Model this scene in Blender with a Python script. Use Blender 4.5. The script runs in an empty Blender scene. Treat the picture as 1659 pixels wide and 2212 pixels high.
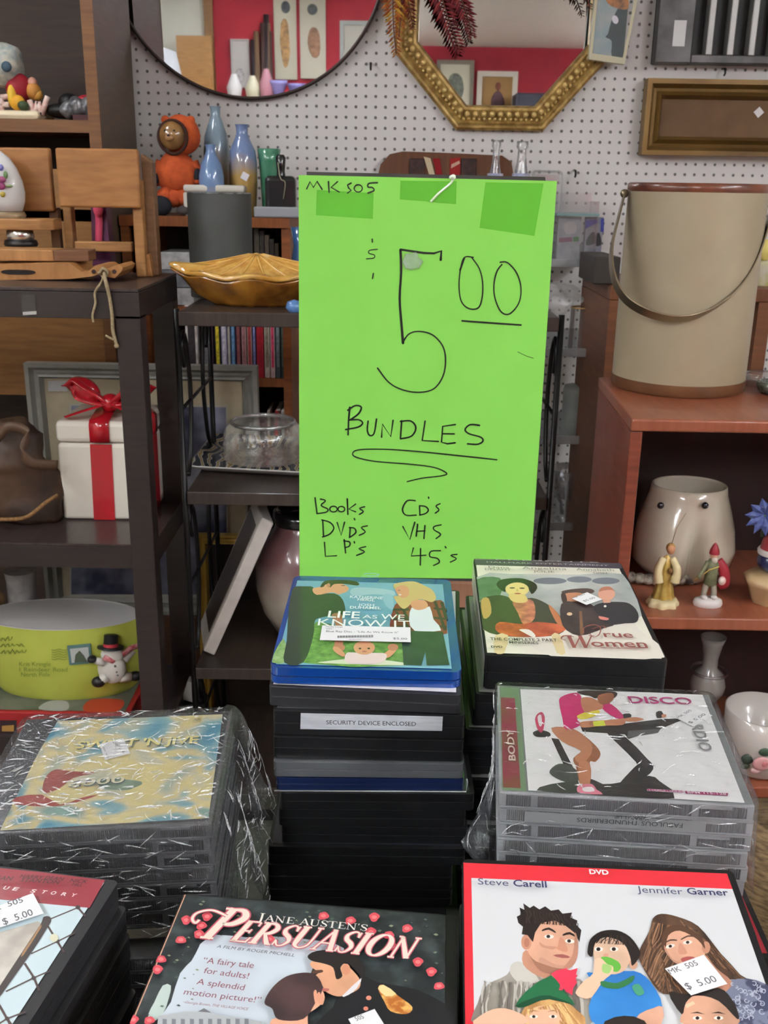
import bpy, bmesh, math, random
import numpy as np
from mathutils import Vector, Matrix, noise
random.seed(7)
sc = bpy.context.scene
C = sc.collection

# ---------------------------------------------------------------- camera, world, lights, exposure
FPX, PITCH, ROLL, EYE = 2163.86, math.radians(18.128), math.radians(.9163), Vector((0, 0, 1.45))
fwd = Vector((0, math.cos(PITCH), -math.sin(PITCH)))
dn0 = Vector((0, -math.sin(PITCH), -math.cos(PITCH)))
rt0 = Vector((1, 0, 0))
cr, sr = math.cos(ROLL), math.sin(ROLL)
rt = cr*rt0 - sr*dn0
dn = sr*rt0 + cr*dn0
cam = bpy.data.cameras.new('camera'); camo = bpy.data.objects.new('camera', cam); C.objects.link(camo)
camo.matrix_world = Matrix(((rt.x, -dn.x, -fwd.x, EYE.x), (rt.y, -dn.y, -fwd.y, EYE.y), (rt.z, -dn.z, -fwd.z, EYE.z), (0, 0, 0, 1)))
cam.sensor_fit = 'VERTICAL'; cam.sensor_height = 24; cam.lens = FPX/2212*24; cam.clip_start = .02
cam.dof.use_dof = True; cam.dof.focus_distance = .66; cam.dof.aperture_fstop = 24
sc.camera = camo
w = bpy.data.worlds.new('world'); sc.world = w; w.use_nodes = True
w.node_tree.nodes['Background'].inputs[0].default_value = (.9, .95, 1, 1)
w.node_tree.nodes['Background'].inputs[1].default_value = .05
sc.view_settings.view_transform = 'Standard'; sc.view_settings.look = 'None'
sc.view_settings.gamma = 1; sc.view_settings.use_curve_mapping = False
sc.view_settings.exposure = 0.0
LAMP = 38.0                                    # radiance of the ceiling troffers
LAMPS = [(-.6, -1.8, 1), (2.1, -1.8, 1), (-.6, -1.2, 1), (2.1, -1.1, 1), (-2.2, -1.4, 1), (-2.0, .5, 1), (1.9, .5, 1), (-1.12, 1.95, .25)]   # x, y, length; last short one added for highlights on the gold dish
sc.cycles.use_denoising = True
sc.cycles.max_bounces = 10; sc.cycles.transparent_max_bounces = 24; sc.cycles.glossy_bounces = 5
sc.cycles.diffuse_bounces = 4; sc.cycles.transmission_bounces = 8
sc.cycles.caustics_reflective = False; sc.cycles.caustics_refractive = False

# ---------------------------------------------------------------- where a ray of the photograph meets a plane of the place
def ray(px, py):
    return (px-829.5)/FPX*rt + (py-1106)/FPX*dn + fwd
def PY(px, py, Y): d = ray(px, py); return EYE + d*(Y/d.y)
def PZ(px, py, z): d = ray(px, py); return EYE + d*((z-EYE.z)/d.z)
def zm(ox, oy, k): return lambda x, y: (ox + x/k, oy + y/k)

# ---------------------------------------------------------------- materials
def lin(c): return tuple(((v/255)/12.92 if v/255 <= .04045 else ((v/255+.055)/1.055)**2.4) for v in c)
MATS = {}
def mat(rgb, rough=.5, metal=0, spec=.5, coat=0, emit=0, trans=0, ior=1.45, alpha=1, c2=None, nscale=20, stretch=(1, 1, 1),
        bump=0, bscale=80, bstretch=None, name=None, sss=0, detail=3, lo=.35, hi=.65, crough=.05):
    key = (tuple(rgb), rough, metal, spec, coat, emit, trans, ior, alpha, c2, nscale, stretch, bump, bscale, bstretch, sss, detail, lo, hi, crough)
    if key in MATS: return MATS[key]
    m = bpy.data.materials.new(name or 'm_%d_%d_%d' % tuple(int(v) for v in rgb)); m.use_nodes = True
    nt = m.node_tree; b = nt.nodes['Principled BSDF']; I = b.inputs
    col = (*lin(rgb), 1)
    I['Base Color'].default_value = col; I['Roughness'].default_value = rough; I['Metallic'].default_value = metal
    I['Specular IOR Level'].default_value = spec; I['Coat Weight'].default_value = coat; I['Coat Roughness'].default_value = crough
    I['Transmission Weight'].default_value = trans; I['IOR'].default_value = ior; I['Alpha'].default_value = alpha
    if sss: I['Subsurface Weight'].default_value = sss; I['Subsurface Radius'].default_value = (.01, .01, .01)
    if emit: I['Emission Color'].default_value = col; I['Emission Strength'].default_value = emit
    if c2 or bump:
        tc = nt.nodes.new('ShaderNodeTexCoord')
    if c2:
        mp = nt.nodes.new('ShaderNodeMapping'); mp.inputs['Scale'].default_value = stretch
        nt.links.new(tc.outputs['Object'], mp.inputs['Vector'])
        n = nt.nodes.new('ShaderNodeTexNoise'); n.inputs['Scale'].default_value = nscale; n.inputs['Detail'].default_value = detail
        nt.links.new(mp.outputs[0], n.inputs['Vector'])
        r = nt.nodes.new('ShaderNodeValToRGB')
        r.color_ramp.elements[0].position = lo; r.color_ramp.elements[1].position = hi
        r.color_ramp.elements[0].color = col; r.color_ramp.elements[1].color = (*lin(c2), 1)
        nt.links.new(n.outputs['Fac'], r.inputs[0]); nt.links.new(r.outputs[0], I['Base Color'])
    if bump:
        mp = nt.nodes.new('ShaderNodeMapping'); mp.inputs['Scale'].default_value = bstretch or (1, 1, 1)
        nt.links.new(tc.outputs['Object'], mp.inputs['Vector'])
        n = nt.nodes.new('ShaderNodeTexNoise'); n.inputs['Scale'].default_value = bscale; n.inputs['Detail'].default_value = 4
        nt.links.new(mp.outputs[0], n.inputs['Vector'])
        bp = nt.nodes.new('ShaderNodeBump'); bp.inputs['Strength'].default_value = bump; bp.inputs['Distance'].default_value = .002
        nt.links.new(n.outputs['Fac'], bp.inputs['Height']); nt.links.new(bp.outputs[0], I['Normal'])
    MATS[key] = m
    return m
def wood(a, b, rough=.45, grain=(2, 2, 30), sc_=6, coat=0): return mat(a, rough, c2=b, nscale=sc_, stretch=grain, coat=coat, detail=6, lo=.3, hi=.7)
def ink(rgb): return mat(rgb, .42, spec=.4, coat=.75)               # printing under the clear sleeve of a case
def paper(rgb): return mat(rgb, .7, spec=.2)
def film(name, base=.06, rough=.12, bump=.6, bscale=60, stretch=(1, 1, 1), tint=(.9, .92, .95), edge=.5, haze=.03, blend=.35):
    m = bpy.data.materials.new(name); m.use_nodes = True; nt = m.node_tree; nt.nodes.clear()
    o = nt.nodes.new('ShaderNodeOutputMaterial'); mx = nt.nodes.new('ShaderNodeMixShader'); tr = nt.nodes.new('ShaderNodeBsdfTransparent')
    gl = nt.nodes.new('ShaderNodeBsdfGlossy'); gl.inputs['Roughness'].default_value = rough; gl.inputs['Color'].default_value = (*tint, 1)
    df = nt.nodes.new('ShaderNodeBsdfDiffuse'); df.inputs['Color'].default_value = (.75, .77, .8, 1)
    lw = nt.nodes.new('ShaderNodeLayerWeight'); lw.inputs['Blend'].default_value = blend
    mr = nt.nodes.new('ShaderNodeMapRange'); mr.inputs['To Min'].default_value = base; mr.inputs['To Max'].default_value = edge
    nt.links.new(lw.outputs['Fresnel'], mr.inputs['Value'])
    if bump:
        tc = nt.nodes.new('ShaderNodeTexCoord'); mp = nt.nodes.new('ShaderNodeMapping'); mp.inputs['Scale'].default_value = stretch
        nt.links.new(tc.outputs['Object'], mp.inputs['Vector'])
        n = nt.nodes.new('ShaderNodeTexNoise'); n.inputs['Scale'].default_value = bscale; n.inputs['Detail'].default_value = 5; n.inputs['Roughness'].default_value = .65
        n.inputs['Distortion'].default_value = 1.2
        nt.links.new(mp.outputs[0], n.inputs['Vector'])
        bp = nt.nodes.new('ShaderNodeBump'); bp.inputs['Strength'].default_value = bump; bp.inputs['Distance'].default_value = .004
        nt.links.new(n.outputs['Fac'], bp.inputs['Height'])
        nt.links.new(bp.outputs[0], gl.inputs['Normal']); nt.links.new(bp.outputs[0], lw.inputs['Normal'])
    mx2 = nt.nodes.new('ShaderNodeMixShader'); mx2.inputs[0].default_value = haze
    nt.links.new(tr.outputs[0], mx2.inputs[1]); nt.links.new(df.outputs[0], mx2.inputs[2])
    nt.links.new(mr.outputs[0], mx.inputs[0]); nt.links.new(mx2.outputs[0], mx.inputs[1]); nt.links.new(gl.outputs[0], mx.inputs[2])
    nt.links.new(mx.outputs[0], o.inputs['Surface'])
    return m
def zmix(c1, c2, z0, z1, rough=.2, wob=.02, nscale=18, coat=.5):
    """two glazes meeting at a wavy height (object z)"""
    m = bpy.data.materials.new('glaze'); m.use_nodes = True; nt = m.node_tree; I = nt.nodes['Principled BSDF'].inputs
    I['Roughness'].default_value = rough; I['Coat Weight'].default_value = coat
    tc = nt.nodes.new('ShaderNodeTexCoord'); sp = nt.nodes.new('ShaderNodeSeparateXYZ'); n = nt.nodes.new('ShaderNodeTexNoise')
    n.inputs['Scale'].default_value = nscale
    nt.links.new(tc.outputs['Object'], sp.inputs[0]); nt.links.new(tc.outputs['Object'], n.inputs['Vector'])
    ma = nt.nodes.new('ShaderNodeMath'); ma.operation = 'MULTIPLY_ADD'; ma.inputs[1].default_value = wob*4; nt.links.new(n.outputs['Fac'], ma.inputs[0])
    sb = nt.nodes.new('ShaderNodeMath'); sb.operation = 'SUBTRACT'; sb.inputs[1].default_value = wob*2
    nt.links.new(sp.outputs[2], ma.inputs[2]); nt.links.new(ma.outputs[0], sb.inputs[0])
    mr = nt.nodes.new('ShaderNodeMapRange'); mr.inputs['From Min'].default_value = z0; mr.inputs['From Max'].default_value = z1
    nt.links.new(sb.outputs[0], mr.inputs['Value'])
    mx = nt.nodes.new('ShaderNodeMix'); mx.data_type = 'RGBA'
    mx.inputs[6].default_value = (*lin(c1), 1); mx.inputs[7].default_value = (*lin(c2), 1)
    nt.links.new(mr.outputs[0], mx.inputs[0]); nt.links.new(mx.outputs[2], I['Base Color'])
    return m

# ---------------------------------------------------------------- mesh building
def spline(pts, closed=False, n=6):
    P = [Vector(p) for p in pts]; L = len(P); out = []
    for i in range(L if closed else L-1):
        p0, p1, p2, p3 = (P[(i-1) % L], P[i], P[(i+1) % L], P[(i+2) % L]) if closed else (P[max(i-1, 0)], P[i], P[i+1], P[min(i+2, L-1)])
        for k in range(n):
            t = k/n
            out.append(.5*((2*p1)+(p2-p0)*t+(2*p0-5*p1+4*p2-p3)*t*t+(3*p1-p0-3*p2+p3)*t**3))
    if not closed: out.append(P[-1])
    return out
def rotm(x=0, y=0, z=0):
    return Matrix.Rotation(z, 4, 'Z') @ Matrix.Rotation(x, 4, 'X') @ Matrix.Rotation(y, 4, 'Y')
WM = {}
class MB:
    def __init__(s): s.v, s.f, s.m, s.s, s.mats = [], [], [], [], []
    def mi(s, m):
        if m not in s.mats: s.mats.append(m)
        return s.mats.index(m)
    def add(s, vs, fs, m, smooth=False):
        o = len(s.v); k = s.mi(m)
        s.v += [Vector(v) for v in vs]
        for f in fs: s.f.append([i+o for i in f]); s.m.append(k); s.s.append(smooth)
        return s
    def box(s, x0, x1, y0, y1, z0, z1, m, M=None):
        vs = [Vector((x, y, z)) for z in (z0, z1) for y in (y0, y1) for x in (x0, x1)]
        if M is not None: vs = [M @ v for v in vs]
        return s.add(vs, [(0, 2, 3, 1), (4, 5, 7, 6), (0, 1, 5, 4), (2, 6, 7, 3), (0, 4, 6, 2), (1, 3, 7, 5)], m)
    def cbox(s, c, d, m, R=None):
        M = Matrix.Translation(Vector(c)) @ (R if R is not None else Matrix())
        return s.box(-d[0]/2, d[0]/2, -d[1]/2, d[1]/2, -d[2]/2, d[2]/2, m, M)
    def poly(s, pts, m): return s.add(pts, [list(range(len(pts)))], m)
    def prism(s, pts, vec, m, smooth=False):
        n = len(pts); P = [Vector(p) for p in pts]; v = Vector(vec)
        nrm = sum(((P[i]-P[0]).cross(P[(i+1) % n]-P[0]) for i in range(1, n-1)), Vector())
        if nrm.dot(v) > 0: P = P[::-1]
        s.add(P+[p+v for p in P], [list(range(n)), list(range(2*n-1, n-1, -1))], m)
        k = len(s.v)-2*n
        for i in range(n):
            j = (i+1) % n; s.f.append([k+j, k+i, k+n+i, k+n+j]); s.m.append(s.mi(m)); s.s.append(smooth)
        return s
    def lathe(s, c, prof, m, n=32, sx=1, sy=1, lobes=0, la=0, M=None, top=True):
        c = Vector(c); vs = []; fs = []
        for (r, z) in prof:
            for i in range(n):
                a = 2*math.pi*i/n; rr = r*(1+la*math.cos(lobes*a)) if lobes else r
                v = Vector((rr*math.cos(a)*sx, rr*math.sin(a)*sy, z))
                vs.append(c + (M @ v if M is not None else v))
        for k in range(len(prof)-1):
            for i in range(n):
                j = (i+1) % n; fs.append((k*n+i, k*n+j, (k+1)*n+j, (k+1)*n+i))
        s.add(vs, fs, m, True)
        if prof[0][0] > 1e-5: s.add(vs[:n], [tuple(range(n-1, -1, -1))], m)
        if prof[-1][0] > 1e-5 and top: s.add(vs[-n:], [tuple(range(n))], m)
        return s
    def tube(s, pts, r, m, n=8, closed=False, flat=None):
        P = [Vector(p) for p in pts]; L = len(P); vs = []; fs = []
        up = None
        for i, p in enumerate(P):
            a = P[(i-1) % L] if closed or i else p; b = P[(i+1) % L] if closed or i < L-1 else p
            t = (b-a).normalized()
            if flat is not None: u = (Vector(flat) - t*Vector(flat).dot(t)).normalized()
            else:
                if up is None: up = Vector((0, 0, 1)) if abs(t.z) < .9 else Vector((1, 0, 0))
                u = (up - t*up.dot(t)).normalized(); up = u
            q = t.cross(u); rr = r[min(i, len(r)-1)] if isinstance(r, list) else r
            ra, rb = rr if isinstance(rr, tuple) else (rr, rr)
            for k in range(n):
                an = 2*math.pi*(k+.5)/n; vs.append(p + u*math.cos(an)*ra + q*math.sin(an)*rb)
        for i in range(L if closed else L-1):
            j = (i+1) % L
            for k in range(n): l = (k+1) % n; fs.append((i*n+k, i*n+l, j*n+l, j*n+k))
        if not closed: fs += [tuple(range(n-1, -1, -1)), tuple((L-1)*n+k for k in range(n))]
        return s.add(vs, fs, m, n > 4)
    def ball(s, c, r, m, R=None, nu=20, nv=12, jit=0, js=20):
        c = Vector(c); r = (r, r, r) if not isinstance(r, (tuple, list)) else r; vs = []; fs = []
        for j in range(nv+1):
            th = math.pi*j/nv
            for i in range(nu):
                a = 2*math.pi*i/nu; v = Vector((math.sin(th)*math.cos(a)*r[0], math.sin(th)*math.sin(a)*r[1], math.cos(th)*r[2]))
                if R is not None: v = R @ v
                if jit: v = v*(1+jit*noise.noise((c+v)*js))
                vs.append(c+v)
        for j in range(nv):
            for i in range(nu):
                k = (i+1) % nu; fs.append((j*nu+i, (j+1)*nu+i, (j+1)*nu+k, j*nu+k))
        return s.add(vs, fs, m, True)
    def obj(s, name, parent=None, bevel=0, seg=2, local=False, label=None, origin=None, weld=False):
        me = bpy.data.meshes.new(name)
        if parent is not None:
            T = Matrix() if local else WM[parent.name].inverted(); W = WM[parent.name]
        else:
            if origin is None:
                xs = [v.x for v in s.v]; ys = [v.y for v in s.v]; zs = [v.z for v in s.v]
                origin = Vector(((min(xs)+max(xs))/2, (min(ys)+max(ys))/2, min(zs)))
            T = Matrix.Translation(-Vector(origin)); W = Matrix.Translation(Vector(origin))
        me.from_pydata([T @ v for v in s.v], [], s.f)
        for m in s.mats: me.materials.append(m)
        me.polygons.foreach_set('material_index', s.m); me.polygons.foreach_set('use_smooth', s.s)
        me.update()
        bm = bmesh.new(); bm.from_mesh(me)
        if weld: bmesh.ops.remove_doubles(bm, verts=bm.verts, dist=1e-5)
        big = [f for f in bm.faces if len(f.verts) > 4]
        if big: bmesh.ops.triangulate(bm, faces=big, ngon_method='EAR_CLIP')
        bm.to_mesh(me); bm.free()
        o = bpy.data.objects.new(name, me); C.objects.link(o)
        if parent is not None: o.parent = parent
        else: o.matrix_world = W
        WM[o.name] = W
        if bevel:
            b = o.modifiers.new('bevel', 'BEVEL'); b.width = bevel; b.segments = seg; b.limit_method = 'ANGLE'; b.angle_limit = math.radians(40)
        if label: o['label'] = label
        return o
def tag(o, label, cat, group=None, kind=None):
    if label: o['label'] = label
    if cat: o['category'] = cat
    if group: o['group'] = group
    if kind: o['kind'] = kind
    return o
def struct(o): o['kind'] = 'structure'; return o
def thing(name, label, cat, loc=(0, 0, 0), M=None, group=None):
    o = bpy.data.objects.new(name, None); C.objects.link(o); o.empty_display_size = .05
    W = M if M is not None else Matrix.Translation(Vector(loc))
    o.matrix_world = W; WM[o.name] = W
    return tag(o, label, cat, group)
def dup(root, M, label=None, group=None):
    r = root.copy(); C.objects.link(r); r.matrix_world = M; WM[r.name] = M
    if label: r['label'] = label
    if group: r['group'] = group
    for ch in list(root.children):
        c = ch.copy(); C.objects.link(c); c.parent = r; WM[c.name] = M
        for g in list(ch.children): d = g.copy(); C.objects.link(d); d.parent = c; WM[d.name] = M
    return r

# ---------------------------------------------------------------- flat printing on a plane (covers, signs, labels)
FONT = {}
def glyphs(s, bold=0):
    k = (s, bold)
    if k not in FONT:
        cu = bpy.data.curves.new('t', 'FONT'); cu.body = s; cu.fill_mode = 'FRONT' if hasattr(cu, 'fill_mode') else None
        cu.dimensions = '2D'; cu.offset = bold; cu.resolution_u = 3
        to = bpy.data.objects.new('t', cu); C.objects.link(to)
        bpy.context.view_layer.update()
        me = bpy.data.meshes.new_from_object(to.evaluated_get(bpy.context.evaluated_depsgraph_get()))
        FONT[k] = ([(v.co.x, v.co.y) for v in me.vertices], [list(p.vertices) for p in me.polygons])
        bpy.data.objects.remove(to); bpy.data.curves.remove(cu); bpy.data.meshes.remove(me)
    return FONT[k]
SERIF = {}
def _w(pts, a, b): n = len(pts); return [(p[0], p[1], a+(b-a)*math.sin(math.pi*i/(n-1))) for i, p in enumerate(pts)]
def serif_init():
    T, t = .17, .055
    def st(x, y0=0, y1=1, w=T): return [(x, y0, w), (x, y1, w)]
    def sf(x, y, h=.16): return [(x-h, y+(.025 if y < .5 else -.025), .05), (x+h, y+(.025 if y < .5 else -.025), .05)]
    bowl = [(.2, .965), (.48, .95), (.64, .74), (.48, .51), (.2, .49)]
    SERIF['P'] = (.72, [st(.2), _w(bowl, t, .16), sf(.2, 0), sf(.1, 1, .1)])
    SERIF['R'] = (.82, [st(.2), _w(bowl, t, .16), [(.34, .5, .1), (.7, .03, .17)], sf(.2, 0), sf(.1, 1, .1), [(.66, .025, .05), (.84, .025, .05)]])
    SERIF['E'] = (.7, [st(.2), [(.1, .97, t), (.6, .97, t)], [(.6, .97, t), (.62, .78, .03)], [(.2, .52, t), (.48, .52, t)], [(.48, .62, .03), (.48, .42, .03)], [(.06, .03, t), (.64, .03, t)], [(.63, .03, t), (.67, .25, .03)]])
    SERIF['S'] = (.62, [[(.54, .77, .05), (.46, .94, .05), (.3, .97, .06), (.13, .8, .1), (.2, .6, .16), (.42, .44, .17), (.53, .25, .11), (.42, .05, .06), (.24, .03, .05), (.1, .22, .05)], [(.55, .97, .04), (.55, .72, .05)], [(.08, .02, .04), (.08, .27, .05)]])
    SERIF['U'] = (.84, [[(.18, 1, T), (.18, .35, T), (.22, .12, .12), (.42, .02, .06), (.62, .12, t), (.68, .35, t), (.68, 1, t)], sf(.18, 1), sf(.68, 1, .12)])
    SERIF['A'] = (.8, [[(.1, .03, t), (.4, .98, t)], [(.38, 1, .14), (.7, .02, T)], [(.2, .34, t), (.58, .34, t)], sf(.1, 0, .12), sf(.7, 0, .14)])
    SERIF['I'] = (.42, [st(.2), sf(.2, 0), sf(.2, 1)])
    SERIF['O'] = (.88, [[(.42+.34*math.cos(a), .5+.48*math.sin(a), .06+.12*abs(math.cos(a))) for a in [i*math.pi/10 for i in range(21)]]])
    SERIF['N'] = (.9, [[(.16, 0, t), (.16, 1, t)], [(.12, .98, .12), (.7, .03, T)], [(.7, .03, t), (.7, 1, t)], sf(.16, 0, .12), sf(.08, 1, .08), sf(.7, 1, .12)])
    SERIF['J'] = (.5, [[(.28, 1, T), (.28, .1, T), (.2, -.12, .08), (.05, -.12, .1)], sf(.28, 1)])
    SERIF['T'] = (.76, [st(.36), [(.04, .965, t), (.68, .965, t)], [(.04, .99, .04), (.02, .74, .03)], [(.68, .99, .04), (.7, .74, .03)], sf(.36, 0)])
    SERIF["'"] = (.2, [[(.1, 1.02, .11), (.06, .76, .04)]])
    SERIF['W'] = (1.15, [[(.1, .98, .16), (.35, 0, .14)], [(.35, 0, t), (.57, .95, t)], [(.55, .98, .16), (.8, 0, .14)], [(.8, 0, t), (1.02, .98, t)], sf(.1, 1, .13), sf(1.02, 1, .12)])
    SERIF[' '] = (.4, [])
serif_init()
def clip_poly(P, R):
    """keep printing inside its sheet"""
    for ax, sg, lim in ((0, 1, R[0]), (0, -1, R[2]), (1, 1, R[1]), (1, -1, R[3])):
        out = []
        for i, p in enumerate(P):
            q = P[i-1]; ip, iq = (p[ax]-lim)*sg >= 0, (q[ax]-lim)*sg >= 0
            if ip != iq: t = (lim-q[ax])/(p[ax]-q[ax]); out.append((q[0]+(p[0]-q[0])*t, q[1]+(p[1]-q[1])*t))
            if ip: out.append(tuple(p[:2]))
        P = out
        if not P: break
    return P
class Sheet:
    """a flat printed sheet: o + u*x + v*y, printing layered off along n"""
    def __init__(s, o, u, v, parent=None):
        s.o, s.u, s.v = Vector(o), Vector(u).normalized(), Vector(v).normalized(); s.n = s.u.cross(s.v); s.mb = MB(); s.k = 0; s.parent = parent; s.clip = None
    def at(s, px, py):
        d = ray(px, py); t = (s.o-EYE).dot(s.n)/d.dot(s.n); q = EYE+d*t-s.o
        return (q.dot(s.u), q.dot(s.v))
    def w(s, p, k=None): return s.o+s.u*p[0]+s.v*p[1]+s.n*((s.k if k is None else k)*.000013+.00015)
    def fill(s, pts, m, smooth=0):
        s.k += 1
        if smooth: pts = [(p.x, p.y) for p in spline([(a[0], a[1], 0) for a in pts], True, smooth)]
        if s.clip: pts = clip_poly(pts, s.clip)
        if len(pts) > 2: s.mb.poly([s.w(p) for p in pts], m)
    def px(s, z, pts, m, smooth=0): s.fill([s.at(*z(*p)) for p in pts], m, smooth)
    def ell(s, z, c, rx, ry, m, rot=0, n=20):
        s.px(z, [(c[0]+rx*math.cos(a)*math.cos(rot)-ry*math.sin(a)*math.sin(rot), c[1]+rx*math.cos(a)*math.sin(rot)+ry*math.sin(a)*math.cos(rot)) for a in [2*math.pi*i/n for i in range(n)]], m)
    def stroke(s, pts, wd, m, smooth=5, step=True):
        """ribbon; pts are (x, y[, width]) in sheet units"""
        if step: s.k += 1
        P = [Vector((p[0], p[1], p[2] if len(p) > 2 else wd)) for p in pts]
        if smooth and len(P) > 2: P = spline(P, False, smooth)
        L = []; R = []
        for i, p in enumerate(P):
            t = P[min(i+1, len(P)-1)]-P[max(i-1, 0)]; t = Vector((t.x, t.y, 0))
            if t.length < 1e-9: t = Vector((1, 0, 0))
            t.normalize(); nn = Vector((-t.y, t.x, 0))*max(p.z, 1e-5)/2
            L.append(p+nn); R.append(p-nn)
        vs = [s.w(q) for q in L+R]; n = len(P)
        s.mb.add(vs, [(i, n+i, n+i+1, i+1) for i in range(n-1)], m)
    def cap(s, p, r, m): s.mb.poly([s.w((p[0]+r*math.cos(a), p[1]+r*math.sin(a)), s.k) for a in [i*math.pi/5 for i in range(10)]], m)
    def pen(s, z, pts, wpx, m, smooth=5, scale=1):
        """felt-pen stroke through points of the photograph, wpx wide there"""
        q = [s.at(*z(*p[:2])) for p in pts]
        a = s.at(*z(*pts[0][:2])); b = s.at(*z(pts[0][0]+10, pts[0][1])); k = math.hypot(a[0]-b[0], a[1]-b[1])/10
        wd = wpx*k
        jit = [(x, y, wd*(.8+.45*abs(noise.noise((x*60, y*60, 3))))) for x, y in q]
        s.stroke(jit, wd, m, smooth); s.cap(q[0], wd*.45, m); s.cap(q[-1], wd*.42, m)
    def text(s, t, a, b, h, m, shear=0, bold=0, arch=0):
        s.k += 1
        V, F = glyphs(t, bold); x0 = min(v[0] for v in V); x1 = max(v[0] for v in V)
        d = Vector((b[0]-a[0], b[1]-a[1])); L = d.length; d.normalize(); n = Vector((-d.y, d.x)); out = []
        for x, y in V:
            xx = (x-x0)/(x1-x0)*L; yy = y/.72*h; xx += shear*yy; q = Vector(a)+d*xx+n*(yy+arch*math.sin(math.pi*xx/L)); out.append(s.w((q.x, q.y)))
        s.mb.add(out, F, m)
    def tpx(s, z, t, a, b, hpx, m, **kw):
        A = s.at(*z(*a)); B = s.at(*z(*b)); U = s.at(*z(a[0], a[1]-hpx)); d = Vector((B[0]-A[0], B[1]-A[1])).normalized()
        n = Vector((-d.y, d.x)); h = abs((Vector(U)-Vector(A)).dot(n)); s.text(t, A, B, h, m, **kw)
    def serif(s, z, t, a, b, hpx, m, shear=.25, first=1.25, grow=0, smooth=4, squeeze=1):
        A = Vector(s.at(*z(*a))); B = Vector(s.at(*z(*b))); U = Vector(s.at(*z(a[0], a[1]-hpx))); d = (B-A).normalized(); n = Vector((-d.y, d.x)); h = abs((U-A).dot(n))
        tot = sum(SERIF[c][0]*(first if i == 0 else 1) for i, c in enumerate(t)); kx = (B-A).length/tot; x = 0
        for i, c in enumerate(t):
            g = first if i == 0 else 1
            for stq in SERIF[c][1]:
                pts = []
                for (px_, py_, w_) in stq:
                    q = A+d*(x+px_*g*kx+shear*py_*h*g)+n*(py_*h*g); pts.append((q.x, q.y, (w_+grow)*kx*squeeze*g))
                s.stroke(pts, 0, m, smooth if len(pts) > 2 else 0, step=False)
            x += SERIF[c][0]*g*kx
        s.k += 1
    def done(s, name, parent, label=None): return s.mb.obj(name, parent, label=label)

# ---------------------------------------------------------------- the room
WY, RY, CEIL = 2.93, -2.9, 2.5                 # pegboard wall, red wall behind, ceiling
def peg_mat():
    m = bpy.data.materials.new('pegboard'); m.use_nodes = True; nt = m.node_tree; I = nt.nodes['Principled BSDF'].inputs
    I['Roughness'].default_value = .55
    tc = nt.nodes.new('ShaderNodeTexCoord'); sp = nt.nodes.new('ShaderNodeSeparateXYZ'); nt.links.new(tc.outputs['Object'], sp.inputs[0])
    def math_(op, a, b=None, c=None):
        n = nt.nodes.new('ShaderNodeMath'); n.operation = op
        for i, v in enumerate((a, b, c)):
            if v is None: continue
            if isinstance(v, (int, float)): n.inputs[i].default_value = v
            else: nt.links.new(v, n.inputs[i])
        return n.outputs[0]
    P = .0268
    def cell(o): return math_('SUBTRACT', math_('FRACT', math_('DIVIDE', o, P)), .5)
    x, z = cell(sp.outputs[0]), cell(sp.outputs[2])
    d = math_('SQRT', math_('ADD', math_('MULTIPLY', x, x), math_('MULTIPLY', z, z)))
    r = nt.nodes.new('ShaderNodeMapRange'); r.inputs['From Min'].default_value = .12; r.inputs['From Max'].default_value = .155
    nt.links.new(d, r.inputs['Value'])
    mx = nt.nodes.new('ShaderNodeMix'); mx.data_type = 'RGBA'; mx.inputs[6].default_value = (*lin((112, 108, 108)), 1); mx.inputs[7].default_value = (*lin((224, 221, 220)), 1)
    nt.links.new(r.outputs[0], mx.inputs[0]); nt.links.new(mx.outputs[2], I['Base Color'])
    bp = nt.nodes.new('ShaderNodeBump'); bp.inputs['Distance'].default_value = .003; bp.inputs['Strength'].default_value = .8
    nt.links.new(r.outputs[0], bp.inputs['Height']); nt.links.new(bp.outputs[0], I['Normal'])
    return m
XL, XR = -3.3, 3.3
PEG = peg_mat(); CREAM = mat((188, 184, 172), .8); RED = mat((146, 24, 38), .75, c2=(132, 20, 34), nscale=3); CEILM = mat((236, 232, 218), .85, c2=(228, 224, 210), nscale=40)
struct(MB().box(XL, XR, WY, WY+.06, 0, CEIL, PEG).obj('wall_back'))
struct(MB().box(-1.42, XR, RY-.06, RY, 0, CEIL, RED).obj('wall_front'))
struct(MB().box(XL, -1.42, RY-.06, RY, 0, CEIL, CREAM).obj('wall_front_left'))
struct(MB().box(XL-.06, XL, RY-.06, WY+.06, 0, CEIL, CREAM).obj('wall_left'))
struct(MB().box(XR, XR+.06, RY-.06, WY+.06, 0, CEIL, CREAM).obj('wall_right'))
struct(MB().box(XL, XR, RY, WY, -.05, 0, mat((150, 145, 136), .5, c2=(125, 120, 112), nscale=6)).obj('floor'))
struct(MB().box(XL-.06, XR+.06, RY-.06, WY+.06, CEIL, CEIL+.05, CEILM).obj('ceiling'))
struct(MB().box(-1.47, -1.4, RY, RY+.03, 0, CEIL, wood((120, 84, 44), (96, 64, 32))).obj('trim_1'))
LAMPM = bpy.data.materials.new('lamp_diffuser'); LAMPM.use_nodes = True
_b = LAMPM.node_tree.nodes['Principled BSDF'].inputs; _b['Base Color'].default_value = (.9, .9, .9, 1)
_b['Emission Color'].default_value = (.93, .97, 1.05, 1); _b['Emission Strength'].default_value = LAMP
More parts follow.
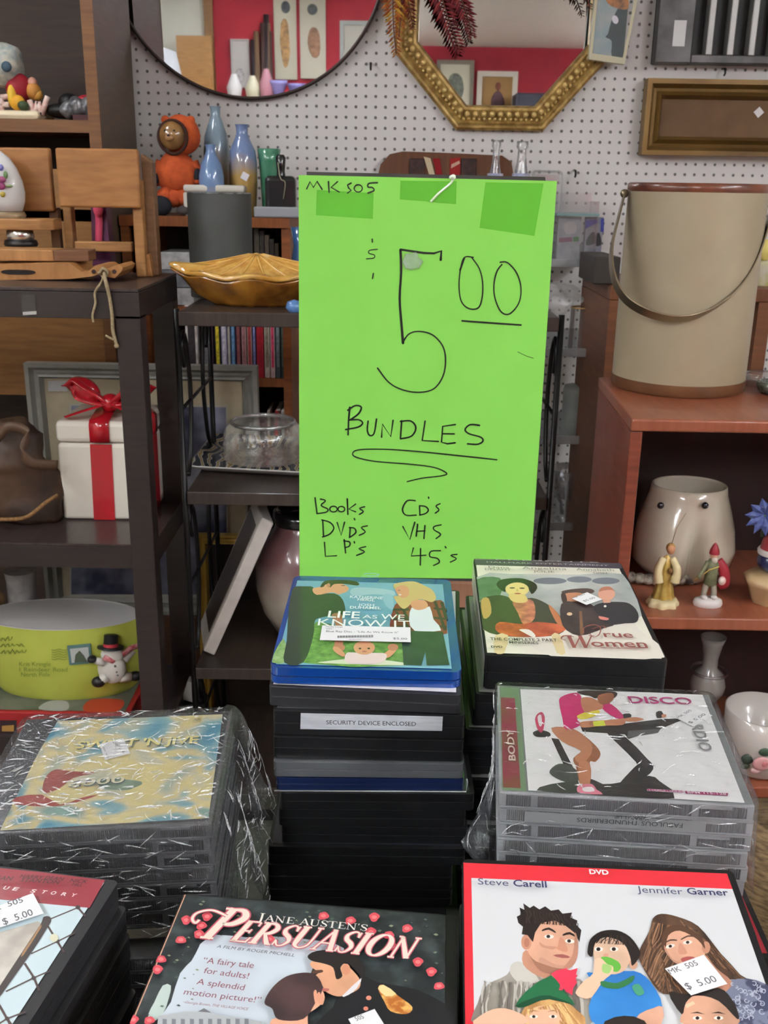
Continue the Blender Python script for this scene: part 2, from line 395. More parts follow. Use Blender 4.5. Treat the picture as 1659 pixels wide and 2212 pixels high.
for i, (lx, ly, ll) in enumerate(LAMPS):
    t = thing('ceiling_light', None, 'ceiling light', (lx, ly, CEIL-.15), group='hanging strip lights')
    t['label'] = 'white strip light hanging under the ceiling, lighting the shop from above'
    W_ = mat((225, 225, 222), .4)
    for a in (-.6*ll, .6*ll): MB().box(lx-.08, lx+.08, ly+a-.02, ly+a+.02, CEIL-.15, CEIL-.08, W_).obj('end_cap', t); MB().tube([(lx, ly+a*.8, CEIL-.1), (lx, ly+a*.8, CEIL)], .006, W_, 6).obj('hanger', t)
    MB().box(lx-.06, lx+.06, ly-.58*ll, ly+.58*ll, CEIL-.145, CEIL-.085, LAMPM).obj('diffuser', t)

# ---------------------------------------------------------------- mirrors and frames on the pegboard
MIRROR = mat((214, 216, 218), .015, metal=1)
GILT = mat((206, 174, 108), .38, metal=.35, c2=(150, 118, 66), nscale=45, lo=.3, hi=.6)
GILTB = mat((220, 190, 124), .35, metal=.3); GILTD = mat((112, 84, 42), .45, metal=.6, c2=(70, 50, 26), nscale=30)
t = thing('round_mirror', 'large round mirror with thin dark rim on the pegboard', 'mirror', (-.377, WY-.03, 1.66))
tilt = Matrix.Translation(Vector((-.377, WY-.012, 1.663))) @ rotm(x=math.radians(2.3)) @ Matrix.Translation(Vector((0, 0, .363)))
def ring(R): return [tilt @ Vector((R*math.cos(a), 0, R*math.sin(a))) for a in [i*math.pi/48 for i in range(96)]]
nrm = tilt.to_3x3() @ Vector((0, -1, 0))
MB().prism(ring(.358), nrm*.008, MIRROR).obj('mirror_glass', t)
MB().tube([p+nrm*.004 for p in ring(.361)], .006, mat((70, 60, 58), .35, metal=.6), 8, True).obj('rim', t)
MIR_O, MIR_N = tilt @ Vector((0, 0, 0)) + nrm*.008, nrm

def octo(cx, cz, a, b, s, q, Y):
    return [Vector((cx+x, Y, cz+z)) for x, z in ((-s, -b), (s, -b), (a, -q), (a, q), (s, b), (-s, b), (-a, q), (-a, -q))]
t = thing('octagonal_mirror', 'octagonal mirror in an ornate gilt frame on the pegboard', 'mirror', (.297, WY, 1.59))
cx, cz = .297, 1.905
rings = [(0, .0), (0, .018), (.006, .024), (.012, .022), (.018, .026), (.026, .018), (.032, .022), (.05, .034), (.056, .033), (.062, .022), (.064, .008)]
m = MB(); loops = []
for d, h in rings: loops += octo(cx, cz, .288-d, .312-d, .118-d*.42, .122-d*.42, WY-.002-h)
n = len(rings); m.add(loops, [(k*8+(i+1) % 8, k*8+i, (k+1)*8+i, (k+1)*8+(i+1) % 8) for k in range(n-1) for i in range(8)], GILT)
m.obj('frame', t)
MB().prism(octo(cx, cz, .226, .25, .0921, .0961, WY-.004), (0, -.006, 0), MIRROR).obj('mirror_glass', t)
m = MB(); mid = octo(cx, cz, .288-.04, .312-.04, .118-.0168, .122-.0168, WY-.032)
mid2 = octo(cx, cz, .288-.028, .312-.028, .118-.0118, .122-.0118, WY-.022)
for i in range(8):
    for (ln, rr, st) in ((mid, .0095, .021), (mid2, .006, .0135)):
        a, b = ln[i], ln[(i+1) % 8]; k = max(2, int((b-a).length/st))
        for j in range(k): m.ball(a.lerp(b, (j+.5)/k), (rr*.82, .008, rr*.82), GILTB, nu=8, nv=5)
m.obj('carved_beading', t)

def framed(name, label, px0, px1, Y, fw, fm, pic, depth=.025, inner=None, th=None, cat='picture frame', par=True):
    """upright frame between two opposite corners of the photograph at distance Y"""
    a, b = PY(*px0, Y), PY(*px1, Y); x0, x1, z0, z1 = a.x, b.x, b.z, a.z
    t = thing(name, label, cat, ((x0+x1)/2, Y, z0)); m = MB()
    prof = [(0, 0), (0, depth), (fw*.25, depth), (fw*.45, depth*.55), (fw*.6, depth*.6), (fw*.8, depth*.9), (fw, depth*.3)]
    L = []
    for d, h in prof: L += [Vector((x, Y-h, z)) for x, z in ((x0+d, z0+d), (x1-d, z0+d), (x1-d, z1-d), (x0+d, z1-d))]
    m.add(L, [(k*4+(i+1) % 4, k*4+i, (k+1)*4+i, (k+1)*4+(i+1) % 4) for k in range(len(prof)-1) for i in range(4)], fm)
    m.obj('frame', t)
    MB().box(x0+fw*.9, x1-fw*.9, Y-depth*.35, Y-.001, z0+fw*.9, z1-fw*.9, pic).obj('mat_board' if inner else 'picture', t)
    return t, (x0, x1, z0, z1)
t, q = framed('picture_frame', 'wide bronze-gold frame around a plain brown panel, hanging right', (1392, 172), (1800, 342), WY-.003, .05, mat((128, 98, 48), .4, metal=.35, c2=(84, 60, 30), nscale=3, stretch=(1, 1, 1)), mat((112, 84, 58), .7, c2=(104, 76, 52), nscale=20), .045)
p = PY(1642, 242, WY-.03); MB().cbox((p.x, WY-.02, p.z), (.02, .001, .02), paper((235, 232, 235)), rotm(y=.8)).obj('price_sticker', t)

# small cream frame hanging over the right edge of the gilt mirror
Y = WY-.06; a = [PY(*q, Y) for q in ((1290, -60), (1385, -40), (1349, 139), (1272, 128))]
t = thing('picture_frame', 'small tilted cream frame with a grey-blue tree picture beside the gilt mirror', 'picture frame', a[3]-Vector((0, 0, .005)))
c = sum(a, Vector())/4
def ins(f): return [c+(p-c)*f for p in a]
m = MB(); i1 = [c+(p-c)*Vector((1, 1, 1)) for p in a]
inn = [p+(c-p).normalized()*.017 for p in a]
m.add(a+inn+[p+Vector((0, .02, 0)) for p in a], [(i, 4+i, 4+(i+1) % 4, (i+1) % 4) for i in range(4)]+[(i, (i+1) % 4, 8+(i+1) % 4, 8+i) for i in range(4)], mat((206, 200, 172), .5))
m.obj('frame', t)
s = Sheet(inn[3]+Vector((0, .002, 0)), inn[2]-inn[3], Vector((inn[0]-inn[3]).normalized()))
I0 = lambda x, y: (x, y)
s.px(I0, [(1296, -50), (1372, -40), (1342, 127), (1281, 118)], mat((140, 160, 168), .5, c2=(165, 172, 172), nscale=25))
s.px(I0, [(1318, 70), (1325, 50), (1335, 30), (1370, -20), (1362, 40), (1344, 126), (1322, 118), (1325, 85), (1312, 78)], mat((74, 82, 84), .5), 3)
s.ell(I0, (1337, 38), 7, 9, paper((225, 225, 235)))
s.px(I0, [(1290, -40), (1360, -30), (1368, 12), (1330, 10), (1315, -5), (1296, 0)], mat((120, 90, 70), .5, c2=(190, 130, 80), nscale=60), 3)
s.done('picture', t)

# dried leaf garland over the mirrors
t = thing('leaf_garland', 'hanging spray of dried orange and dark red leaves over the mirrors', 'dried leaves', PY(900, -40, WY-.07))
def frond(nm, pts, wid, cols, n=26):
    m = MB(); P = spline([PY(*p, WY-.07) for p in pts], False, 8); stem = mat((96, 50, 34), .7); m.tube(P, .0016, stem, 5)
    for i in range(n):
        f = i/(n-1); k = f*(len(P)-1); a = P[int(k)]; d = (P[min(int(k)+1, len(P)-1)]-P[max(int(k)-1, 0)]).normalized()
        for sgn in (-1, 1):
            sd = d.cross(Vector((0, 1, 0)))*sgn; L = wid*(1-.72*f)*random.uniform(.8, 1.1); tip = a+sd*L+d*L*.75+Vector((0, random.uniform(-.012, .012), 0))
            md = a.lerp(tip, .5); ww = d*L*.2
            m.add([a, md+ww+Vector((0, .002, 0)), tip, md-ww, md+Vector((0, -.003, 0))], [(0, 1, 4), (1, 2, 4), (2, 3, 4), (3, 0, 4)], random.choice(cols))
    return m.obj(nm, t)
RD = [mat((122, 34, 42), .7), mat((98, 26, 36), .7), mat((140, 48, 50), .7)]; OG = [mat((186, 110, 48), .7), mat((160, 84, 40), .7), mat((196, 150, 56), .7)]
frond('red_sprig', [(930, -90), (950, -20), (972, 50), (994, 108)], .05, RD)
frond('red_sprig', [(945, -90), (985, -30), (1008, 30), (1020, 78)], .045, RD)
frond('red_sprig', [(850, -60), (880, 0), (892, 60)], .03, RD)
frond('orange_sprig', [(860, -90), (850, -20), (850, 50), (856, 116)], .045, OG, 30)
frond('orange_sprig', [(890, -90), (872, -30), (866, 30), (862, 80)], .04, OG, 24)
frond('orange_sprig', [(1240, -50), (1262, -20), (1275, 18)], .03, [OG[1], mat((90, 66, 56), .7)], 12)

# dark metal slotted rack, upper right
a, b = PY(1440, -150, WY-.05), PY(1700, 140, WY-.05)
t = thing('slotted_rack', 'dark grey metal rack with vertical black slots, top right of the pegboard', 'rack', ((a.x+b.x)/2, WY-.03, b.z))
MET = mat((92, 90, 90), .4, metal=.5, c2=(62, 60, 60), nscale=14); BLK = mat((16, 16, 17), .5)
m = MB(); m.box(a.x, b.x, WY-.012, WY-.002, b.z, a.z, BLK); m.box(a.x, a.x+.095, WY-.05, WY-.012, b.z, a.z, MET)
m.box(a.x+.095, b.x, WY-.05, WY-.012, b.z, b.z+.022, MET); m.obj('back_plate', t, bevel=.003)
for i in range(5):
    x = a.x+.095+.056*i; MB().box(x+.036, x+.054, WY-.05, WY-.012, b.z+.02, a.z, mat((150, 148, 146), .4, metal=.5)).obj('divider_bar', t, bevel=.003)
p = PY(1468, 72, WY-.052); MB().cbox((p.x, WY-.0512, p.z), (.032, .001, .062), paper((226, 226, 230))).obj('price_label', t)

# brown wooden plaque behind the sign
Y = WY-.025; pts = [(813, 480), (815, 385), (822, 355), (842, 333), (870, 327), (960, 330), (1085, 336), (1105, 350), (1112, 395), (1112, 480)]
P = [PY(*p, Y) for p in pts]; wd = wood((104, 62, 32), (84, 48, 24), .4, (30, 2, 2), 3)
t = thing('wall_plaque', 'brown wooden wall plaque with rounded top, half hidden behind the green sign', 'wall plaque', P[0])
MB().prism(P, (0, .02, 0), wd).obj('board', t, bevel=.004)
for x in (900, 1012):
    a, b = PY(x-15, 342, Y-.004), PY(x+15, 420, Y-.004); MB().box(a.x, b.x, Y-.008, Y, b.z, a.z, mat((34, 22, 20), .4, c2=(70, 40, 34), nscale=70)).obj('carved_inset', t, bevel=.003)
s = Sheet(PY(960, 400, Y-.003), (1, 0, 0), (0, 0, 1)); s.px(I0, [(915, 338), (930, 342), (950, 420), (940, 420)], paper((206, 190, 158))); s.px(I0, [(935, 342), (950, 342), (962, 420), (952, 420)], paper((140, 30, 36)))
s.px(I0, [(972, 342), (995, 340), (993, 420), (970, 420)], paper((150, 40, 40))); s.px(I0, [(975, 355), (992, 347), (994, 353), (974, 364)], paper((205, 170, 150))); s.done('painted_ribbon', t)

# hooks
for (hx, hy) in ((801, 143), (1562, 155), (1241, 374)):
    p = PY(hx, hy, WY-.01); o = MB().tube([p+Vector((0, .012, .008)), p+Vector((0, -.015, .006)), p+Vector((0, -.02, -.006)), p+Vector((0, -.012, -.01))], .0028, mat((44, 40, 42), .4, metal=.7), 6).obj('peg_hook')
    tag(o, {801: 'tiny dark peg hook between the round and octagonal mirrors', 1562: 'tiny dark peg hook above the wide bronze-gold frame', 1241: 'tiny dark peg hook right of the green sign top'}[hx], 'hook', 'bare hooks in the pegboard')

# ---------------------------------------------------------------- pictures on the red wall, seen in the mirrors
def refl(px, py, off, n=None, o=None):
    d = ray(px, py); O = Vector((0, WY-.01, 0)) if o is None else o; N = Vector((0, -1, 0)) if n is None else n
    t_ = (O-EYE).dot(N)/d.dot(N); hit = EYE+d*t_; r = d-2*d.dot(N)*N; return hit+r*((RY+off-hit.y)/r.y)
def rpic(label, p0, p1, fcol, mcol, art, round_=False, fw=.02, name='framed_picture', cat='picture'):
    kw = dict(n=MIR_N, o=MIR_O) if round_ else {}
    a, b = refl(*p0, .02, **kw), refl(*p1, .02, **kw); x0, x1, z0, z1 = min(a.x, b.x), max(a.x, b.x), min(a.z, b.z), max(a.z, b.z)
    t = thing(name, label, cat, ((x0+x1)/2, RY, z0)); f = mat(fcol, .5)
    m = MB(); m.box(x0, x1, RY+.001, RY+.025, z0, z0+fw, f); m.box(x0, x1, RY+.001, RY+.025, z1-fw, z1, f); m.box(x0, x0+fw, RY+.001, RY+.025, z0+fw, z1-fw, f); m.box(x1-fw, x1, RY+.001, RY+.025, z0+fw, z1-fw, f); m.obj('frame', t)
    MB().box(x0+fw, x1-fw, RY+.001, RY+.012, z0+fw, z1-fw, mat(mcol, .7)).obj('mount', t)
    w_, h_ = x1-x0, z1-z0; m = MB()
    for (u0, u1, v0, v1, c) in art: m.ball(((x0+w_*(u0+u1)/2), RY+.012, z0+h_*(v0+v1)/2), (w_*(u1-u0)/2, .004, h_*(v1-v0)/2), mat(c, .7, c2=tuple(int(k*.7) for k in c), nscale=25), nu=14, nv=8, jit=.25, js=9)
    m.obj('painting', t); return t
rpic('large grey-framed flower print on the red wall, left in the octagonal mirror', (944, 129), (1020, 260), (120, 112, 98), (190, 182, 160), [(.3, .75, .3, .8, (120, 124, 110))], fw=.03)
rpic('white-framed brown portrait on the red wall, centre of the octagonal mirror', (1032, 153), (1114, 262), (192, 182, 168), (138, 102, 58), [(.35, .7, .15, .65, (84, 54, 62)), (.45, .6, .6, .78, (120, 60, 46))], fw=.04)
def rbox(name, label, cat, p0, p1, d0, d1, m, round_=False, bev=.01):
    kw = dict(n=MIR_N, o=MIR_O) if round_ else {}; a, b = refl(*p0, d1, **kw), refl(*p1, d1, **kw)
    return tag(MB().box(min(a.x, b.x), max(a.x, b.x), RY+d0, RY+d1, min(a.z, b.z), max(a.z, b.z), m).obj(name, bevel=bev), label, cat)
t = rbox('storage_box', 'dark box with pale lid below the red wall, right in the octagonal mirror', 'box', (1116, 200), (1190, 300), .02, .3, mat((52, 50, 62), .5))
rpic('tall pale scroll print with a grey bird, left of the pair in the round mirror', (589, -60), (642, 172), (168, 160, 142), (170, 162, 144), [(.3, .75, .62, .74, (80, 84, 88)), (.25, .7, .12, .6, (164, 124, 78))], True, .012, 'scroll_print')
rpic('tall pale scroll print with a brown bird, right of the pair in the round mirror', (646, -60), (704, 170), (170, 164, 148), (174, 166, 150), [(.3, .7, .6, .72, (90, 92, 94)), (.3, .8, .2, .5, (150, 110, 84))], True, .012, 'scroll_print')
rpic('grey-framed brown print on the red wall, right edge of the round mirror', (734, 44), (830, 190), (134, 136, 130), (158, 152, 142), [(.35, .8, .25, .7, (120, 84, 70))], True, .03)
rpic('pale papers pinned to the red wall in the round mirror', (497, 84), (541, 190), (164, 154, 150), (170, 162, 158), [(.2, .7, .1, .4, (180, 170, 170))], True, .01, 'paper_notice', 'notice')
a, b = refl(545, 30, .1, MIR_N, MIR_O), refl(592, 200, .1, MIR_N, MIR_O)
t = thing('walking_sticks', 'bundle of dark wooden sticks leaning on the red wall in the round mirror', 'sticks', ((a.x+b.x)/2, RY+.1, .0))
for i in range(6):
    x = b.x+(a.x-b.x)*(i+.5)/6; MB().tube([(x, RY+.22, .02), (x+random.uniform(-.02, .02), RY+.05, a.z-.06*abs(i-2))], .022, mat(((62, 44, 40), (96, 74, 56), (40, 30, 34))[i % 3], .5), 8).obj('stick', t)
a, b = refl(480, 205, .5, MIR_N, MIR_O), refl(690, 212, .5, MIR_N, MIR_O)
t = thing('sales_table', 'low table of bric-a-brac against the red wall in the round mirror', 'table', ((a.x+b.x)/2, RY+.3, 0))
MB().box(min(a.x, b.x)-.02, max(a.x, b.x)+.1, RY+.12, RY+.55, a.z-.05, a.z-.01, wood((120, 90, 60), (96, 70, 46))).obj('table_top', t)
for x in (min(a.x, b.x)+.02, max(a.x, b.x)+.05):
    for y in (RY+.16, RY+.5): MB().box(x-.02, x+.02, y-.02, y+.02, 0, a.z-.05, wood((100, 74, 50), (80, 58, 38))).obj('leg', t)
zt = a.z-.01
for i, (px, hh, c, nm, lb) in enumerate(((545, .15, (176, 170, 146), 'cone_ornament', 'small cream cone ornament on the table in the round mirror'), (575, .2, (150, 100, 110), 'glass_vase', 'pinkish glass vase on the table in the round mirror'), (600, .12, (120, 112, 160), 'ceramic_bowl', 'violet bowl on the table in the round mirror'), (640, .1, (104, 100, 150), 'ceramic_bowl', 'blue-violet dish on the table, right in the round mirror'), (505, .16, (186, 182, 180), 'white_jug', 'white jug on the table, left in the round mirror'))):
    x = refl(px, 207, .35, MIR_N, MIR_O).x; prof = [(.05, 0), (.06, hh*.4), (.02, hh)] if 'cone' in nm or 'vase' in nm or 'jug' in nm else [(.03, 0), (.07, hh*.8), (.074, hh), (.06, hh*.9)]
    tag(MB().lathe((x, RY+.3, zt), prof, mat(c, .4), 20).obj(nm), lb, nm.split('_')[1] if nm != 'cone_ornament' else 'ornament')
# left part of the round mirror: cream wall with easels and a white lamp
a, b = refl(402, 75, .3, MIR_N, MIR_O), refl(430, 215, .3, MIR_N, MIR_O)
t = thing('wooden_easel', 'light wooden easel by the cream wall, left in the round mirror', 'easel', ((a.x+b.x)/2, RY+.2, 0)); ew = wood((150, 108, 60), (124, 86, 46))
MB().box(min(a.x, b.x)-.1, max(a.x, b.x)+.1, RY+.16, RY+.19, a.z-.75, a.z, ew).obj('panel', t)
for x in (min(a.x, b.x)-.07, max(a.x, b.x)+.07): MB().tube([(x, RY+.35, 0), (x, RY+.15, a.z-.05)], .018, ew, 6).obj('leg', t)
a = refl(352, 95, .8, MIR_N, MIR_O); t = thing('white_figure_lamp', 'white lamp with dark base, far left in the round mirror', 'lamp', (a.x, RY+.8, 0))
MB().lathe((a.x, RY+.8, 0), [(.16, 0), (.16, .02), (.02, .05), (.02, a.z-.55)], mat((60, 58, 64), .5), 16).obj('stand', t); MB().lathe((a.x, RY+.8, a.z-.6), [(.12, 0), (.16, .15), (.12, .4), (.09, .55), (0, .58)], mat((150, 150, 154), .6), 20).obj('lamp_shade', t)

# ---------------------------------------------------------------- tall wooden bookcase, upper left
BX = PY(287, 100, 2.9).x; BFY = 2.53
bw = wood((92, 66, 46), (74, 52, 36), .5, (2, 2, 20), 5); bwd = wood((62, 44, 34), (48, 34, 27), .6, (2, 2, 20), 5); bed = wood((122, 80, 42), (100, 62, 32), .5, (2, 2, 20), 6)
t = thing('bookcase', 'tall dark brown wooden bookcase at the left wall end', 'bookcase', (BX-.5, 2.72, 0))
MB().box(BX-.025, BX, BFY, WY-.05, 0, 2.2, wood((98, 80, 64), (84, 66, 52), .5, (2, 2, 20), 5)).obj('side_panel', t)
MB().box(BX-.027, BX+.001, BFY-.004, BFY, 0, 2.2, bed).obj('edge_strip', t)
MB().box(BX-1.05, BX-1.025, BFY, WY-.05, 0, 2.2, bw).obj('side_panel', t)
MB().box(BX-1.025, BX-.025, WY-.065, WY-.052, 0, 2.2, bwd).obj('back_panel', t)
zs = PY(100, 258, BFY).z
for z in (zs, 1.38, 2.17): MB().box(BX-1.025, BX-.025, BFY+.004, WY-.066, z-.028, z, bed).obj('shelf', t)
z0, z1 = PY(120, 855, BFY).z, PY(120, 640, BFY).z
MB().box(BX-1.025, BX-.025, BFY+.004, BFY+.022, z0, z1+.3, wood((146, 102, 56), (122, 82, 42), .45, (3, 3, 25), 4)).obj('drawer_front', t)
BZ = zs
# christmas ornament with letters on its shelf
Y = 2.62; p0 = PZ(0, 256, BZ); t = thing('christmas_ornament', 'cream christmas ornament with candy letters and a bear in red', 'ornament', (PY(20, 250, Y).x, Y, BZ))
cr_ = mat((226, 212, 180), .5); a = PY(-60, 250, Y); b = PY(98, 250, Y)
MB().box(a.x, b.x, Y-.05, Y+.08, BZ, BZ+.022, cr_).obj('base', t, bevel=.01)
pk = mat((206, 160, 150), .5, c2=(226, 206, 196), nscale=90)
def P2(px, py, dy=0): q = PY(px, py, Y+dy); return q
m = MB()
for (A, B) in (((2, 210), (4, 246)), ((2, 210), (22, 208)), ((3, 226), (20, 226)), ((4, 244), (24, 244))): m.tube([P2(*A, -.03), P2(*B, -.03)], .0065, pk, 8)
m.obj('letter_e', t)
m = MB()
for (A, B) in (((64, 216), (74, 248)), ((74, 248), (82, 220)), ((82, 220), (90, 248)), ((90, 248), (103, 208))): m.tube([P2(*A, -.03), P2(*B, -.03)], .0065, pk, 8)
m.obj('letter_w', t)
m = MB(); m.ball(P2(40, 190), (.03, .03, .035), mat((150, 24, 40), .6)); m.ball(P2(42, 215), (.022, .03, .03), mat((110, 20, 30), .6)); m.ball(P2(38, 222, -.03), (.018, .014, .018), mat((220, 160, 40), .6)); m.ball(P2(28, 208, -.02), (.012, .02, .028), mat((222, 180, 60), .6)); m.ball(P2(50, 228, -.04), (.013, .012, .011), mat((60, 76, 48), .6)); m.obj('red_bear', t)
m = MB(); m.ball(P2(72, 197), (.018, .02, .02), mat((190, 130, 60), .6)); m.ball(P2(70, 180), (.011, .012, .014), mat((206, 150, 130), .6)); m.ball(P2(80, 205), (.014, .014, .014), mat((196, 146, 66), .6)); m.obj('small_bear', t)
m = MB(); m.ball(P2(10, 140), (.045, .045, .05), mat((200, 196, 180), .6, c2=(150, 160, 160), nscale=60), jit=.2, js=40); m.ball(P2(8, 166), (.03, .03, .025), mat((196, 160, 150), .6)); m.ball(P2(14, 144, -.045), (.012, .008, .012), mat((60, 84, 100), .6)); m.obj('white_bear', t)
# dark model car heap
p = P2(160, 252); t = thing('toy_motorcycle', 'black, silver and red toy motorbike lying on the bookcase shelf', 'toy', (p.x, Y, BZ))
m = MB(); m.ball(P2(140, 240)+Vector((0, 0, .0)), (.05, .035, .018), BLK); m.ball(P2(150, 222), (.026, .03, .022), BLK); m.obj('body', t)
m = MB(); sv = mat((128, 128, 130), .35, metal=.3, c2=(80, 80, 84), nscale=80)
for q in ((165, 230), (178, 232), (190, 230), (200, 238), (150, 238)): m.ball(P2(*q, -.02), (.021, .022, .022), sv, jit=.3, js=60)
m.obj('engine', t); m = MB(); m.ball(P2(190, 218), (.028, .03, .014), mat((170, 40, 52), .5)); m.obj('red_cover', t)
MB().box(PY(170, 250, Y).x, PY(208, 250, Y).x, Y-.05, Y+.05, BZ, BZ+.014, mat((70, 20, 26), .5)).obj('stand', t)

# ---------------------------------------------------------------- orange-brown bookcase with books
BY = 2.63; bx0, bx1 = BX+.006, PY(630, 760, BY).x; bzt = PY(480, 468, BY).z
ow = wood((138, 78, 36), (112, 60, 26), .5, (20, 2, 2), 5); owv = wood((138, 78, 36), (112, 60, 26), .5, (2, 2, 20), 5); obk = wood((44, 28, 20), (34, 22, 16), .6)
sz1 = PY(500, 817, BY).z; sz2 = sz1-.26
t = thing('bookcase', 'orange-brown bookcase filled with books, behind the gold dish', 'bookcase', ((bx0+bx1)/2, (BY+2.9)/2, 0))
MB().box(bx0, bx1, BY-.01, 2.9, bzt-.025, bzt, ow).obj('top_board', t)
MB().box(bx1-.022, bx1, BY, 2.9, 0, bzt-.025, owv).obj('side_panel', t); MB().box(bx0, bx0+.022, BY, 2.9, 0, bzt-.025, owv).obj('side_panel', t)
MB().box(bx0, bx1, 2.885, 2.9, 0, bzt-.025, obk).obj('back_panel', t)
bk2 = t
for z in (sz1, sz2, sz2-.27): MB().box(bx0+.022, bx1-.022, BY, 2.885, z-.022, z, ow).obj('shelf', t)
xm = PY(325, 720, BY).x; MB().box(xm-.022, xm, BY, 2.885, sz2, bzt-.025, owv).obj('divider', t)
def book(px0, px1, zb, h, col, col2, what, Y=BY+.01, grp='books on the shelf behind the black stand', lean=0):
    x0, x1 = PY(px0, 760, Y).x, PY(px1, 760, Y).x
    t = thing('paperback_book', what, 'book', ((x0+x1)/2, Y+.06, zb), group=grp)
    M = Matrix.Translation(Vector(((x0+x1)/2, Y, zb))) @ rotm(y=lean)
    w_ = (x1-x0)/2-.0006; col = tuple(min(250, int(v*1.18)) for v in col); cm_ = mat(col, .45, c2=tuple(int(k*.8) for k in col), nscale=60)
    MB().box(-w_, w_, 0, .12, 0, h, cm_, M).obj('cover', t, bevel=.001)
    MB().box(-w_+.002, w_-.002, .004, .121, .003, h+.0004, paper((206, 198, 180)), M).obj('pages', t)
    if col2: MB().box(-w_*.6, w_*.6, -.0006, .001, h*.15, h*.85, mat(col2, .5, c2=tuple(min(255, int(k*1.3)) for k in col2), nscale=120), M).obj('spine_label', t)
rows = [(402, 428, (214, 208, 206), (60, 52, 56), 'white book with dark spine, first on the middle shelf'), (438, 450, (176, 174, 178), (120, 120, 124), 'grey-white book beside the black rod'),
 (452, 462, (54, 40, 58), (140, 52, 104), 'dark book with magenta lettering'), (464, 477, (40, 36, 44), (196, 180, 50), 'dark book with bright yellow spine label'), (478, 491, (162, 156, 186), (190, 186, 206), 'lavender book with pale spine'),
 (492, 498, (190, 184, 176), None, 'thin cream book between lavender and blue ones'), (499, 509, (56, 96, 150), (110, 150, 186), 'blue book with a light stripe'), (510, 521, (98, 44, 52), (130, 80, 84), 'maroon book right of the blue one'),
 (522, 533, (182, 150, 150), (150, 106, 110), 'pinkish book right of the maroon one'), (534, 545, (186, 164, 160), (150, 60, 60), 'pale pink book left of the violet one'), (546, 553, (86, 92, 150), (130, 134, 180), 'violet-blue slim book beside the red one'),
 (554, 570, (176, 44, 56), (150, 30, 44), 'bright red book on the middle shelf'), (571, 583, (200, 190, 180), (130, 124, 110), 'cream book with grey lettering, right of the red one'), (584, 594, (206, 184, 184), (190, 60, 96), 'white book with pink lettering'),
 (595, 606, (66, 78, 84), (110, 120, 124), 'dark teal book near the shelf end'), (607, 614, (54, 74, 66), (80, 96, 90), 'dark green book at the right shelf end')]
for r in rows: book(r[0], r[1], sz1+.0005, random.uniform(.185, .2), r[2], r[3], r[4])
for i, (a, b, c, l) in enumerate([(574, 580, (196, 186, 170), 'cream book left of the leaning red one, lower shelf'), (583, 593, (176, 48, 44), 'red book leaning on the lower shelf behind the glass bowl'), (596, 604, (90, 60, 60), 'brown book on the lower shelf behind the glass bowl'), (605, 613, (190, 186, 180), 'pale book at the end of the lower shelf')]):
    book(a, b, sz2+.002, .17, c, None, l, grp='books on the lower shelf', lean=.06 if i == 1 else 0)
zb_ = PY(560, 640, BY).z-.0
struct_z = PY(480, 662, BY+.02).z
MB().box(bx0+.022, bx1-.022, BY+.005, 2.885, struct_z-.02, struct_z, ow).obj('shelf', bk2)
for i, (a, b, c) in enumerate([(550, 560, (92, 84, 70)), (562, 571, (70, 66, 60)), (573, 581, (110, 98, 84)), (583, 592, (60, 54, 52)), (594, 602, (84, 74, 60))]):
    x0, x1 = PY(a, 560, BY+.03).x, PY(b, 560, BY+.03).x; h = PY(560, 490, BY+.03).z-struct_z
    tag(MB().box(x0, x1, BY+.03, BY+.2, struct_z+.001, struct_z+h*(1-.05*i), mat(c, .5, c2=tuple(int(k*.6) for k in c), nscale=40), ).obj('magazine'), ('dull olive magazine standing first right of the grey pillar', 'dark grey magazine, second right of the grey pillar', 'tan magazine in the middle of the five beside the grey pillar', 'dark magazine, fourth right of the grey pillar', 'brown magazine, last right of the grey pillar')[i], 'magazine', 'magazines on the upper shelf')
zc = struct_z+.001; xa, xb = PY(345, 560, BY+.02).x, PY(415, 560, BY+.02).x
for i, (c, l) in enumerate((((186, 184, 186), 'white box set at the bottom of the pile beside the grey pillar'), ((120, 122, 130), 'grey box set in the middle of the pile beside the grey pillar'), ((206, 204, 206), 'white box set on top of the pile beside the grey pillar'))):
    h = (PY(380, 545, BY+.02).z-struct_z)/3
    tag(MB().box(xa, xb, BY+.02, BY+.16, zc, zc+h-.001, mat(c, .5, c2=tuple(int(k*.8) for k in c), nscale=50)).obj('box_set', bevel=.002), l, 'box', 'flat boxes beside the pillar'); zc += h

# ornaments on top of that bookcase
Y = 2.72
def onz(px, py, z=bzt): return PY(px, py, Y)
def lathe_px(name, label, cat, cx, base_py, prof, m, Y=Y, zb=None, group=None, n=32, base_z=None):
    """prof: (radius px, py) measured on the photograph, base sits at zb"""
    z_b = zb; k = (PY(cx+100, base_py, Y)-PY(cx, base_py, Y)).length/100
    c = PY(cx, base_py, Y); top = prof[-1][1]; zt = PY(cx, top, Y).z; L = []
    for r, py in prof: L.append((max(r*k, 0), max(0, PY(cx, py, Y).z-z_b)))
    L[0] = (L[0][0], 0)
    return MB().lathe((c.x, Y, z_b), L, m, n).obj(name), c.x, k
glz = zmix((176, 142, 84), (134, 158, 184), .075, .125, .18)
o, _, _ = lathe_px('tall_vase', 'tall narrow-necked vase with blue top over tan glaze', 'vase', 472, 440, [(24, 445), (28, 400), (28, 330), (25, 295), (15, 265), (10, 250), (10, 236), (12, 230)], zmix((172, 140, 84), (140, 162, 178), .09, .17, .16), 2.78, bzt); tag(o, 'tall narrow-necked vase with blue top over tan glaze, the tallest of three', 'vase', 'blue and tan vases')
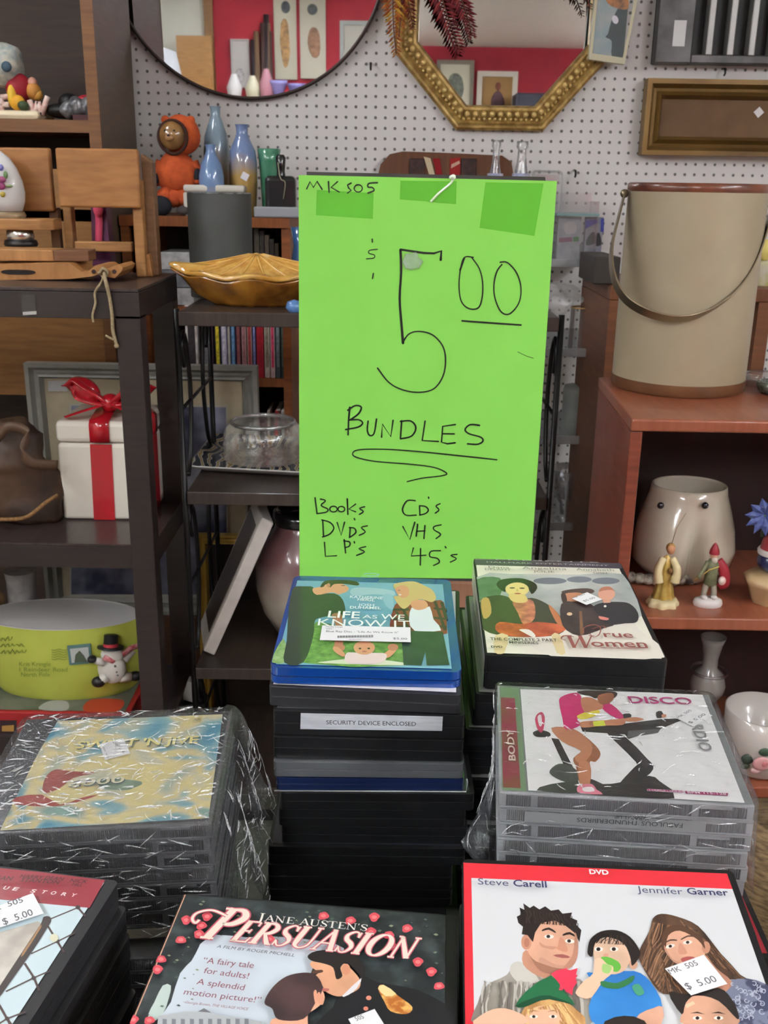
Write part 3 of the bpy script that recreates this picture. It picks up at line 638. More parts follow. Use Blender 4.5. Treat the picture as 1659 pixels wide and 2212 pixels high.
o, _, _ = lathe_px('tall_vase', '', 'vase', 527, 440, [(26, 445), (30, 400), (30, 350), (27, 325), (16, 300), (12, 288), (13, 274), (15, 269)], zmix((176, 144, 84), (116, 136, 178), .1, .15, .16), 2.72, bzt); tag(o, 'tan vase with blue neck and a price sticker, right of three', 'vase', 'blue and tan vases')
p = PY(529, 381, 2.72-.036); st = MB().cbox((p.x, p.y-.001, p.z), (.018, .001, .018), paper((225, 222, 230)), rotm(y=.5)).obj('price_sticker', o)
o, _, _ = lathe_px('tall_vase', '', 'vase', 459, 440, [(22, 445), (27, 410), (27, 380), (22, 355), (12, 335), (9, 322), (12, 312)], zmix((180, 150, 90), (110, 138, 180), .03, .06, .16), 2.66, bzt); tag(o, 'small blue vase with tan band, shortest of three, before the tall one', 'vase', 'blue and tan vases')
o, _, _ = lathe_px('green_vase', '', 'vase', 583, 440, [(16, 445), (19, 400), (22, 350), (25, 322), (23, 321), (18, 380), (0, 430)], mat((70, 150, 116), .2, trans=.3, coat=.6, c2=(104, 172, 140), nscale=30), 2.74, bzt); tag(o, 'green glass vase flaring upward beside the blue and tan vases', 'vase')
# black scent bottle
t = thing('black_bottle', 'square black bottle with black stopper and thin chain', 'bottle', (PY(606, 440, 2.66).x, 2.66, bzt)); bk = mat((18, 19, 22), .25, coat=.5)
a, b = PY(575, 440, 2.66), PY(640, 380, 2.66); MB().box(a.x, b.x, 2.63, 2.69, bzt, b.z, bk).obj('body', t, bevel=.012, seg=3)
k = (b.x-a.x)/65; xc = (a.x+b.x)/2; MB().lathe((xc, 2.66, b.z-.002), [(.012, 0), (.01, .012), (.011, .02), (.013, .045), (.008, .052)], bk, 16).obj('stopper', t)
MB().tube(spline([PY(600, 350, 2.64), PY(606, 385, 2.627), PY(616, 395, 2.626), PY(612, 430, 2.627)]), .0012, mat((170, 160, 140), .3, metal=.8), 5).obj('chain', t)
# grey tray under it, white lidded pots
a, b = PY(551, 466, 2.64), PY(642, 444, 2.64)
tag(MB().box(a.x, b.x+.05, 2.615, 2.645, bzt, bzt+.026, mat((150, 152, 158), .4)).obj('grey_tray', bevel=.004), 'shallow pale grey tray at the front edge under the black bottle', 'tray')
for i, (x0, x1) in enumerate(((395, 462), (463, 530))):
    c = (PY(x0, 440, 2.63).x+PY(x1, 440, 2.63).x)/2; r = (PY(x1, 440, 2.63).x-PY(x0, 440, 2.63).x)/2-.001
    t = thing('white_pot', ('white lidded square pot, left of two behind the grey pillar', 'white lidded square pot, right of two behind the grey pillar')[i], 'pot', (c, 2.64, bzt), group='white lidded pots'); wp = mat((206, 202, 192), .35)
    zt_ = PY(430, 399, 2.63).z; MB().box(c-r, c+r, 2.63, 2.63+2*r*.6, bzt, zt_-.018, wp).obj('body', t, bevel=.005); MB().box(c-r*.98, c+r*.98, 2.629, 2.631+2*r*.6, zt_-.017, zt_, wp).obj('lid', t, bevel=.006, seg=3)
# plush in orange suit
Y = 2.68; t = thing('plush_toy', 'plush toy in orange hooded suit with dark mitts and boots', 'soft toy', (PY(385, 440, Y).x, Y, bzt))
orr = mat((200, 88, 40), .85, c2=(168, 68, 30), nscale=40, bump=.4, bscale=120); dkb = mat((24, 26, 34), .8); kx = (PY(485, 400, Y)-PY(385, 400, Y)).length/100
m = MB(); m.ball(PY(383, 375, Y), (44*kx, 34*kx, 46*kx), orr, jit=.12, js=30); m.ball(PY(375, 425, Y), (38*kx, 30*kx, 22*kx), orr, jit=.1, js=30); m.obj('body', t)
m = MB(); hc = PY(386, 292, Y); m.ball(hc+Vector((.004, .01, 0)), (42*kx, 36*kx, 42*kx), orr, jit=.06, js=30); m.obj('hood', t)
m = MB(); m.tube([hc+Vector((30*kx*math.cos(a)-.008, -25*kx-.006*abs(math.cos(a)), 33*kx*math.sin(a)-.006)) for a in [i*math.pi/12 for i in range(24)]], .0042, mat((60, 32, 22), .9), 8, True); m.obj('hood_trim', t)
m = MB(); m.ball(hc+Vector((-.012, -.024, -.002)), (29*kx, 22*kx, 30*kx), mat((150, 112, 68), .2, coat=.8, c2=(128, 92, 52), nscale=30)); m.ball(hc+Vector((-.014, -.05, -.008)), (10*kx, 7*kx, 7*kx), mat((164, 122, 78), .2, coat=.8)); m.ball(hc+Vector((-.014, -.058, -.003)), (3*kx, 2*kx, 2*kx), dkb)
for s_ in (-1, 1): m.ball(hc+Vector((-.013+s_*.011, -.046, .008)), (2.5*kx, 2*kx, 2.5*kx), dkb)
m.obj('head', t)
for s_ in (-1, 1):
    m = MB(); m.ball(hc+Vector((s_*.032-.002, .01, .036)), (9*kx, 6*kx, 9*kx), orr); m.obj('ear', t)
    sh, el = PY(383+s_*32, 350, Y), PY(383+s_*46, 385, Y); m = MB(); m.tube([sh, el, PY(383+s_*44, 396, Y-.01)], [14*kx, 12*kx, 10*kx], orr, 10); m.obj('arm', t)
m = MB(); m.ball(PY(336, 385, Y-.01), (10*kx, 10*kx, 12*kx), dkb); m.obj('mitt', t); m = MB(); m.ball(PY(426, 378, Y-.01), (10*kx, 10*kx, 14*kx), dkb); m.obj('mitt', t)
m = MB(); m.tube([PY(365, 415, Y-.01), PY(350, 432, Y-.03)], [16*kx, 15*kx], orr, 10); m.obj('leg', t)
m = MB(); m.tube([PY(395, 418, Y-.01), PY(405, 436, Y-.03)], [16*kx, 15*kx], orr, 10); m.obj('leg', t)
m = MB(); c = PY(347, 438, Y-.04); m.ball(Vector((c.x, c.y, bzt+20*kx)), (24*kx, 16*kx, 21*kx), dkb); m.obj('boot', t)
m = MB(); c = PY(398, 448, Y-.04); m.ball(Vector((c.x, c.y, bzt+11*kx)), (16*kx, 14*kx, 11*kx), mat((70, 62, 62), .8)); m.obj('boot', t)



# ---------------------------------------------------------------- dark espresso shelf unit, left
UY0, UY1 = 1.9, 2.25; ux1 = PY(303, 690, UY0).x; ux0 = ux1-.72; uz = PY(150, 622, UY0).z
esp = mat((44, 33, 31), .45, c2=(36, 26, 25), nscale=6, stretch=(1, 1, 14), coat=.15); espt = mat((62, 50, 47), .38, c2=(48, 38, 36), nscale=8, stretch=(14, 1, 1), coat=.2)
t = thing('shelf_unit', 'dark espresso open shelf unit with square posts, left of the sign', 'shelf unit', ((ux0+ux1)/2, (UY0+UY1)/2, 0))
pw = .047
for x in (ux0, ux1-pw):
    for y in (UY0, UY1-pw): MB().box(x, x+pw, y, y+pw, 0, uz-.05, esp).obj('post', t, bevel=.001)
m = MB(); m.box(ux0, ux1, UY0, UY1, uz-.006, uz, espt); m.box(ux0, ux1, UY0, UY1, uz-.056, uz-.007, esp); m.obj('top_board', t, bevel=.001)
SZ2 = PY(130, 1175, UY0).z; SZ3 = .305
for z, th in ((SZ2, .052), (SZ3, .05)):
    m = MB(); m.box(ux0+.002, ux1-.002, UY0+.003, UY1-.003, z-.004, z, espt); m.box(ux0+.002, ux1-.002, UY0+.003, UY1-.003, z-th, z-.0045, esp); m.obj('shelf', t)
s = Sheet((0, UY0-.001, 0), (1, 0, 0), (0, 0, 1)); tp = mat((62, 56, 56), .12, coat=1); s.px(I0, [(45, 637), (76, 636), (79, 677), (49, 680)], tp); s.px(I0, [(49, 674), (79, 672), (79, 679), (50, 681)], mat((170, 168, 165), .3)); s.done('tape_strip', t)

# wooden doll bench / stools on top
wl = wood((170, 122, 72), (140, 96, 54), .45, (3, 3, 18), 5); wlh = wood((164, 112, 62), (138, 90, 46), .45, (3, 3, 14), 5)
t = thing('wooden_stool', 'light wooden folding stool with a wide back board', 'stool', PZ(230, 598, uz)); Y = PZ(293, 600, uz).y
def bpx(p0, p1, Y0, th, m): a, b = PY(*p0, Y0), PY(*p1, Y0); return MB().box(a.x, b.x, Y0, Y0+th, b.z, a.z, m)
bpx((118, 319), (304, 450), Y, .018, wlh).obj('back_board', t, bevel=.004)
a = PY(293, 455, Y+.004); b = PY(293, 600, Y+.004); w2 = .0105
MB().box(a.x-w2, a.x+w2, Y+.019, Y+.045, uz, a.z+.06, wl).obj('leg', t, bevel=.003)
_q = [PY(*q, Y+.05) for q in ((303, 331), (328, 350), (343, 592), (319, 596))]; _q[2].z = _q[3].z = uz
MB().prism(_q, (0, .035, 0), mat((122, 86, 56), .5, c2=(104, 72, 46), nscale=6, stretch=(3, 3, 18))).obj('leg', t, bevel=.003)
_q = [PY(*q, Y+.03) for q in ((304, 552), (322, 548), (330, 592), (304, 596))]; _q[2].z = _q[3].z = uz
MB().prism(_q, (0, .02, 0), wlh).obj('corner_brace', t, bevel=.002)
p, q = PY(138, 455, Y+.1), PY(163, 545, Y+.1); MB().box(p.x, q.x, Y+.09, Y+.12, uz, p.z+.05, wl).obj('leg', t, bevel=.003)
bpx((160, 521), (286, 545), Y+.05, .018, wl).obj('stretcher', t, bevel=.003)
p, q = PY(200, 545, Y+.12), PY(290, 600, Y+.12)
t = thing('wooden_stool', 'light wooden folding stool with seat, behind and left, holding the egg', 'stool', PZ(40, 598, uz+.0)); Y2 = Y+.03
bpx((-60, 317), (117, 457), Y2+.045, .018, wlh).obj('back_board', t, bevel=.004)
sa = PY(100, 495, Y2-.03); sz = PY(60, 473, Y2-.03).z
MB().prism([(sa.x-.25, Y2-.03, sz-.022), (sa.x-.01, Y2-.03, sz-.022), (sa.x+.01, Y2-.01, sz-.022), (sa.x+.012, Y2+.04, sz-.022), (sa.x-.25, Y2+.04, sz-.022)], (0, 0, .022), wl).obj('seat', t, bevel=.003)
for x in (sa.x-.22, sa.x-.01):
    MB().box(x-.012, x+.006, Y2+.065, Y2+.085, uz, sz+.02, mat((112, 76, 46), .5)).obj('leg', t)
# egg on the seat
Ye = Y2+.002; k = (PY(100, 400, Ye)-PY(0, 400, Ye)).length/100; xc = PY(-2, 450, Ye).x; wh = mat((218, 216, 214), .3, coat=.4, c2=(208, 206, 206), nscale=20)
t = thing('porcelain_egg', 'white porcelain egg painted with flowers on the stool seat', 'egg ornament', (xc, Ye, sz)); zt_ = PY(0, 331, Ye).z-sz
MB().lathe((xc, Ye, sz+.012), [(.0, 0), (50*k, .002), (57*k, zt_*.16), (59*k, zt_*.3), (56*k, zt_*.48), (46*k, zt_*.68), (32*k, zt_*.84), (15*k, zt_*.94), (0, zt_*.955)], wh, 36, sy=.6).obj('egg', t)
MB().lathe((xc, Ye, sz), [(55*k, 0), (57*k, .006), (53*k, .013), (0, .0135)], mat((150, 128, 100), .4, metal=.3), 36, sy=.6).obj('base_ring', t)
m = MB()
for (px, py, rx, ry, c) in ((2, 362, 6, 7, (112, 110, 170)), (4, 388, 9, 7, (150, 70, 110)), (2, 402, 10, 8, (140, 56, 100)), (12, 378, 5, 8, (110, 140, 90)), (6, 420, 6, 6, (170, 150, 60)), (20, 402, 8, 3, (120, 140, 90))):
    q = PY(px, py, Ye-59*k*.6*.93); m.ball(q, (rx*k, .004, ry*k), mat(c, .5), nu=10, nv=6)
m.obj('painted_flowers', t)
# silver bowl under the seat, boards, rope
Yb = Y2+.0; p = PZ(45, 535, uz+.052)
t = thing('silver_dish', 'small silver dome dish on black foot under the stool seat', 'dish', (PY(45, 530, Yb).x, Yb, uz+.045)); k = (PY(100, 520, Yb)-PY(0, 520, Yb)).length/100; xc = PY(45, 520, Yb).x
zd = PY(60, 575, Y-.02).z
pl = wood((180, 130, 80), (154, 108, 62), .45, (14, 3, 3), 5); plc = wood((172, 122, 72), (150, 102, 56), .45, (14, 3, 3), 5)
zcb = uz+.036                                   # top of the cutting board
zpk = zcb+.022                                  # top of the plank on it
MB().lathe((xc, Yb, zpk), [(34*k, 0), (36*k, .004), (34*k, .012), (28*k, .014)], mat((22, 18, 18), .4), 28, sy=.8).obj('foot', t)
MB().lathe((xc, Yb, zpk+.013), [(27*k, 0), (30*k, .006), (28*k, .018), (20*k, .026), (0, .028)], mat((200, 196, 190), .18, metal=.9), 28, sy=.8).obj('dome', t)
Yc = PZ(130, 607, uz).y
# cutting board with wavy handle: outline at the front face
o1 = [(-120, 606), (0, 608), (150, 606), (200, 600), (212, 596), (224, 600), (248, 604), (262, 590), (266, 581), (258, 575), (244, 578), (232, 584), (220, 576), (205, 577), (190, 590), (176, 590), (166, 583), (150, 572), (125, 571), (0, 574), (-120, 576)]
P = [PY(*q, Yc) for q in o1]; mn = min(p.z for p in P); P = [p+Vector((0, 0, uz-mn)) for p in P]
t = thing('wooden_tray', 'light wooden carved board with handle slot and twine loop', 'wooden board', (P[0].x+.2, Yc, uz))
MB().prism(P, (0, .1, 0), plc).obj('board', t, bevel=.003)
a, b = PY(2, 585, Yc), PY(78, 597, Yc); dz = uz-mn
MB().prism([Vector((a.x+(b.x-a.x)*(.5+.5*math.copysign(abs(math.cos(q))**.5, math.cos(q))), Yc-.0012, (a.z+b.z)/2+dz+(a.z-b.z)/2*math.sin(q))) for q in [i*math.pi/10 for i in range(20)]], (0, .003, 0), mat((30, 20, 16), .8)).obj('handle_slot', t)
for (hx, hy) in ((203, 590), (247, 590)):
    p = PY(hx, hy, Yc); MB().lathe((p.x, Yc+.001, p.z+dz), [(0, 0), (.0045, .001), (.0045, .002)], mat((60, 38, 24), .7), 12, M=rotm(x=math.pi/2)).obj('drilled_hole', t)
tw = mat((168, 150, 118), .8, c2=(140, 122, 92), nscale=300)
m = MB(); Yt = UY0-.006
m.tube(spline([PY(212, 588, Yc-.006), PY(222, 600, Yc-.01), PY(217, 612, Yt), PY(205, 632, Yt), PY(206, 655, Yt), PY(200, 680, Yt), PY(202, 696, Yt)]), .0022, tw, 6)
m.tube(spline([PY(225, 590, Yc-.006), PY(228, 606, Yt), PY(236, 640, Yt), PY(242, 680, Yt), PY(244, 715, Yt), PY(253, 748, Yt)]), .0034, tw, 6)
m.tube(spline([PY(228, 725, Yt-.002), PY(240, 731, Yt-.003), PY(250, 735, Yt)]), .0022, tw, 6); m.ball(PY(252, 747, Yt), .005, tw, nu=8, nv=6)
m.tube(spline([PY(216, 590, Yc-.004), PY(222, 580, Yc-.006), PY(232, 588, Yc-.004), PY(226, 600, Yc-.006)]), .003, tw, 6); m.obj('twine', t)
a, b = PY(-60, 545, Yc+.02), PY(188, 570, Yc+.02)
t = thing('wooden_plank', 'thick light wooden plank lying on the carved board', 'wooden plank', ((a.x+b.x)/2, Yc+.05, zcb))
xs = PY(116, 560, Yc+.02).x; m = MB(); m.box(a.x, xs, Yc+.02, Yc+.09, zcb, zpk, pl); m.obj('plank', t, bevel=.002)
MB().prism([(xs, Yc+.02, zcb), (b.x, Yc+.034, zcb), (b.x, Yc+.09, zcb), (xs, Yc+.09, zcb)], (0, 0, zpk-zcb), wood((124, 84, 56), (100, 66, 44), .5)).obj('end_grain', t, bevel=.002)
p = PZ(222, 562, uz+.005); tag(MB().cbox((p.x, p.y, uz+.02), (.026, .016, .036), mat((196, 194, 192), .4), rotm(z=.4)).obj('paper_tag', bevel=.002), 'small white tag standing beside the carved board handle', 'tag')
# pink bag behind the stool
a, b = PY(198, 548, Y+.135), PY(232, 440, Y+.135)
t = thing('gift_bag', 'purple gift bag with pink ribbon behind the stool', 'bag', ((a.x+b.x)/2, Y+.15, uz)); MB().prism([(a.x, Y+.135, uz), (b.x, Y+.135, uz), (b.x-.004, Y+.135, b.z), (a.x+.006, Y+.135, b.z)], (0, .04, 0), mat((112, 50, 92), .4, c2=(86, 38, 72), nscale=40)).obj('bag', t)
m = MB(); m.tube(spline([PY(210, 440, Y+.13), PY(214, 480, Y+.13), PY(212, 540, Y+.13)]), (.009, .002), mat((206, 74, 104), .35), 6, flat=(1, 0, 0)); m.obj('ribbon', t); MB().ball(PY(212, 452, Y+.122), (.011, .006, .016), mat((216, 80, 108), .35)).obj('ribbon_knot', t)

# ---------------------------------------------------------------- gift jar and leather bag on the middle shelf
Yj = PZ(140, 1122, SZ2).y; a, b = PY(118, 960, Yj), PY(318, 960, Yj); jx0 = PZ(137, 1122, SZ2).x; k = (PY(110, 960, Yj)-PY(10, 960, Yj)).length/100; jw = .185; jx1 = jx0+jw
zl, zt_ = PY(150, 957, Yj).z, PY(140, 910, Yj).z; wc = mat((232, 225, 212), .25, coat=.5); rc = mat((176, 24, 36), .22, coat=.6)
t = thing('gift_jar', 'white ceramic gift-box jar with red ribbon and bow', 'jar', ((jx0+jx1)/2, Yj+jw/2, SZ2))
MB().box(jx0, jx1, Yj, Yj+jw, SZ2, zl-.0008, wc).obj('body', t, bevel=.008, seg=3)
m = MB(); m.box(jx0-.001, jx1+.001, Yj-.001, Yj+jw+.001, zl+.0008, zt_, wc); lid = m.obj('lid', t, bevel=.01, seg=3)
xm = (jx0+jx1)/2; ym = Yj+jw/2
m = MB(); m.prism([(xm-.026, Yj-.0016, SZ2+.001), (xm+.02, Yj-.0016, SZ2+.001), (xm+.024, Yj-.0016, zl-.002), (xm-.022, Yj-.0016, zl-.002)], (0, .003, 0), rc)
m.prism([(jx1+.0015, ym-.022, SZ2+.002), (jx1+.0015, ym+.022, SZ2+.002), (jx1+.0015, ym+.022, zl-.002), (jx1+.0015, ym-.022, zl-.002)], (-.003, 0, 0), rc); m.obj('ribbon', t)
m = MB(); r_ = [(Yj-.003, zl+.003), (Yj-.003, zt_-.006), (Yj+.004, zt_+.002), (Yj+.02, zt_+.004), (ym, zt_+.02)]
m.tube([(xm, y, z) for y, z in r_], (.024, .0025), rc, 6, flat=(1, 0, 0))
m.tube([(jx1+.003, ym, zl+.003), (jx1+.003, ym, zt_-.006), (jx1-.005, ym, zt_+.003), (xm, ym, zt_+.02)], (.024, .0025), rc, 6, flat=(0, 1, 0)); m.obj('lid_ribbon', lid)
m = MB(); yb_ = ym-.03; cbw = Vector((xm+.01, yb_, zt_+.028)); m.ball(cbw, (.022, .02, .02), rc)
for s_ in (-1, 1):
    lp = [cbw+Vector((s_*.01, 0, 0)), cbw+Vector((s_*.04, -.01, .03)), cbw+Vector((s_*.068, -.004, .05)), cbw+Vector((s_*.082, 0, .036)), cbw+Vector((s_*.07, .004, .012)), cbw+Vector((s_*.03, 0, .0))]
    m.tube(spline(lp, True, 5), (.006, .022), rc, 8, True, flat=(0, 0, 1))
    m.ball(cbw+Vector((s_*.05, 0, .026)), (.034, .02, .024), rc, R=rotm(y=-s_*.7).to_3x3())
    m.tube(spline([cbw, cbw+Vector((s_*.05, -.03, -.012)), cbw+Vector((s_*.085, -.05, -.022))]), (.015, .0025), rc, 6, flat=(0, 1, 0))
m.obj('bow', lid)

Yl = 2.0; t = thing('leather_bag', 'crumpled brown leather bag with rope trim beside the gift jar', 'bag', PZ(40, 1120, SZ2)); lb = mat((80, 57, 40), .5, c2=(46, 31, 23), nscale=12, bump=1, bscale=22)
k = (PY(110, 1000, Yl)-PY(10, 1000, Yl)).length/100; c = PY(30, 1020, Yl+.06); nu, nv = 40, 26; m = MB(); vs = []; fs = []
for j in range(nv+1):
    f = j/nv; z = SZ2+f*(PY(30, 905, Yl+.06).z-SZ2)
    for i in range(nu):
        an = 2*math.pi*i/nu; sw = (1.1-.55*f**1.5)*(1 if f < .85 else 1-(f-.85)*2.5); q = Vector((c.x+100*k*sw*math.cos(an), c.y+.05*sw*math.sin(an), z))
        q += Vector((1, 1, .4))*.026*noise.noise(q*14)+Vector((.006, .006, 0))*noise.noise(q*45); q.z = max(q.z, SZ2); vs.append(q)
for j in range(nv):
    for i in range(nu): l = (i+1) % nu; fs.append((j*nu+i, j*nu+l, (j+1)*nu+l, (j+1)*nu+i))
fs.append(tuple(nv*nu+i for i in range(nu))); fs.append(tuple(range(nu-1, -1, -1))); m.add(vs, fs, lb, True); m.obj('bag', t)
MB().tube(spline([PY(-20, 1128, Yl-.03)+Vector((0, 0, .006)), PY(20, 1122, Yl-.03), PY(60, 1116, Yl-.02), PY(100, 1085, Yl-.005), PY(125, 1070, Yl+.01)]), .0045, mat((140, 104, 64), .8, c2=(110, 78, 44), nscale=200), 7).obj('rope', t)
m = MB(); m.tube(spline([PY(-10, 950, Yl), PY(20, 922, Yl+.0), PY(60, 935, Yl), PY(50, 975, Yl-.02), PY(70, 1000, Yl-.02), PY(125, 1005, Yl)]), (.012, .003), mat((84, 60, 43), .5), 6, flat=(0, 0, 1)); m.obj('strap', t)

# ---------------------------------------------------------------- lowest shelf: lime tin bowl, red box, cup, brown figure
BSY = .5; Yt = 2.04; xc = PY(140, 1400, Yt).x; k = (PY(240, 1400, Yt)-PY(140, 1400, Yt)).length/100
zrb = SZ3; zbox = PY(100, 1520, UY0+.05).z
t = thing('red_gift_box', 'flat red box printed with a green scene, under the lime bowl', 'box', (xc, Yt, SZ3))
x0, x1 = PY(-60, 1560, UY0+.02).x, PY(284, 1560, UY0+.02).x
MB().box(x0, x1, UY0+.012, UY0+.31, SZ3, zbox, mat((150, 30, 34), .4)).obj('box', t, bevel=.003)
s = Sheet((0, 0, zbox+.0005), (1, 0, 0), (0, 1, 0)); s.fill([(x0+.01, UY0+.02), (x1-.012, UY0+.02), (x1-.012, UY0+.3), (x0+.01, UY0+.3)], mat((62, 74, 62), .35, c2=(110, 112, 100), nscale=14))
s.fill([(x1-.1, UY0+.02), (x1-.03, UY0+.02), (x1-.03, UY0+.07), (x1-.1, UY0+.07)], mat((170, 60, 40), .4), 4); s.fill([(x1-.2, UY0+.025), (x1-.14, UY0+.02), (x1-.15, UY0+.06), (x1-.19, UY0+.06)], mat((160, 160, 156), .4), 4); s.done('printed_scene', t)
s = Sheet((0, UY0+.0115, 0), (1, 0, 0), (0, 0, 1)); s.px(I0, [(0, 1556), (36, 1556), (36, 1592), (0, 1592)], mat((44, 30, 34), .4)); s.px(I0, [(4, 1568), (30, 1566), (30, 1580), (4, 1580)], mat((160, 120, 60), .4)); s.done('box_label', t)
lime = mat((176, 184, 78), .4, coat=.2, c2=(166, 172, 70), nscale=10)
zr = PY(140, 1362, Yt-.085).z; h = zr-zbox-.001; R_ = 168*k
t = thing('tin_bowl', 'oval lime-green bowl with a snowman and letter printing', 'bowl', (xc, Yt, zbox+.001))
MB().lathe((xc, Yt, zbox+.001), [(R_*.86, 0), (R_*.93, h*.08), (R_, h*.5), (R_*.985, h*.9), (R_*.98, h)], lime, 64, sy=BSY, top=False).obj('bowl', t)
MB().lathe((xc, Yt, zbox+.001), [(R_*.985, h), (R_*.96, h+.002), (R_*.95, h*.7), (R_*.9, h*.68), (0, h*.66)], mat((190, 186, 184), .35), 64, sy=BSY).obj('inner_lining', t)
def onbowl(px, py, off=.001):
    d = ray(px, py); lo, hi = 1.7, Yt
    A = (EYE.x-xc)/R_, d.x/R_, (EYE.y-Yt)/(R_*BSY), d.y/(R_*BSY); qa = A[1]**2+A[3]**2; qb = 2*(A[0]*A[1]+A[2]*A[3]); qc = A[0]**2+A[2]**2-1
    D = qb*qb-4*qa*qc; t_ = (-qb-math.sqrt(max(D, 0)))/(2*qa); p = EYE+d*t_; n_ = Vector(((p.x-xc)/R_**2, (p.y-Yt)/(R_*BSY)**2, 0)).normalized(); return p+n_*off
m = MB(); gi = mat((120, 136, 54), .5)
rr = random.Random(3)
def squig(x, y, w_, m_): # printed handwriting line on the curved side
    P = []; n_ = int(w_/3)
    for i in range(n_): P.append(onbowl(x+i*3, y+4*math.sin(i*1.9)+rr.uniform(-2, 2), .0012))
    m.tube(P, (.0012, .0006), m_, 4)
for (x, y, w_) in ((0, 1380, 30), (0, 1393, 58), (0, 1407, 60)): squig(x, y, w_, gi)
for i in range(5): m.tube([onbowl(112+j*4, 1403+i*5+1.6*math.sin(j*1.2), .0012) for j in range(9)], (.0007, .0005), gi, 4)
m.obj('postmark', t)
V, F = [], []
m = MB()
for (tx, x, y, w_) in (('Kris Kringle', 42, 1438, 68), ('1 Reindeer Road', 42, 1450, 104), ('North Pole', 46, 1461, 62)):
    V, F = glyphs(tx, .004); a0 = min(v[0] for v in V); a1 = max(v[0] for v in V); m.add([onbowl(x+(v[0]-a0)/(a1-a0)*w_, y-v[1]*13, .0012) for v in V], F, gi)
m.obj('address_lettering', t)
m = MB(); m.prism([onbowl(*q, .001) for q in ((146, 1394), (196, 1389), (199, 1431), (151, 1435))], (0, -.003, 0), mat((86, 118, 116), .5)); m.prism([onbowl(*q, .0032) for q in ((152, 1400), (191, 1396), (194, 1427), (156, 1430))], (0, -.0015, 0), mat((180, 184, 182), .5)); m.prism([onbowl(*q, .0042) for q in ((162, 1429), (164, 1412), (172, 1404), (181, 1414), (188, 1427))], (0, -.0015, 0), mat((72, 84, 64), .5)); m.obj('stamp', t)
m = MB(); sn = mat((206, 202, 194), .5); c = onbowl(240, 1440, .01); m.ball(c, (30*k, .016, 34*k), sn, R=rotm(y=.15).to_3x3()); m.ball(onbowl(240, 1410, .012), (24*k, .014, 18*k), sn); m.tube([onbowl(224, 1425, .014), onbowl(206, 1420, .016)], [9*k, 7*k], sn, 8); m.tube([onbowl(262, 1420, .014), onbowl(280, 1400, .014)], [10*k, 8*k], sn, 8); m.tube([onbowl(228, 1455, .014), onbowl(216, 1464, .016)], [12*k, 9*k], sn, 8); m.tube([onbowl(256, 1456, .014), onbowl(276, 1456, .016)], [12*k, 9*k], sn, 8); snow = m.obj('snowman', t)
m = MB(); bk = mat((20, 18, 20), .4); p = onbowl(236, 1394, .016); m.lathe(p, [(0, 0), (27*k, .001), (27*k, .004), (15*k, .005), (14.5*k, 28*k), (0, 29*k)], bk, 20, M=rotm(x=-.2, y=.06)); m.obj('top_hat', snow)
m = MB(); m.lathe(onbowl(236, 1390, .017), [(15.5*k, 0), (15.5*k, 7*k)], mat((176, 50, 60), .5), 20, M=rotm(x=-.2)); m.tube([onbowl(x, y, .024) for x, y in ((222, 1410), (238, 1418), (256, 1406), (272, 1392), (284, 1388))], (.007, .003), mat((170, 60, 70), .6, c2=(206, 150, 150), nscale=120), 6); m.obj('scarf', snow)
for q, r_, nm in (((199, 1417), 8, 'mitten'), ((212, 1466), 12, 'boot'), ((284, 1455), 11, 'boot')): MB().ball(onbowl(*q, .016), (r_*k*1.2, .012, r_*k), bk, nu=12, nv=8).obj(nm, snow)
for q in ((243, 1428), (246, 1440), (248, 1447)): MB().ball(onbowl(*q, .027), (2.6*k, .003, 2.6*k), mat((90, 92, 92), .5), nu=8, nv=6).obj('button', snow)
tag(MB().lathe((PY(54, 1300, 2.21).x, 2.2, SZ3), [(.03, 0), (.036, .05), (.034, PY(54, 1235, 2.2).z-SZ3-.02), (.037, PY(54, 1232, 2.2).z-SZ3)], mat((176, 174, 172), .35, c2=(140, 136, 138), nscale=30), 24).obj('white_tumbler'), 'tall whitish glass tumbler behind the lime bowl', 'tumbler')
p = PY(0, 1290, 2.19); m = MB()
m.ball((p.x-.03, 2.19, SZ3+.1), (.05, .04, .1), mat((122, 92, 64), .7, c2=(80, 58, 42), nscale=30), jit=.25, js=25); m.ball((p.x-.02, 2.17, p.z), (.035, .03, .035), mat((140, 108, 72), .7, c2=(90, 66, 46), nscale=40), jit=.25, js=30); tag(m.obj('carved_figure'), 'brown carved figure at the left edge behind the lime bowl', 'figurine')

# ---------------------------------------------------------------- pictures behind the shelf units
Y = 2.5; gf = mat((156, 154, 147), .45, c2=(128, 126, 119), nscale=10)
t, (x0, x1, z0, z1) = framed('framed_print', 'large grey-framed print with beige mat and dark blue picture', (59, 780), (571, 1322), Y, .042, gf, mat((186, 172, 146), .75, c2=(176, 162, 136), nscale=30), .03, inner=1, cat='framed print')
s = Sheet((0, Y-.0125, 0), (1, 0, 0), (0, 0, 1)); s.px(I0, [(150, 872), (492, 876), (494, 1292), (150, 1290)], mat((176, 172, 160), .6)); s.px(I0, [(154, 876), (488, 880), (490, 1284), (154, 1284)], mat((58, 60, 82), .3, coat=.6, c2=(166, 168, 190), nscale=7, lo=.4, hi=.7))
s.px(I0, [(104, 823), (146, 822), (146, 845), (104, 845)], paper((196, 196, 196))); s.done('picture', t)
tag(MB().box(x0-.02, x1+.02, Y-.035, Y+.02, 0, z0-.0005, wood((96, 58, 32), (74, 44, 24), .5)).obj('wooden_chest', bevel=.004), 'brown wooden chest standing behind the shelves, carrying the grey-framed print', 'chest')
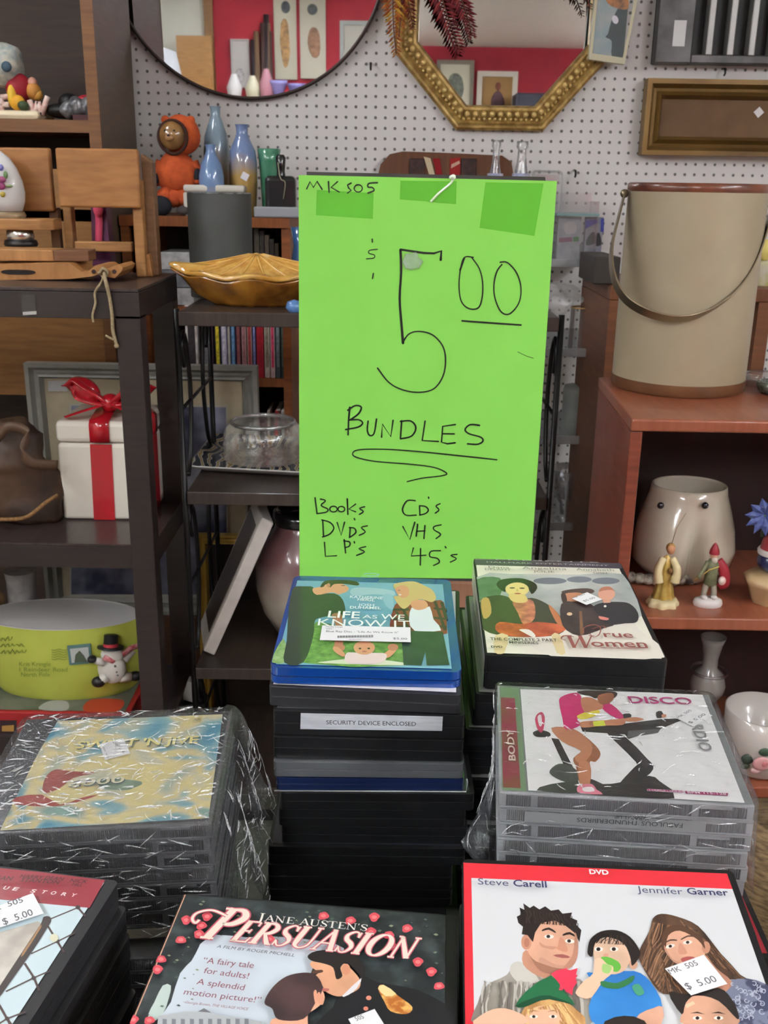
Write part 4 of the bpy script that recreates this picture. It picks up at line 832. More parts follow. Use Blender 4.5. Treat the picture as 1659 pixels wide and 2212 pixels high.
Y = 2.44; t, q = framed('framed_canvas', 'dark canvas in a bright gold frame, low behind the black stand', (424, 1150), (612, 1700), Y, .03, mat((206, 172, 84), .3, metal=.5), mat((46, 34, 24), .6, c2=(30, 22, 16), nscale=8), .02, cat='framed canvas')
tag(MB().box(q[0], q[1], Y-.03, Y+.01, 0, q[2]-.0005, mat((40, 32, 28), .6)).obj('low_crate'), 'low dark crate under the gold-framed canvas', 'crate')

# ---------------------------------------------------------------- black iron etagere with dark boards
EY0, EY1 = 2.0, 2.39; ex0, ex1 = PY(372, 690, EY0).x, PY(1222, 690, EY0).x
ez = [PY(500, 675, EY0).z, PY(500, 1064, EY0).z, PY(500, 1444, EY0).z, .12]
edk = mat((58, 47, 42), .42, c2=(46, 37, 33), nscale=7, stretch=(14, 1, 1), coat=.15); iron = mat((20, 19, 20), .35, metal=.3)
t = thing('etagere', 'black iron display stand with dark boards, behind the green sign', 'display stand', ((ex0+ex1)/2, (EY0+EY1)/2, 0))
for z in ez: MB().box(ex0+.012, ex1-.012, EY0, EY1, z-.028, z, edk).obj('shelf', t, bevel=.002)
for sx in (ex0, ex1):
    inn = 1 if sx == ex0 else -1
    for y in (EY0+.012, EY1-.012): MB().tube([(sx+inn*.006, y, 0), (sx+inn*.006, y, ez[0]+.004)], .0062, iron, 8).obj('upright', t)
    for i in range(3):
        zt_, zb_ = ez[i]-.03, ez[i+1]; zm_ = (zt_+zb_)/2; m = MB()
        y0, y1 = EY0+.05, EY1-.05
        for yy, d in ((y0+.04, 1), (y1-.04, -1)):
            m.tube(spline([(sx+inn*.006, yy-d*.035, zb_+.02), (sx+inn*.006, yy, zb_+.06), (sx+inn*.006, yy+d*.03, zm_), (sx+inn*.006, yy+d*.015, zt_-.07), (sx+inn*.006, yy-d*.02, zt_-.02), (sx+inn*.006, yy-d*.045, zt_-.05), (sx+inn*.006, yy-d*.025, zt_-.09)]), .005, iron, 6)
        m.tube([(sx+inn*.006, EY0+.012, zm_), (sx+inn*.006, EY1-.012, zm_)], .004, iron, 6); m.obj('scrollwork', t)
# gold dish
Yd = 2.13; k = (PY(600, 620, Yd)-PY(500, 620, Yd)).length/100; dx = PY(556, 650, Yd).x; zb_ = ez[0]
amb = mat((176, 120, 40), .16, coat=1, c2=(104, 62, 20), nscale=14, bump=.1, bscale=30); amb2 = mat((216, 174, 92), .14, coat=1, c2=(176, 126, 50), nscale=16, spec=.6)
t = thing('gold_dish', 'glossy amber-gold leaf-shaped covered dish with ribbed lid', 'covered dish', (dx, Yd, zb_))
def leafring(R, z, ex=.52, pt=.22, lob=0.03, dy=0):
    out = []
    for i in range(72):
        a = 2*math.pi*i/72; r = 1+pt*abs(math.cos(a))**6+lob*math.cos(8*a)
        out.append(Vector((dx+R*r*math.cos(a), Yd+dy+R*ex*math.sin(a)*(1-.3*abs(math.cos(a))**4), zb_+z+(.016*(abs(math.cos(a))**8)+.004*math.cos(8*a) if z > .03 else 0))))
    return out
def loft(m, rs, mm, cap0=False, cap1=False):
    n_ = len(rs[0]); V = [p for r in rs for p in r]; F = [(j*n_+i, j*n_+(i+1) % n_, (j+1)*n_+(i+1) % n_, (j+1)*n_+i) for j in range(len(rs)-1) for i in range(n_)]
    if cap0: F.append(tuple(range(n_-1, -1, -1)))
    if cap1: F.append(tuple((len(rs)-1)*n_+i for i in range(n_)))
    m.add(V, F, mm, True)
R0 = 148*k
m = MB(); loft(m, [leafring(R0*.5, 0), leafring(R0*.55, .006), leafring(R0*.72, .022), leafring(R0*.9, .04), leafring(R0, .052), leafring(R0*1.01, .056), leafring(R0*.95, .054)], amb, True); m.obj('bowl', t)
m = MB(); loft(m, [leafring(R0*.99, .057), leafring(R0*1.02, .061), leafring(R0*1.01, .065), leafring(R0*.96, .067)], amb2, True, True); m.obj('rim', t)
m = MB(); zt_ = PY(550, 546, Yd).z-zb_; L = []
for f in (1, .93, .8, .62, .42, .22, .08, .0):
    z = .067+(zt_-.067)*(1-f)**1.35; L.append([Vector((dx+(p.x-dx)*f*.97, Yd+(p.y-Yd)*f*.95, zb_+z+(p.z-zb_-.06)*.6*f)) for p in leafring(R0*.97, .06)])
lidm = mat((214, 170, 88), .14, coat=1, c2=(186, 134, 58), nscale=60, stretch=(1, 1, .2), bump=.2, bscale=60, bstretch=(.5, .5, 2)); loft(m, L, lidm, False, True)
for i in range(0, 72, 4): m.tube([L[j][i]+Vector((0, 0, .001)) for j in range(len(L)-1)], .0022, amb2, 5)
m.obj('lid', t)
# grey pillar
Yp = 2.3; k = (PY(577, 500, Yp)-PY(477, 500, Yp)).length/100; xc = PY(478, 560, Yp).x; gp = mat((70, 72, 71), .6, c2=(62, 64, 63), nscale=14); zt_ = PY(478, 416, Yp).z-ez[0]; r_ = 68*k
t = thing('grey_pillar', 'dark grey cylinder pillar with chipped pale rim, behind the gold dish', 'pillar', (xc, Yp, ez[0]))
MB().lathe((xc, Yp, ez[0]), [(r_, 0), (r_, zt_-.004), (r_*.985, zt_)], gp, 48).obj('cylinder', t); MB().tube([(xc+r_*.985*math.cos(a), Yp+r_*.985*math.sin(a), ez[0]+zt_-.001) for a in [i*math.pi/24 for i in range(48)]], .0016, mat((150, 152, 150), .5, c2=(70, 72, 71), nscale=60), 5, True).obj('chipped_rim', t)
# crinkled clear bag and blue trinket
p = PZ(1195, 672, ez[0]); WRAPM = film('clear_bag', .1, .08, 1, 45)
tag(MB().ball((p.x, EY0+.09, ez[0]+.03), (.05, .05, .03), WRAPM, jit=.5, js=35, nu=30, nv=18).obj('plastic_bag'), 'crinkled clear plastic bag on the iron stand, right of the green sign', 'plastic bag')
p = PY(637, 672, 2.04); tag(MB().lathe((p.x, 2.03, ez[0]), [(.012, 0), (.018, .008), (.014, .02), (.0, .024)], mat((84, 124, 176), .2, coat=.6), 20).obj('blue_trinket'), 'small blue glass trinket at the sign edge beside the gold dish', 'trinket')
p = PY(640, 545, 2.35); tag(MB().lathe((p.x+.012, 2.35, ez[0]), [(.02, 0), (.026, .06), (.018, .11), (.024, .15), (.02, .15), (.0, .1)], mat((50, 84, 128), .2, coat=.7), 24).obj('blue_vase'), 'dark blue glass vase at the left sign edge', 'vase')
# patterned tray and glass bowl
Yb = 2.24; z = ez[1]; a = PZ(401, 1012, z+.012); 
tray = [PZ(402, 1008, z+.016), PZ(640, 1026, z+.016)+Vector((.16, -.005, 0)), None, PZ(462, 937, z+.016)]; tray[2] = tray[3]+(tray[1]-tray[0]); cc = (tray[0]+tray[2])/2; ux, uy = tray[1]-tray[0], tray[3]-tray[0]
t = thing('patterned_tray', 'black and white patterned tray with white rim on the middle board', 'tray', (cc.x, cc.y, z))
def rr_(f, zz, n_=8, rad=.12):
    out = []
    for (sx, sy, a0) in ((1, 1, 0), (-1, 1, 90), (-1, -1, 180), (1, -1, 270)):
        for i in range(n_+1):
            an = math.radians(a0+90*i/n_); u = sx*(1-rad)+rad*math.cos(an); v = sy*(1-rad)+rad*math.sin(an); q = cc+ux*.5*f*u+uy*.5*f*v; q.z = z+zz; out.append(q)
    return out
wt = mat((206, 204, 200), .25, coat=.5)
pat = bpy.data.materials.new('leaf_pattern'); pat.use_nodes = True; nt = pat.node_tree; tc = nt.nodes.new('ShaderNodeTexCoord'); vo = nt.nodes.new('ShaderNodeTexWave'); vo.inputs['Scale'].default_value = 14; vo.inputs['Distortion'].default_value = 9; vo.inputs['Detail'].default_value = 1.5
nt.links.new(tc.outputs['Object'], vo.inputs['Vector']); r_ = nt.nodes.new('ShaderNodeValToRGB'); r_.color_ramp.interpolation = 'CONSTANT'; r_.color_ramp.elements[0].color = (*lin((46, 50, 60)), 1); r_.color_ramp.elements[1].color = (*lin((176, 172, 164)), 1); r_.color_ramp.elements[1].position = .62
e = r_.color_ramp.elements.new(.9); e.color = (*lin((150, 128, 80)), 1)
nt.links.new(vo.outputs['Fac'], r_.inputs[0]); nt.links.new(r_.outputs[0], nt.nodes['Principled BSDF'].inputs['Base Color']); nt.nodes['Principled BSDF'].inputs['Roughness'].default_value = .25
m = MB(); loft(m, [rr_(.8, .0), rr_(.88, .004), rr_(1, .016), rr_(1.01, .018), rr_(.985, .0185)], wt, True); m.obj('rim', t); m = MB(); loft(m, [rr_(.985, .0186), rr_(.86, .0062), rr_(.82, .0055)], pat, False, True); m.obj('patterned_face', t)
gl = film('clear_glass', .1, .04, .5, 30, tint=(1, 1, .97), edge=.75, haze=.05)
p = PY(568, 905, cc.y); k = (PY(668, 950, cc.y)-PY(568, 950, cc.y)).length/100; zt_ = PZ(568, 918, 0).z; zg = z+.007; top = PY(568, 915, cc.y-.02).z-zg
t = thing('glass_bowl', 'cut clear glass bowl turned upside down on the patterned tray', 'bowl', (p.x, cc.y, zg))
MB().lathe((p.x, cc.y, zg), [(86*k, 0), (88*k, .006), (85*k, top*.25), (87*k, top*.4), (84*k, top*.5), (86*k, top*.6), (82*k, top*.78), (74*k, top*.93), (68*k, top), (58*k, top*.97), (30*k, top*.93), (0, top*.92)], gl, 48, lobes=24, la=.012).obj('bowl', t)
MB().tube([(p.x+67*k*math.cos(a), cc.y+67*k*math.sin(a), zg+top) for a in [i*math.pi/24 for i in range(48)]], (.005, .004), film('glass_rim', .35, .1, .4, 40, edge=.9, haze=.2), 8, True).obj('foot_ring', t)
# vase, leaning white block
Yv = 2.2; z = ez[2]; xc = PY(652, 1300, Yv).x; k = (PY(752, 1250, Yv)-PY(652, 1250, Yv)).length/100
def hz(py): return PY(652, py, Yv).z-z
t = thing('mauve_vase', 'big vase shading from mauve to cream with a black neck', 'vase', (xc, Yv, z))
MB().lathe((xc, Yv, z), [(34*k, 0), (60*k, .012), (86*k, hz(1310)), (99*k, hz(1260)), (98*k, hz(1215)), (82*k, hz(1170)), (58*k, hz(1140)), (54*k, hz(1128))], zmix((170, 160, 146), (112, 76, 78), .1, .2, .25, .01), 48).obj('body', t)
MB().lathe((xc, Yv, z+hz(1129)), [(54*k, 0), (60*k, .012), (58*k, .03), (50*k, .034), (46*k, .01)], mat((22, 22, 24), .2, coat=.5), 40).obj('neck', t)
wb = mat((204, 196, 190), .6, c2=(190, 182, 176), nscale=20); Yk = 2.06
f0 = [PY(439, 1402, Yk), PY(463, 1412, Yk), PY(592, 1125, Yk), PY(566, 1112, Yk)]; dz = z-min(p.z for p in f0); f0 = [p+Vector((0, 0, dz)) for p in f0]; v = PY(430, 1330, Yk+.14)-PY(439, 1402, Yk); v.z = max(v.z, 0)*.2
t = thing('shadow_box', 'thick white shadow-box frame leaning on the lower board', 'frame', ((f0[0]+f0[1])/2))
MB().prism(f0, v, wb).obj('box', t, bevel=.004)
c_ = [f0[0].lerp(f0[3], .12)+v*.12, f0[0].lerp(f0[3], .92)+v*.12, f0[0].lerp(f0[3], .92)+v*.9, f0[0].lerp(f0[3], .12)+v*.9]; nn = (f0[0]-f0[1]).normalized()
m = MB(); m.prism([p+nn*.0005 for p in c_], nn*.0012, mat((62, 50, 48), .3, coat=.4, c2=(84, 70, 60), nscale=8)); m.obj('dark_picture', t)
z = ez[3]; p = PY(412, 1500, 2.05); tag(MB().cbox((PY(412, 1480, 2.12).x, 2.12, PY(412, 1480, 2.12).z), (.026, .03, .05), mat((150, 146, 142), .5), rotm(y=.3)).obj('white_carton', bevel=.002, origin=None), 'small whitish carton under the lowest visible dark board', 'carton')
p0 = PY(395, 1520, 2.1); t = thing('chrome_appliance', 'black appliance with chrome band under the lowest visible dark board', 'appliance', (p0.x, 2.1, z))
MB().box(p0.x-.05, p0.x+.05, 2.06, 2.18, z, p0.z, mat((30, 29, 30), .35)).obj('body', t, bevel=.02, seg=3); m = MB(); m.tube(spline([(p0.x-.052, 2.06, p0.z+.012), (p0.x, 2.05, p0.z+.016), (p0.x+.05, 2.055, p0.z+.014), (p0.x+.055, 2.06, p0.z-.03), (p0.x+.02, 2.055, p0.z-.05)]), .005, mat((160, 160, 160), .2, metal=.9), 8); m.obj('chrome_band', t)
bpy.data.objects['white_carton'].location = Vector((PY(412, 1480, 2.12).x, 2.12, p0.z+.0))

# ---------------------------------------------------------------- clear acrylic wall shelves, right of the sign
AC = film('acrylic', .1, .15, 0, tint=(.95, .97, 1), edge=.55, haze=.16); ACL = film('acrylic_lip', .25, .2, 0, edge=.6, haze=.4)
GL = film('glassware', .1, .04, .3, 25, edge=.8, haze=.06)
AY0, AY1 = 2.72, 2.925
lab = ['top clear acrylic wall shelf, holding packets and bottles', 'second clear acrylic wall shelf, holding a glass cylinder', 'third clear acrylic wall shelf, holding a frosted canister', 'lowest clear acrylic wall shelf, holding cut glass']
AZ = []
for i, (xr, y0, y1) in enumerate(((1292, 560, 577), (1284, 753, 771), (1276, 942, 960), (1262, 1130, 1147))):
    xa, xb, z0, z1 = PY(1040, y1, AY0).x, PY(xr, y1, AY0).x, PY(1240, y1, AY0).z, PY(1240, y0, AY0).z
    t = thing('acrylic_shelf', lab[i], 'wall shelf', ((xa+xb)/2, 2.82, z0), group='acrylic wall shelves')
    MB().box(xa, xb, AY0+.005, AY1, z0, z0+.006, AC).obj('board', t); MB().box(xa, xb, AY0, AY0+.005, z0, z1, ACL).obj('lip', t, bevel=.001); AZ.append(z0+.0065)
    MB().box(xa, xb, AY1-.004, AY1, z0+.006, z0+.05, AC).obj('back_flange', t)
# bottles on the top shelf
for (cx, ty, r0, r1, lb) in ((1068, 303, 7, 21, 'clear glass bottle with pale label behind the sign top, left of two'), (1124, 305, 9, 24, 'clear glass bottle with flaring neck behind the sign top, right of two')):
    Yq = 2.8; c = PY(cx+12, 540, Yq); k = (PY(1200, 450, Yq)-PY(1100, 450, Yq)).length/100; h = PY(cx, ty, Yq).z-AZ[0]
    t = thing('glass_bottle', lb, 'bottle', (c.x, Yq, AZ[0]), group='clear bottles on the acrylic shelf')
    MB().lathe((PY(cx+3, 350, Yq).x, Yq, AZ[0]), [(r1*k, 0), (r1*k*1.1, .02), (r1*k, h*.45), (r1*.75*k, h*.66), (r0*k*1.2, h*.82), (r0*k, h*.93), (r0*1.4*k, h*.95), (r0*1.4*k, h), (r0*.9*k, h)], GL, 24).obj('glass', t)
    xx = PY(cx+3, 350, Yq).x; zl = PY(cx, 366, Yq).z; MB().lathe((xx, Yq, zl-.03), [(r1*.86*k, -.02), (r1*.8*k, .02)], mat((206, 206, 216), .5, c2=(150, 156, 190), nscale=60), 20).obj('label', t)
# packet bin
Yq = 2.76; a, b = PY(1196, 552, Yq), PY(1318, 436, Yq)
t = thing('packet_bin', 'clear plastic bin of small packets on the top acrylic shelf', 'bin', ((a.x+b.x)/2, Yq+.03, AZ[0]))
AC2 = film('bin_plastic', .06, .15, 0, edge=.4, haze=.05); m = MB(); m.box(a.x, b.x-.03, Yq-.012, Yq-.009, AZ[0], b.z, AC2); m.box(a.x, b.x-.03, Yq+.1, Yq+.103, AZ[0], b.z+.02, AC); m.box(b.x-.033, b.x-.03, Yq-.009, Yq+.1, AZ[0], b.z, AC); m.obj('bin', t)
MB().box(a.x, b.x-.028, Yq-.015, Yq+.104, PY(1240, 466, Yq).z, PY(1240, 461, Yq).z, mat((120, 150, 150), .3)).obj('rim', t)
for i, (x0, x1, base, top, lw, lb) in enumerate(((1206, 1258, (176, 172, 176), (140, 96, 116), (84, 130, 84), 'white packet with faint lettering in the clear bin, left one'), (1263, 1306, (120, 122, 140), (52, 60, 150), (44, 70, 60), 'white and blue packet with dark picture in the clear bin, right one'))):
    A, B = PY(x0, 540, Yq), PY(x1, 470, Yq); tt = thing('card_packet', lb, 'packet', ((A.x+B.x)/2, Yq+.02, AZ[0])); MB().box(A.x, B.x, Yq+.01, Yq+.03, AZ[0], B.z, mat(base, .4, c2=(150, 150, 156), nscale=40)).obj('packet', tt)
    s = Sheet((0, Yq+.0095, 0), (1, 0, 0), (0, 0, 1)); w_ = x1-x0
    if i: s.px(I0, [(x0+2, 476), (x0+26, 474), (x0+26, 482), (x0+2, 494)], mat(top, .4)); s.px(I0, [(x0+35, 472), (x1-1, 472), (x1-2, 502), (x0+34, 500)], mat(top, .4)); s.px(I0, [(x0+24, 508), (x0+32, 504), (x0+36, 528), (x0+22, 530)], mat((30, 32, 40), .4), 3); s.px(I0, [(x0+6, 514), (x0+20, 500), (x0+22, 524), (x0+4, 530)], mat(lw, .4), 3)
    else: s.px(I0, [(x0+1, 514), (x0+30, 512), (x0+30, 522), (x0+1, 524)], mat(top, .4)); s.px(I0, [(x0+32, 512), (x0+44, 511), (x0+44, 521), (x0+32, 522)], mat(lw, .4)); s.px(I0, [(x0+14, 482), (x0+36, 480), (x0+38, 502), (x0+16, 504)], mat((190, 180, 184), .4), 3)
    s.done('packet_print', tt)
Yq = 2.86; a, b = PY(1140, 520, Yq), PY(1216, 368, Yq); tag(MB().box(a.x, b.x, Yq-.02, Yq+.04, AZ[0], b.z, AC).obj('plastic_case', bevel=.012, seg=3), 'tall grey clear plastic case at the right top edge of the green sign', 'plastic case')
# second: glass cylinder ; third: frosted canister ; fourth: cut glass
Yq = 2.81; k = (PY(1300, 700, Yq)-PY(1200, 700, Yq)).length/100; c = PY(1252, 750, Yq); h = PY(1252, 664, Yq).z-AZ[1]
t = thing('glass_cylinder', 'clear glass cylinder jar with gold rim on the second acrylic shelf', 'jar', (c.x, Yq, AZ[1])); MB().lathe((c.x, Yq, AZ[1]), [(25*k, 0), (26*k, .01), (25*k, h*.9), (25*k, h)], GL, 28).obj('glass', t); MB().tube([(c.x+25*k*math.cos(q), Yq+25*k*math.sin(q), AZ[1]+h) for q in [i*math.pi/16 for i in range(32)]], .0025, mat((186, 150, 96), .3, metal=.6), 6, True).obj('gold_rim', t)
MB().box(c.x+.004, c.x+.022, Yq-26*k-.001, Yq-26*k, AZ[1]+h*.6, AZ[1]+h*.85, paper((206, 206, 206))).obj('price_sticker', t)
c = PY(1238, 938, Yq); h = PY(1238, 832, Yq).z-AZ[2]; tag(MB().lathe((c.x, Yq, AZ[2]), [(26*k, 0), (28*k, .01), (29*k, h*.9), (26*k, h), (0, h)], mat((150, 154, 150), .4, c2=(136, 140, 137), nscale=20), 28).obj('frosted_canister'), 'frosted grey canister on the third acrylic shelf', 'canister')
c = PY(1273, 925, Yq-.05); tag(MB().ball((c.x, Yq-.05, AZ[2]+.016), (.016, .014, .016), mat((220, 214, 212), .4)).obj('white_trinket'), 'tiny white trinket at the right end of the third acrylic shelf', 'trinket')
c = PY(1222, 1120, Yq); h = PY(1222, 1010, Yq).z-AZ[3]; tag(MB().lathe((c.x, Yq, AZ[3]), [(26*k, 0), (14*k, .012), (16*k, h*.3), (40*k, h*.6), (46*k, h), (42*k, h), (14*k, h*.4), (0, h*.36)], GL, 36, lobes=18, la=.03).obj('cut_glass_goblet'), 'cut-glass goblet on the lowest acrylic shelf', 'goblet')
# wooden shelf behind the ice bucket
Yq = 2.48; a = PY(1318, 640, Yq); b = PY(1800, 640, Yq); zt_ = PY(1640, 622, Yq).z; cw = wood((120, 72, 42), (96, 54, 30), .45, (2, 2, 18), 5)
t = thing('wooden_shelf', 'brown wooden shelf standing behind the ice bucket', 'shelf', ((a.x+b.x)/2, 2.65, 0))
MB().box(a.x, b.x, Yq, 2.85, zt_-.035, zt_, wood((120, 72, 42), (96, 54, 30), .45, (18, 2, 2), 5)).obj('top_board', t, bevel=.003)
MB().box(a.x, a.x+.03, Yq, 2.85, 0, zt_-.035, cw).obj('side_panel', t); q = PY(1642, 720, Yq).x; MB().box(q-.012, q+.02, Yq, Yq+.05, 0, zt_-.035, cw).obj('post', t)
p = PY(1296, 600, 2.56); tag(MB().box(PY(1282, 600, 2.5).x, PY(1338, 600, 2.5).x, 2.5, 2.7, zt_+.0005, PY(1310, 555, 2.5).z, mat((48, 40, 36), .5)).obj('dark_box', bevel=.003), 'dark box on the wooden shelf, left of the ice bucket', 'box')
p = PY(1648, 600, 2.56); t = thing('yellow_flower_pot', 'white pot with yellow flower right of the ice bucket', 'flower pot', (p.x, 2.56, zt_)); MB().lathe((p.x, 2.56, zt_), [(.026, 0), (.034, .05), (.03, .06)], mat((206, 200, 186), .5, c2=(190, 186, 110), nscale=30), 20).obj('pot', t); MB().ball((p.x-.006, 2.55, zt_+.085), (.016, .016, .026), mat((226, 206, 120), .5)).obj('flower', t)

# ---------------------------------------------------------------- cherry bookcase, right
RF = 1.65; A = PY(1365, 905, RF); RZ = A.z; Bk = PZ(1292, 813, RZ); rx0, rx1 = A.x, 1.05; RB = 2.04
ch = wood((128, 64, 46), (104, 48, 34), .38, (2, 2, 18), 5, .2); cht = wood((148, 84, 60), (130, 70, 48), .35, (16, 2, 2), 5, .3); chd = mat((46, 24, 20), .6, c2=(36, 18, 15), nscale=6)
t = thing('bookcase', 'reddish cherry bookcase carrying the beige ice bucket', 'bookcase', ((rx0+rx1)/2, (RF+RB)/2, 0))
m = MB(); m.prism([(rx0, RF, RZ-.022), (rx1, RF, RZ-.022), (rx1, RB, RZ-.022), (Bk.x, RB, RZ-.022)], (0, 0, .022), cht); m.obj('top_board', t, bevel=.004, seg=3)
pwid = PY(1393, 905, RF).x-rx0
m = MB(); m.prism([(rx0+.001, RF+.004, 0), (rx0+pwid, RF+.004, 0), (Bk.x+pwid, RB-.004, 0), (Bk.x+.001, RB-.004, 0)], (0, 0, RZ-.0225), ch); m.obj('side_panel', t, bevel=.002)
MB().box(rx1-.022, rx1, RF+.004, RB-.004, 0, RZ-.0225, ch).obj('side_panel', t)
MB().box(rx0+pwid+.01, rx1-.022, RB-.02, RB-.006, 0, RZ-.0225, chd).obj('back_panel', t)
rs = [PY(1500, 1338, RF).z, PY(1640, 1692, RF+.02).z, .06]; S2, S3 = rs[0], rs[1]
for z in rs: MB().box(rx0+pwid+.005, rx1-.0225, RF+.006, RB-.02, z-.024, z, cht).obj('shelf', t, bevel=.003)
# ice bucket
f0 = PZ(1460, 862, RZ); k = (PY(1560, 840, f0.y+.12)-PY(1460, 840, f0.y+.12)).length/100; r_ = 139*k; IY = f0.y+r_; ix = PY(1461, 850, f0.y+.06).x*1.0; ix = PY(1461, 840, IY).x
zt_ = PY(1508, 396, IY).z-RZ; kt = (PY(1608, 400, IY)-PY(1508, 400, IY)).length/100; rt_ = 147*kt
bg = mat((160, 146, 122), .45, coat=.25, c2=(152, 138, 114), nscale=8); tk = wood((118, 82, 54), (96, 62, 40), .4, (3, 3, 3), 6, .2); tk2 = wood((120, 66, 44), (84, 44, 34), .35, (3, 3, 3), 10, .4)
t = thing('ice_bucket', 'tall beige ice bucket with brown bands and hanging metal handle', 'ice bucket', (ix, IY, RZ))
hb = PY(1460, 835, f0.y).z-RZ
MB().lathe((ix, IY, RZ), [(r_*.97, 0), (r_*1.005, .004), (r_*1.01, hb)], tk, 64).obj('base_band', t)
MB().lathe((ix, IY, RZ+hb), [(r_, 0), (r_*1.0, .003), (rt_, zt_-hb-.015)], bg, 64).obj('body', t)
MB().lathe((ix, IY, RZ+zt_-.0155), [(rt_*1.0, 0), (rt_*1.012, .003), (rt_*1.012, .013), (rt_*.98, .0155), (0, .016)], tk2, 64).obj('lid_band', t)
mh = mat((168, 152, 128), .3, metal=.85, c2=(140, 126, 104), nscale=10); hp = [(1349, 418), (1336, 470), (1322, 530), (1321, 575), (1331, 615), (1352, 647), (1390, 672), (1440, 687), (1490, 686), (1540, 668), (1588, 632), (1622, 585), (1645, 530), (1662, 470), (1672, 420)]
# the bail swings down in front: a rigid bow in a plane leaning from the pivots to the front of the body
zpiv = PY(1508, 418, IY).z; zl = PY(1450, 688, IY-r_-.012).z; pn = Vector((0, (zl-zpiv), -((IY-r_-.012)-IY))).normalized(); po = Vector((ix, IY, zpiv))
def onpl(px, py): d = ray(px, py); return EYE+d*((po-EYE).dot(pn)/d.dot(pn))
hp3 = spline([onpl(*q) for q in hp], False, 6)
m = MB(); ctr = Vector((ix, IY-r_*.5, (zpiv+zl)/2+.05)); N_ = len(hp3); V = []; F = []
for i, p in enumerate(hp3):
    tg = (hp3[min(i+1, N_-1)]-hp3[max(i-1, 0)]).normalized(); rad = tg.cross(pn).normalized()
    for (u, v) in ((-.0015, -.013), (.0015, -.013), (.0015, .013), (-.0015, .013)): V.append(p+rad*u+pn*v)
for i in range(N_-1):
    for k_ in range(4): l = (k_+1) % 4; F.append((i*4+k_, i*4+l, (i+1)*4+l, (i+1)*4+k_))
m.add(V, F, mh); m.obj('handle', t, bevel=.0006)
for q in (hp3[0], hp3[-1]): MB().ball(q, (.008, .008, .008), mh).obj('handle_pivot', t)
p = PZ(1650, 850, RZ); t = thing('glass_ashtray', 'dark green glass dish at the right edge, beside the ice bucket', 'dish', (p.x+.02, p.y, RZ)); MB().lathe((p.x+.02, p.y, RZ), [(.025, 0), (.032, .006), (.036, .022), (.03, .024), (.02, .012), (0, .01)], mat((44, 52, 46), .15, coat=.7, c2=(90, 96, 88), nscale=60), 24).obj('dish', t)
p = PZ(1625, 818, RZ); tag(MB().lathe((p.x+.01, 1.98, RZ), [(.05, 0), (.058, .008), (.055, .02), (.04, .022)], GL, 28).obj('glass_plate'), 'clear glass plate at the back right of the ice bucket', 'plate')

# things on the cherry bookcase's upper shelf
Yq = 1.86; z = S2; xc = PY(1472, 1200, Yq).x; k = (PY(1572, 1150, Yq)-PY(1472, 1150, Yq)).length/100
def hz(py, Y=Yq): return PY(1472, py, Y).z-z
ivory = mat((206, 196, 178), .2, coat=.7, c2=(198, 188, 168), nscale=8)
t = thing('cheeky_planter', 'white glossy planter with two bulging cheeks and two dark dots', 'planter', (xc, Yq, z)); m = MB()
rc_ = Yq; topz = hz(1046); R1 = 92*k
L = []
for (r, zz) in ((58*k, 0), (90*k, .02), (106*k, hz(1205)), (108*k, hz(1170)), (102*k, hz(1130)), (92*k, hz(1095)), (82*k, hz(1062)), (79*k, topz), (76*k, topz+.001), (74*k, topz-.004), (84*k, hz(1110)), (60*k, .04), (0, .035)): L.append((r, max(zz, 0)))
nn_ = 72; vs = []; fs = []
for (r, zz) in L:
    for i in range(nn_):
        a = 2*math.pi*i/nn_; d = (a-1.5*math.pi); d = (d+math.pi) % (2*math.pi)-math.pi
        low = max(0, min(1, 1-zz/(topz*.72))); outer = r > 85*k or zz < .05
        cleft = -.4*math.exp(-(d/.13)**2)*min(1, low*2) if outer else 0
        chk = .17*(math.exp(-((abs(d)-.6)/.42)**2))*math.sin(math.pi*min(1, low+.12)) if outer else 0
        rr = r*(1+cleft+chk); vs.append((xc+rr*math.cos(a), Yq+rr*.85*math.sin(a), z+zz))
for j in range(len(L)-1):
    for i in range(nn_): q = (i+1) % nn_; fs.append((j*nn_+i, j*nn_+q, (j+1)*nn_+q, (j+1)*nn_+i))
m.add(vs, fs, ivory, True); m.obj('body', t)
for px in (1427, 1523):
    d = ray(px, 1092); best = None
    A_ = ((EYE.x-xc)/(94*k), d.x/(94*k), (EYE.y-Yq)/(80*k), d.y/(80*k)); qa = A_[1]**2+A_[3]**2; qb = 2*(A_[0]*A_[1]+A_[2]*A_[3]); qc = A_[0]**2+A_[2]**2-1; tt = (-qb-math.sqrt(max(qb*qb-4*qa*qc, 0)))/(2*qa)
    MB().ball(EYE+d*tt, (.0068, .006, .0068), mat((30, 30, 38), .2, coat=.6), nu=14, nv=8).obj('dark_dot', t)
m = MB()
for i in range(9): p = PY(1372+i*18, 1246, Yq-.07); m.ball((p.x, Yq-.055+.004*abs(i-4), z+.011), (.013, .012, .011), mat((196, 188, 172), .4, c2=(60, 50, 46), nscale=60), nu=10, nv=6, jit=.3, js=60)
m.obj('base_ruffle', t)
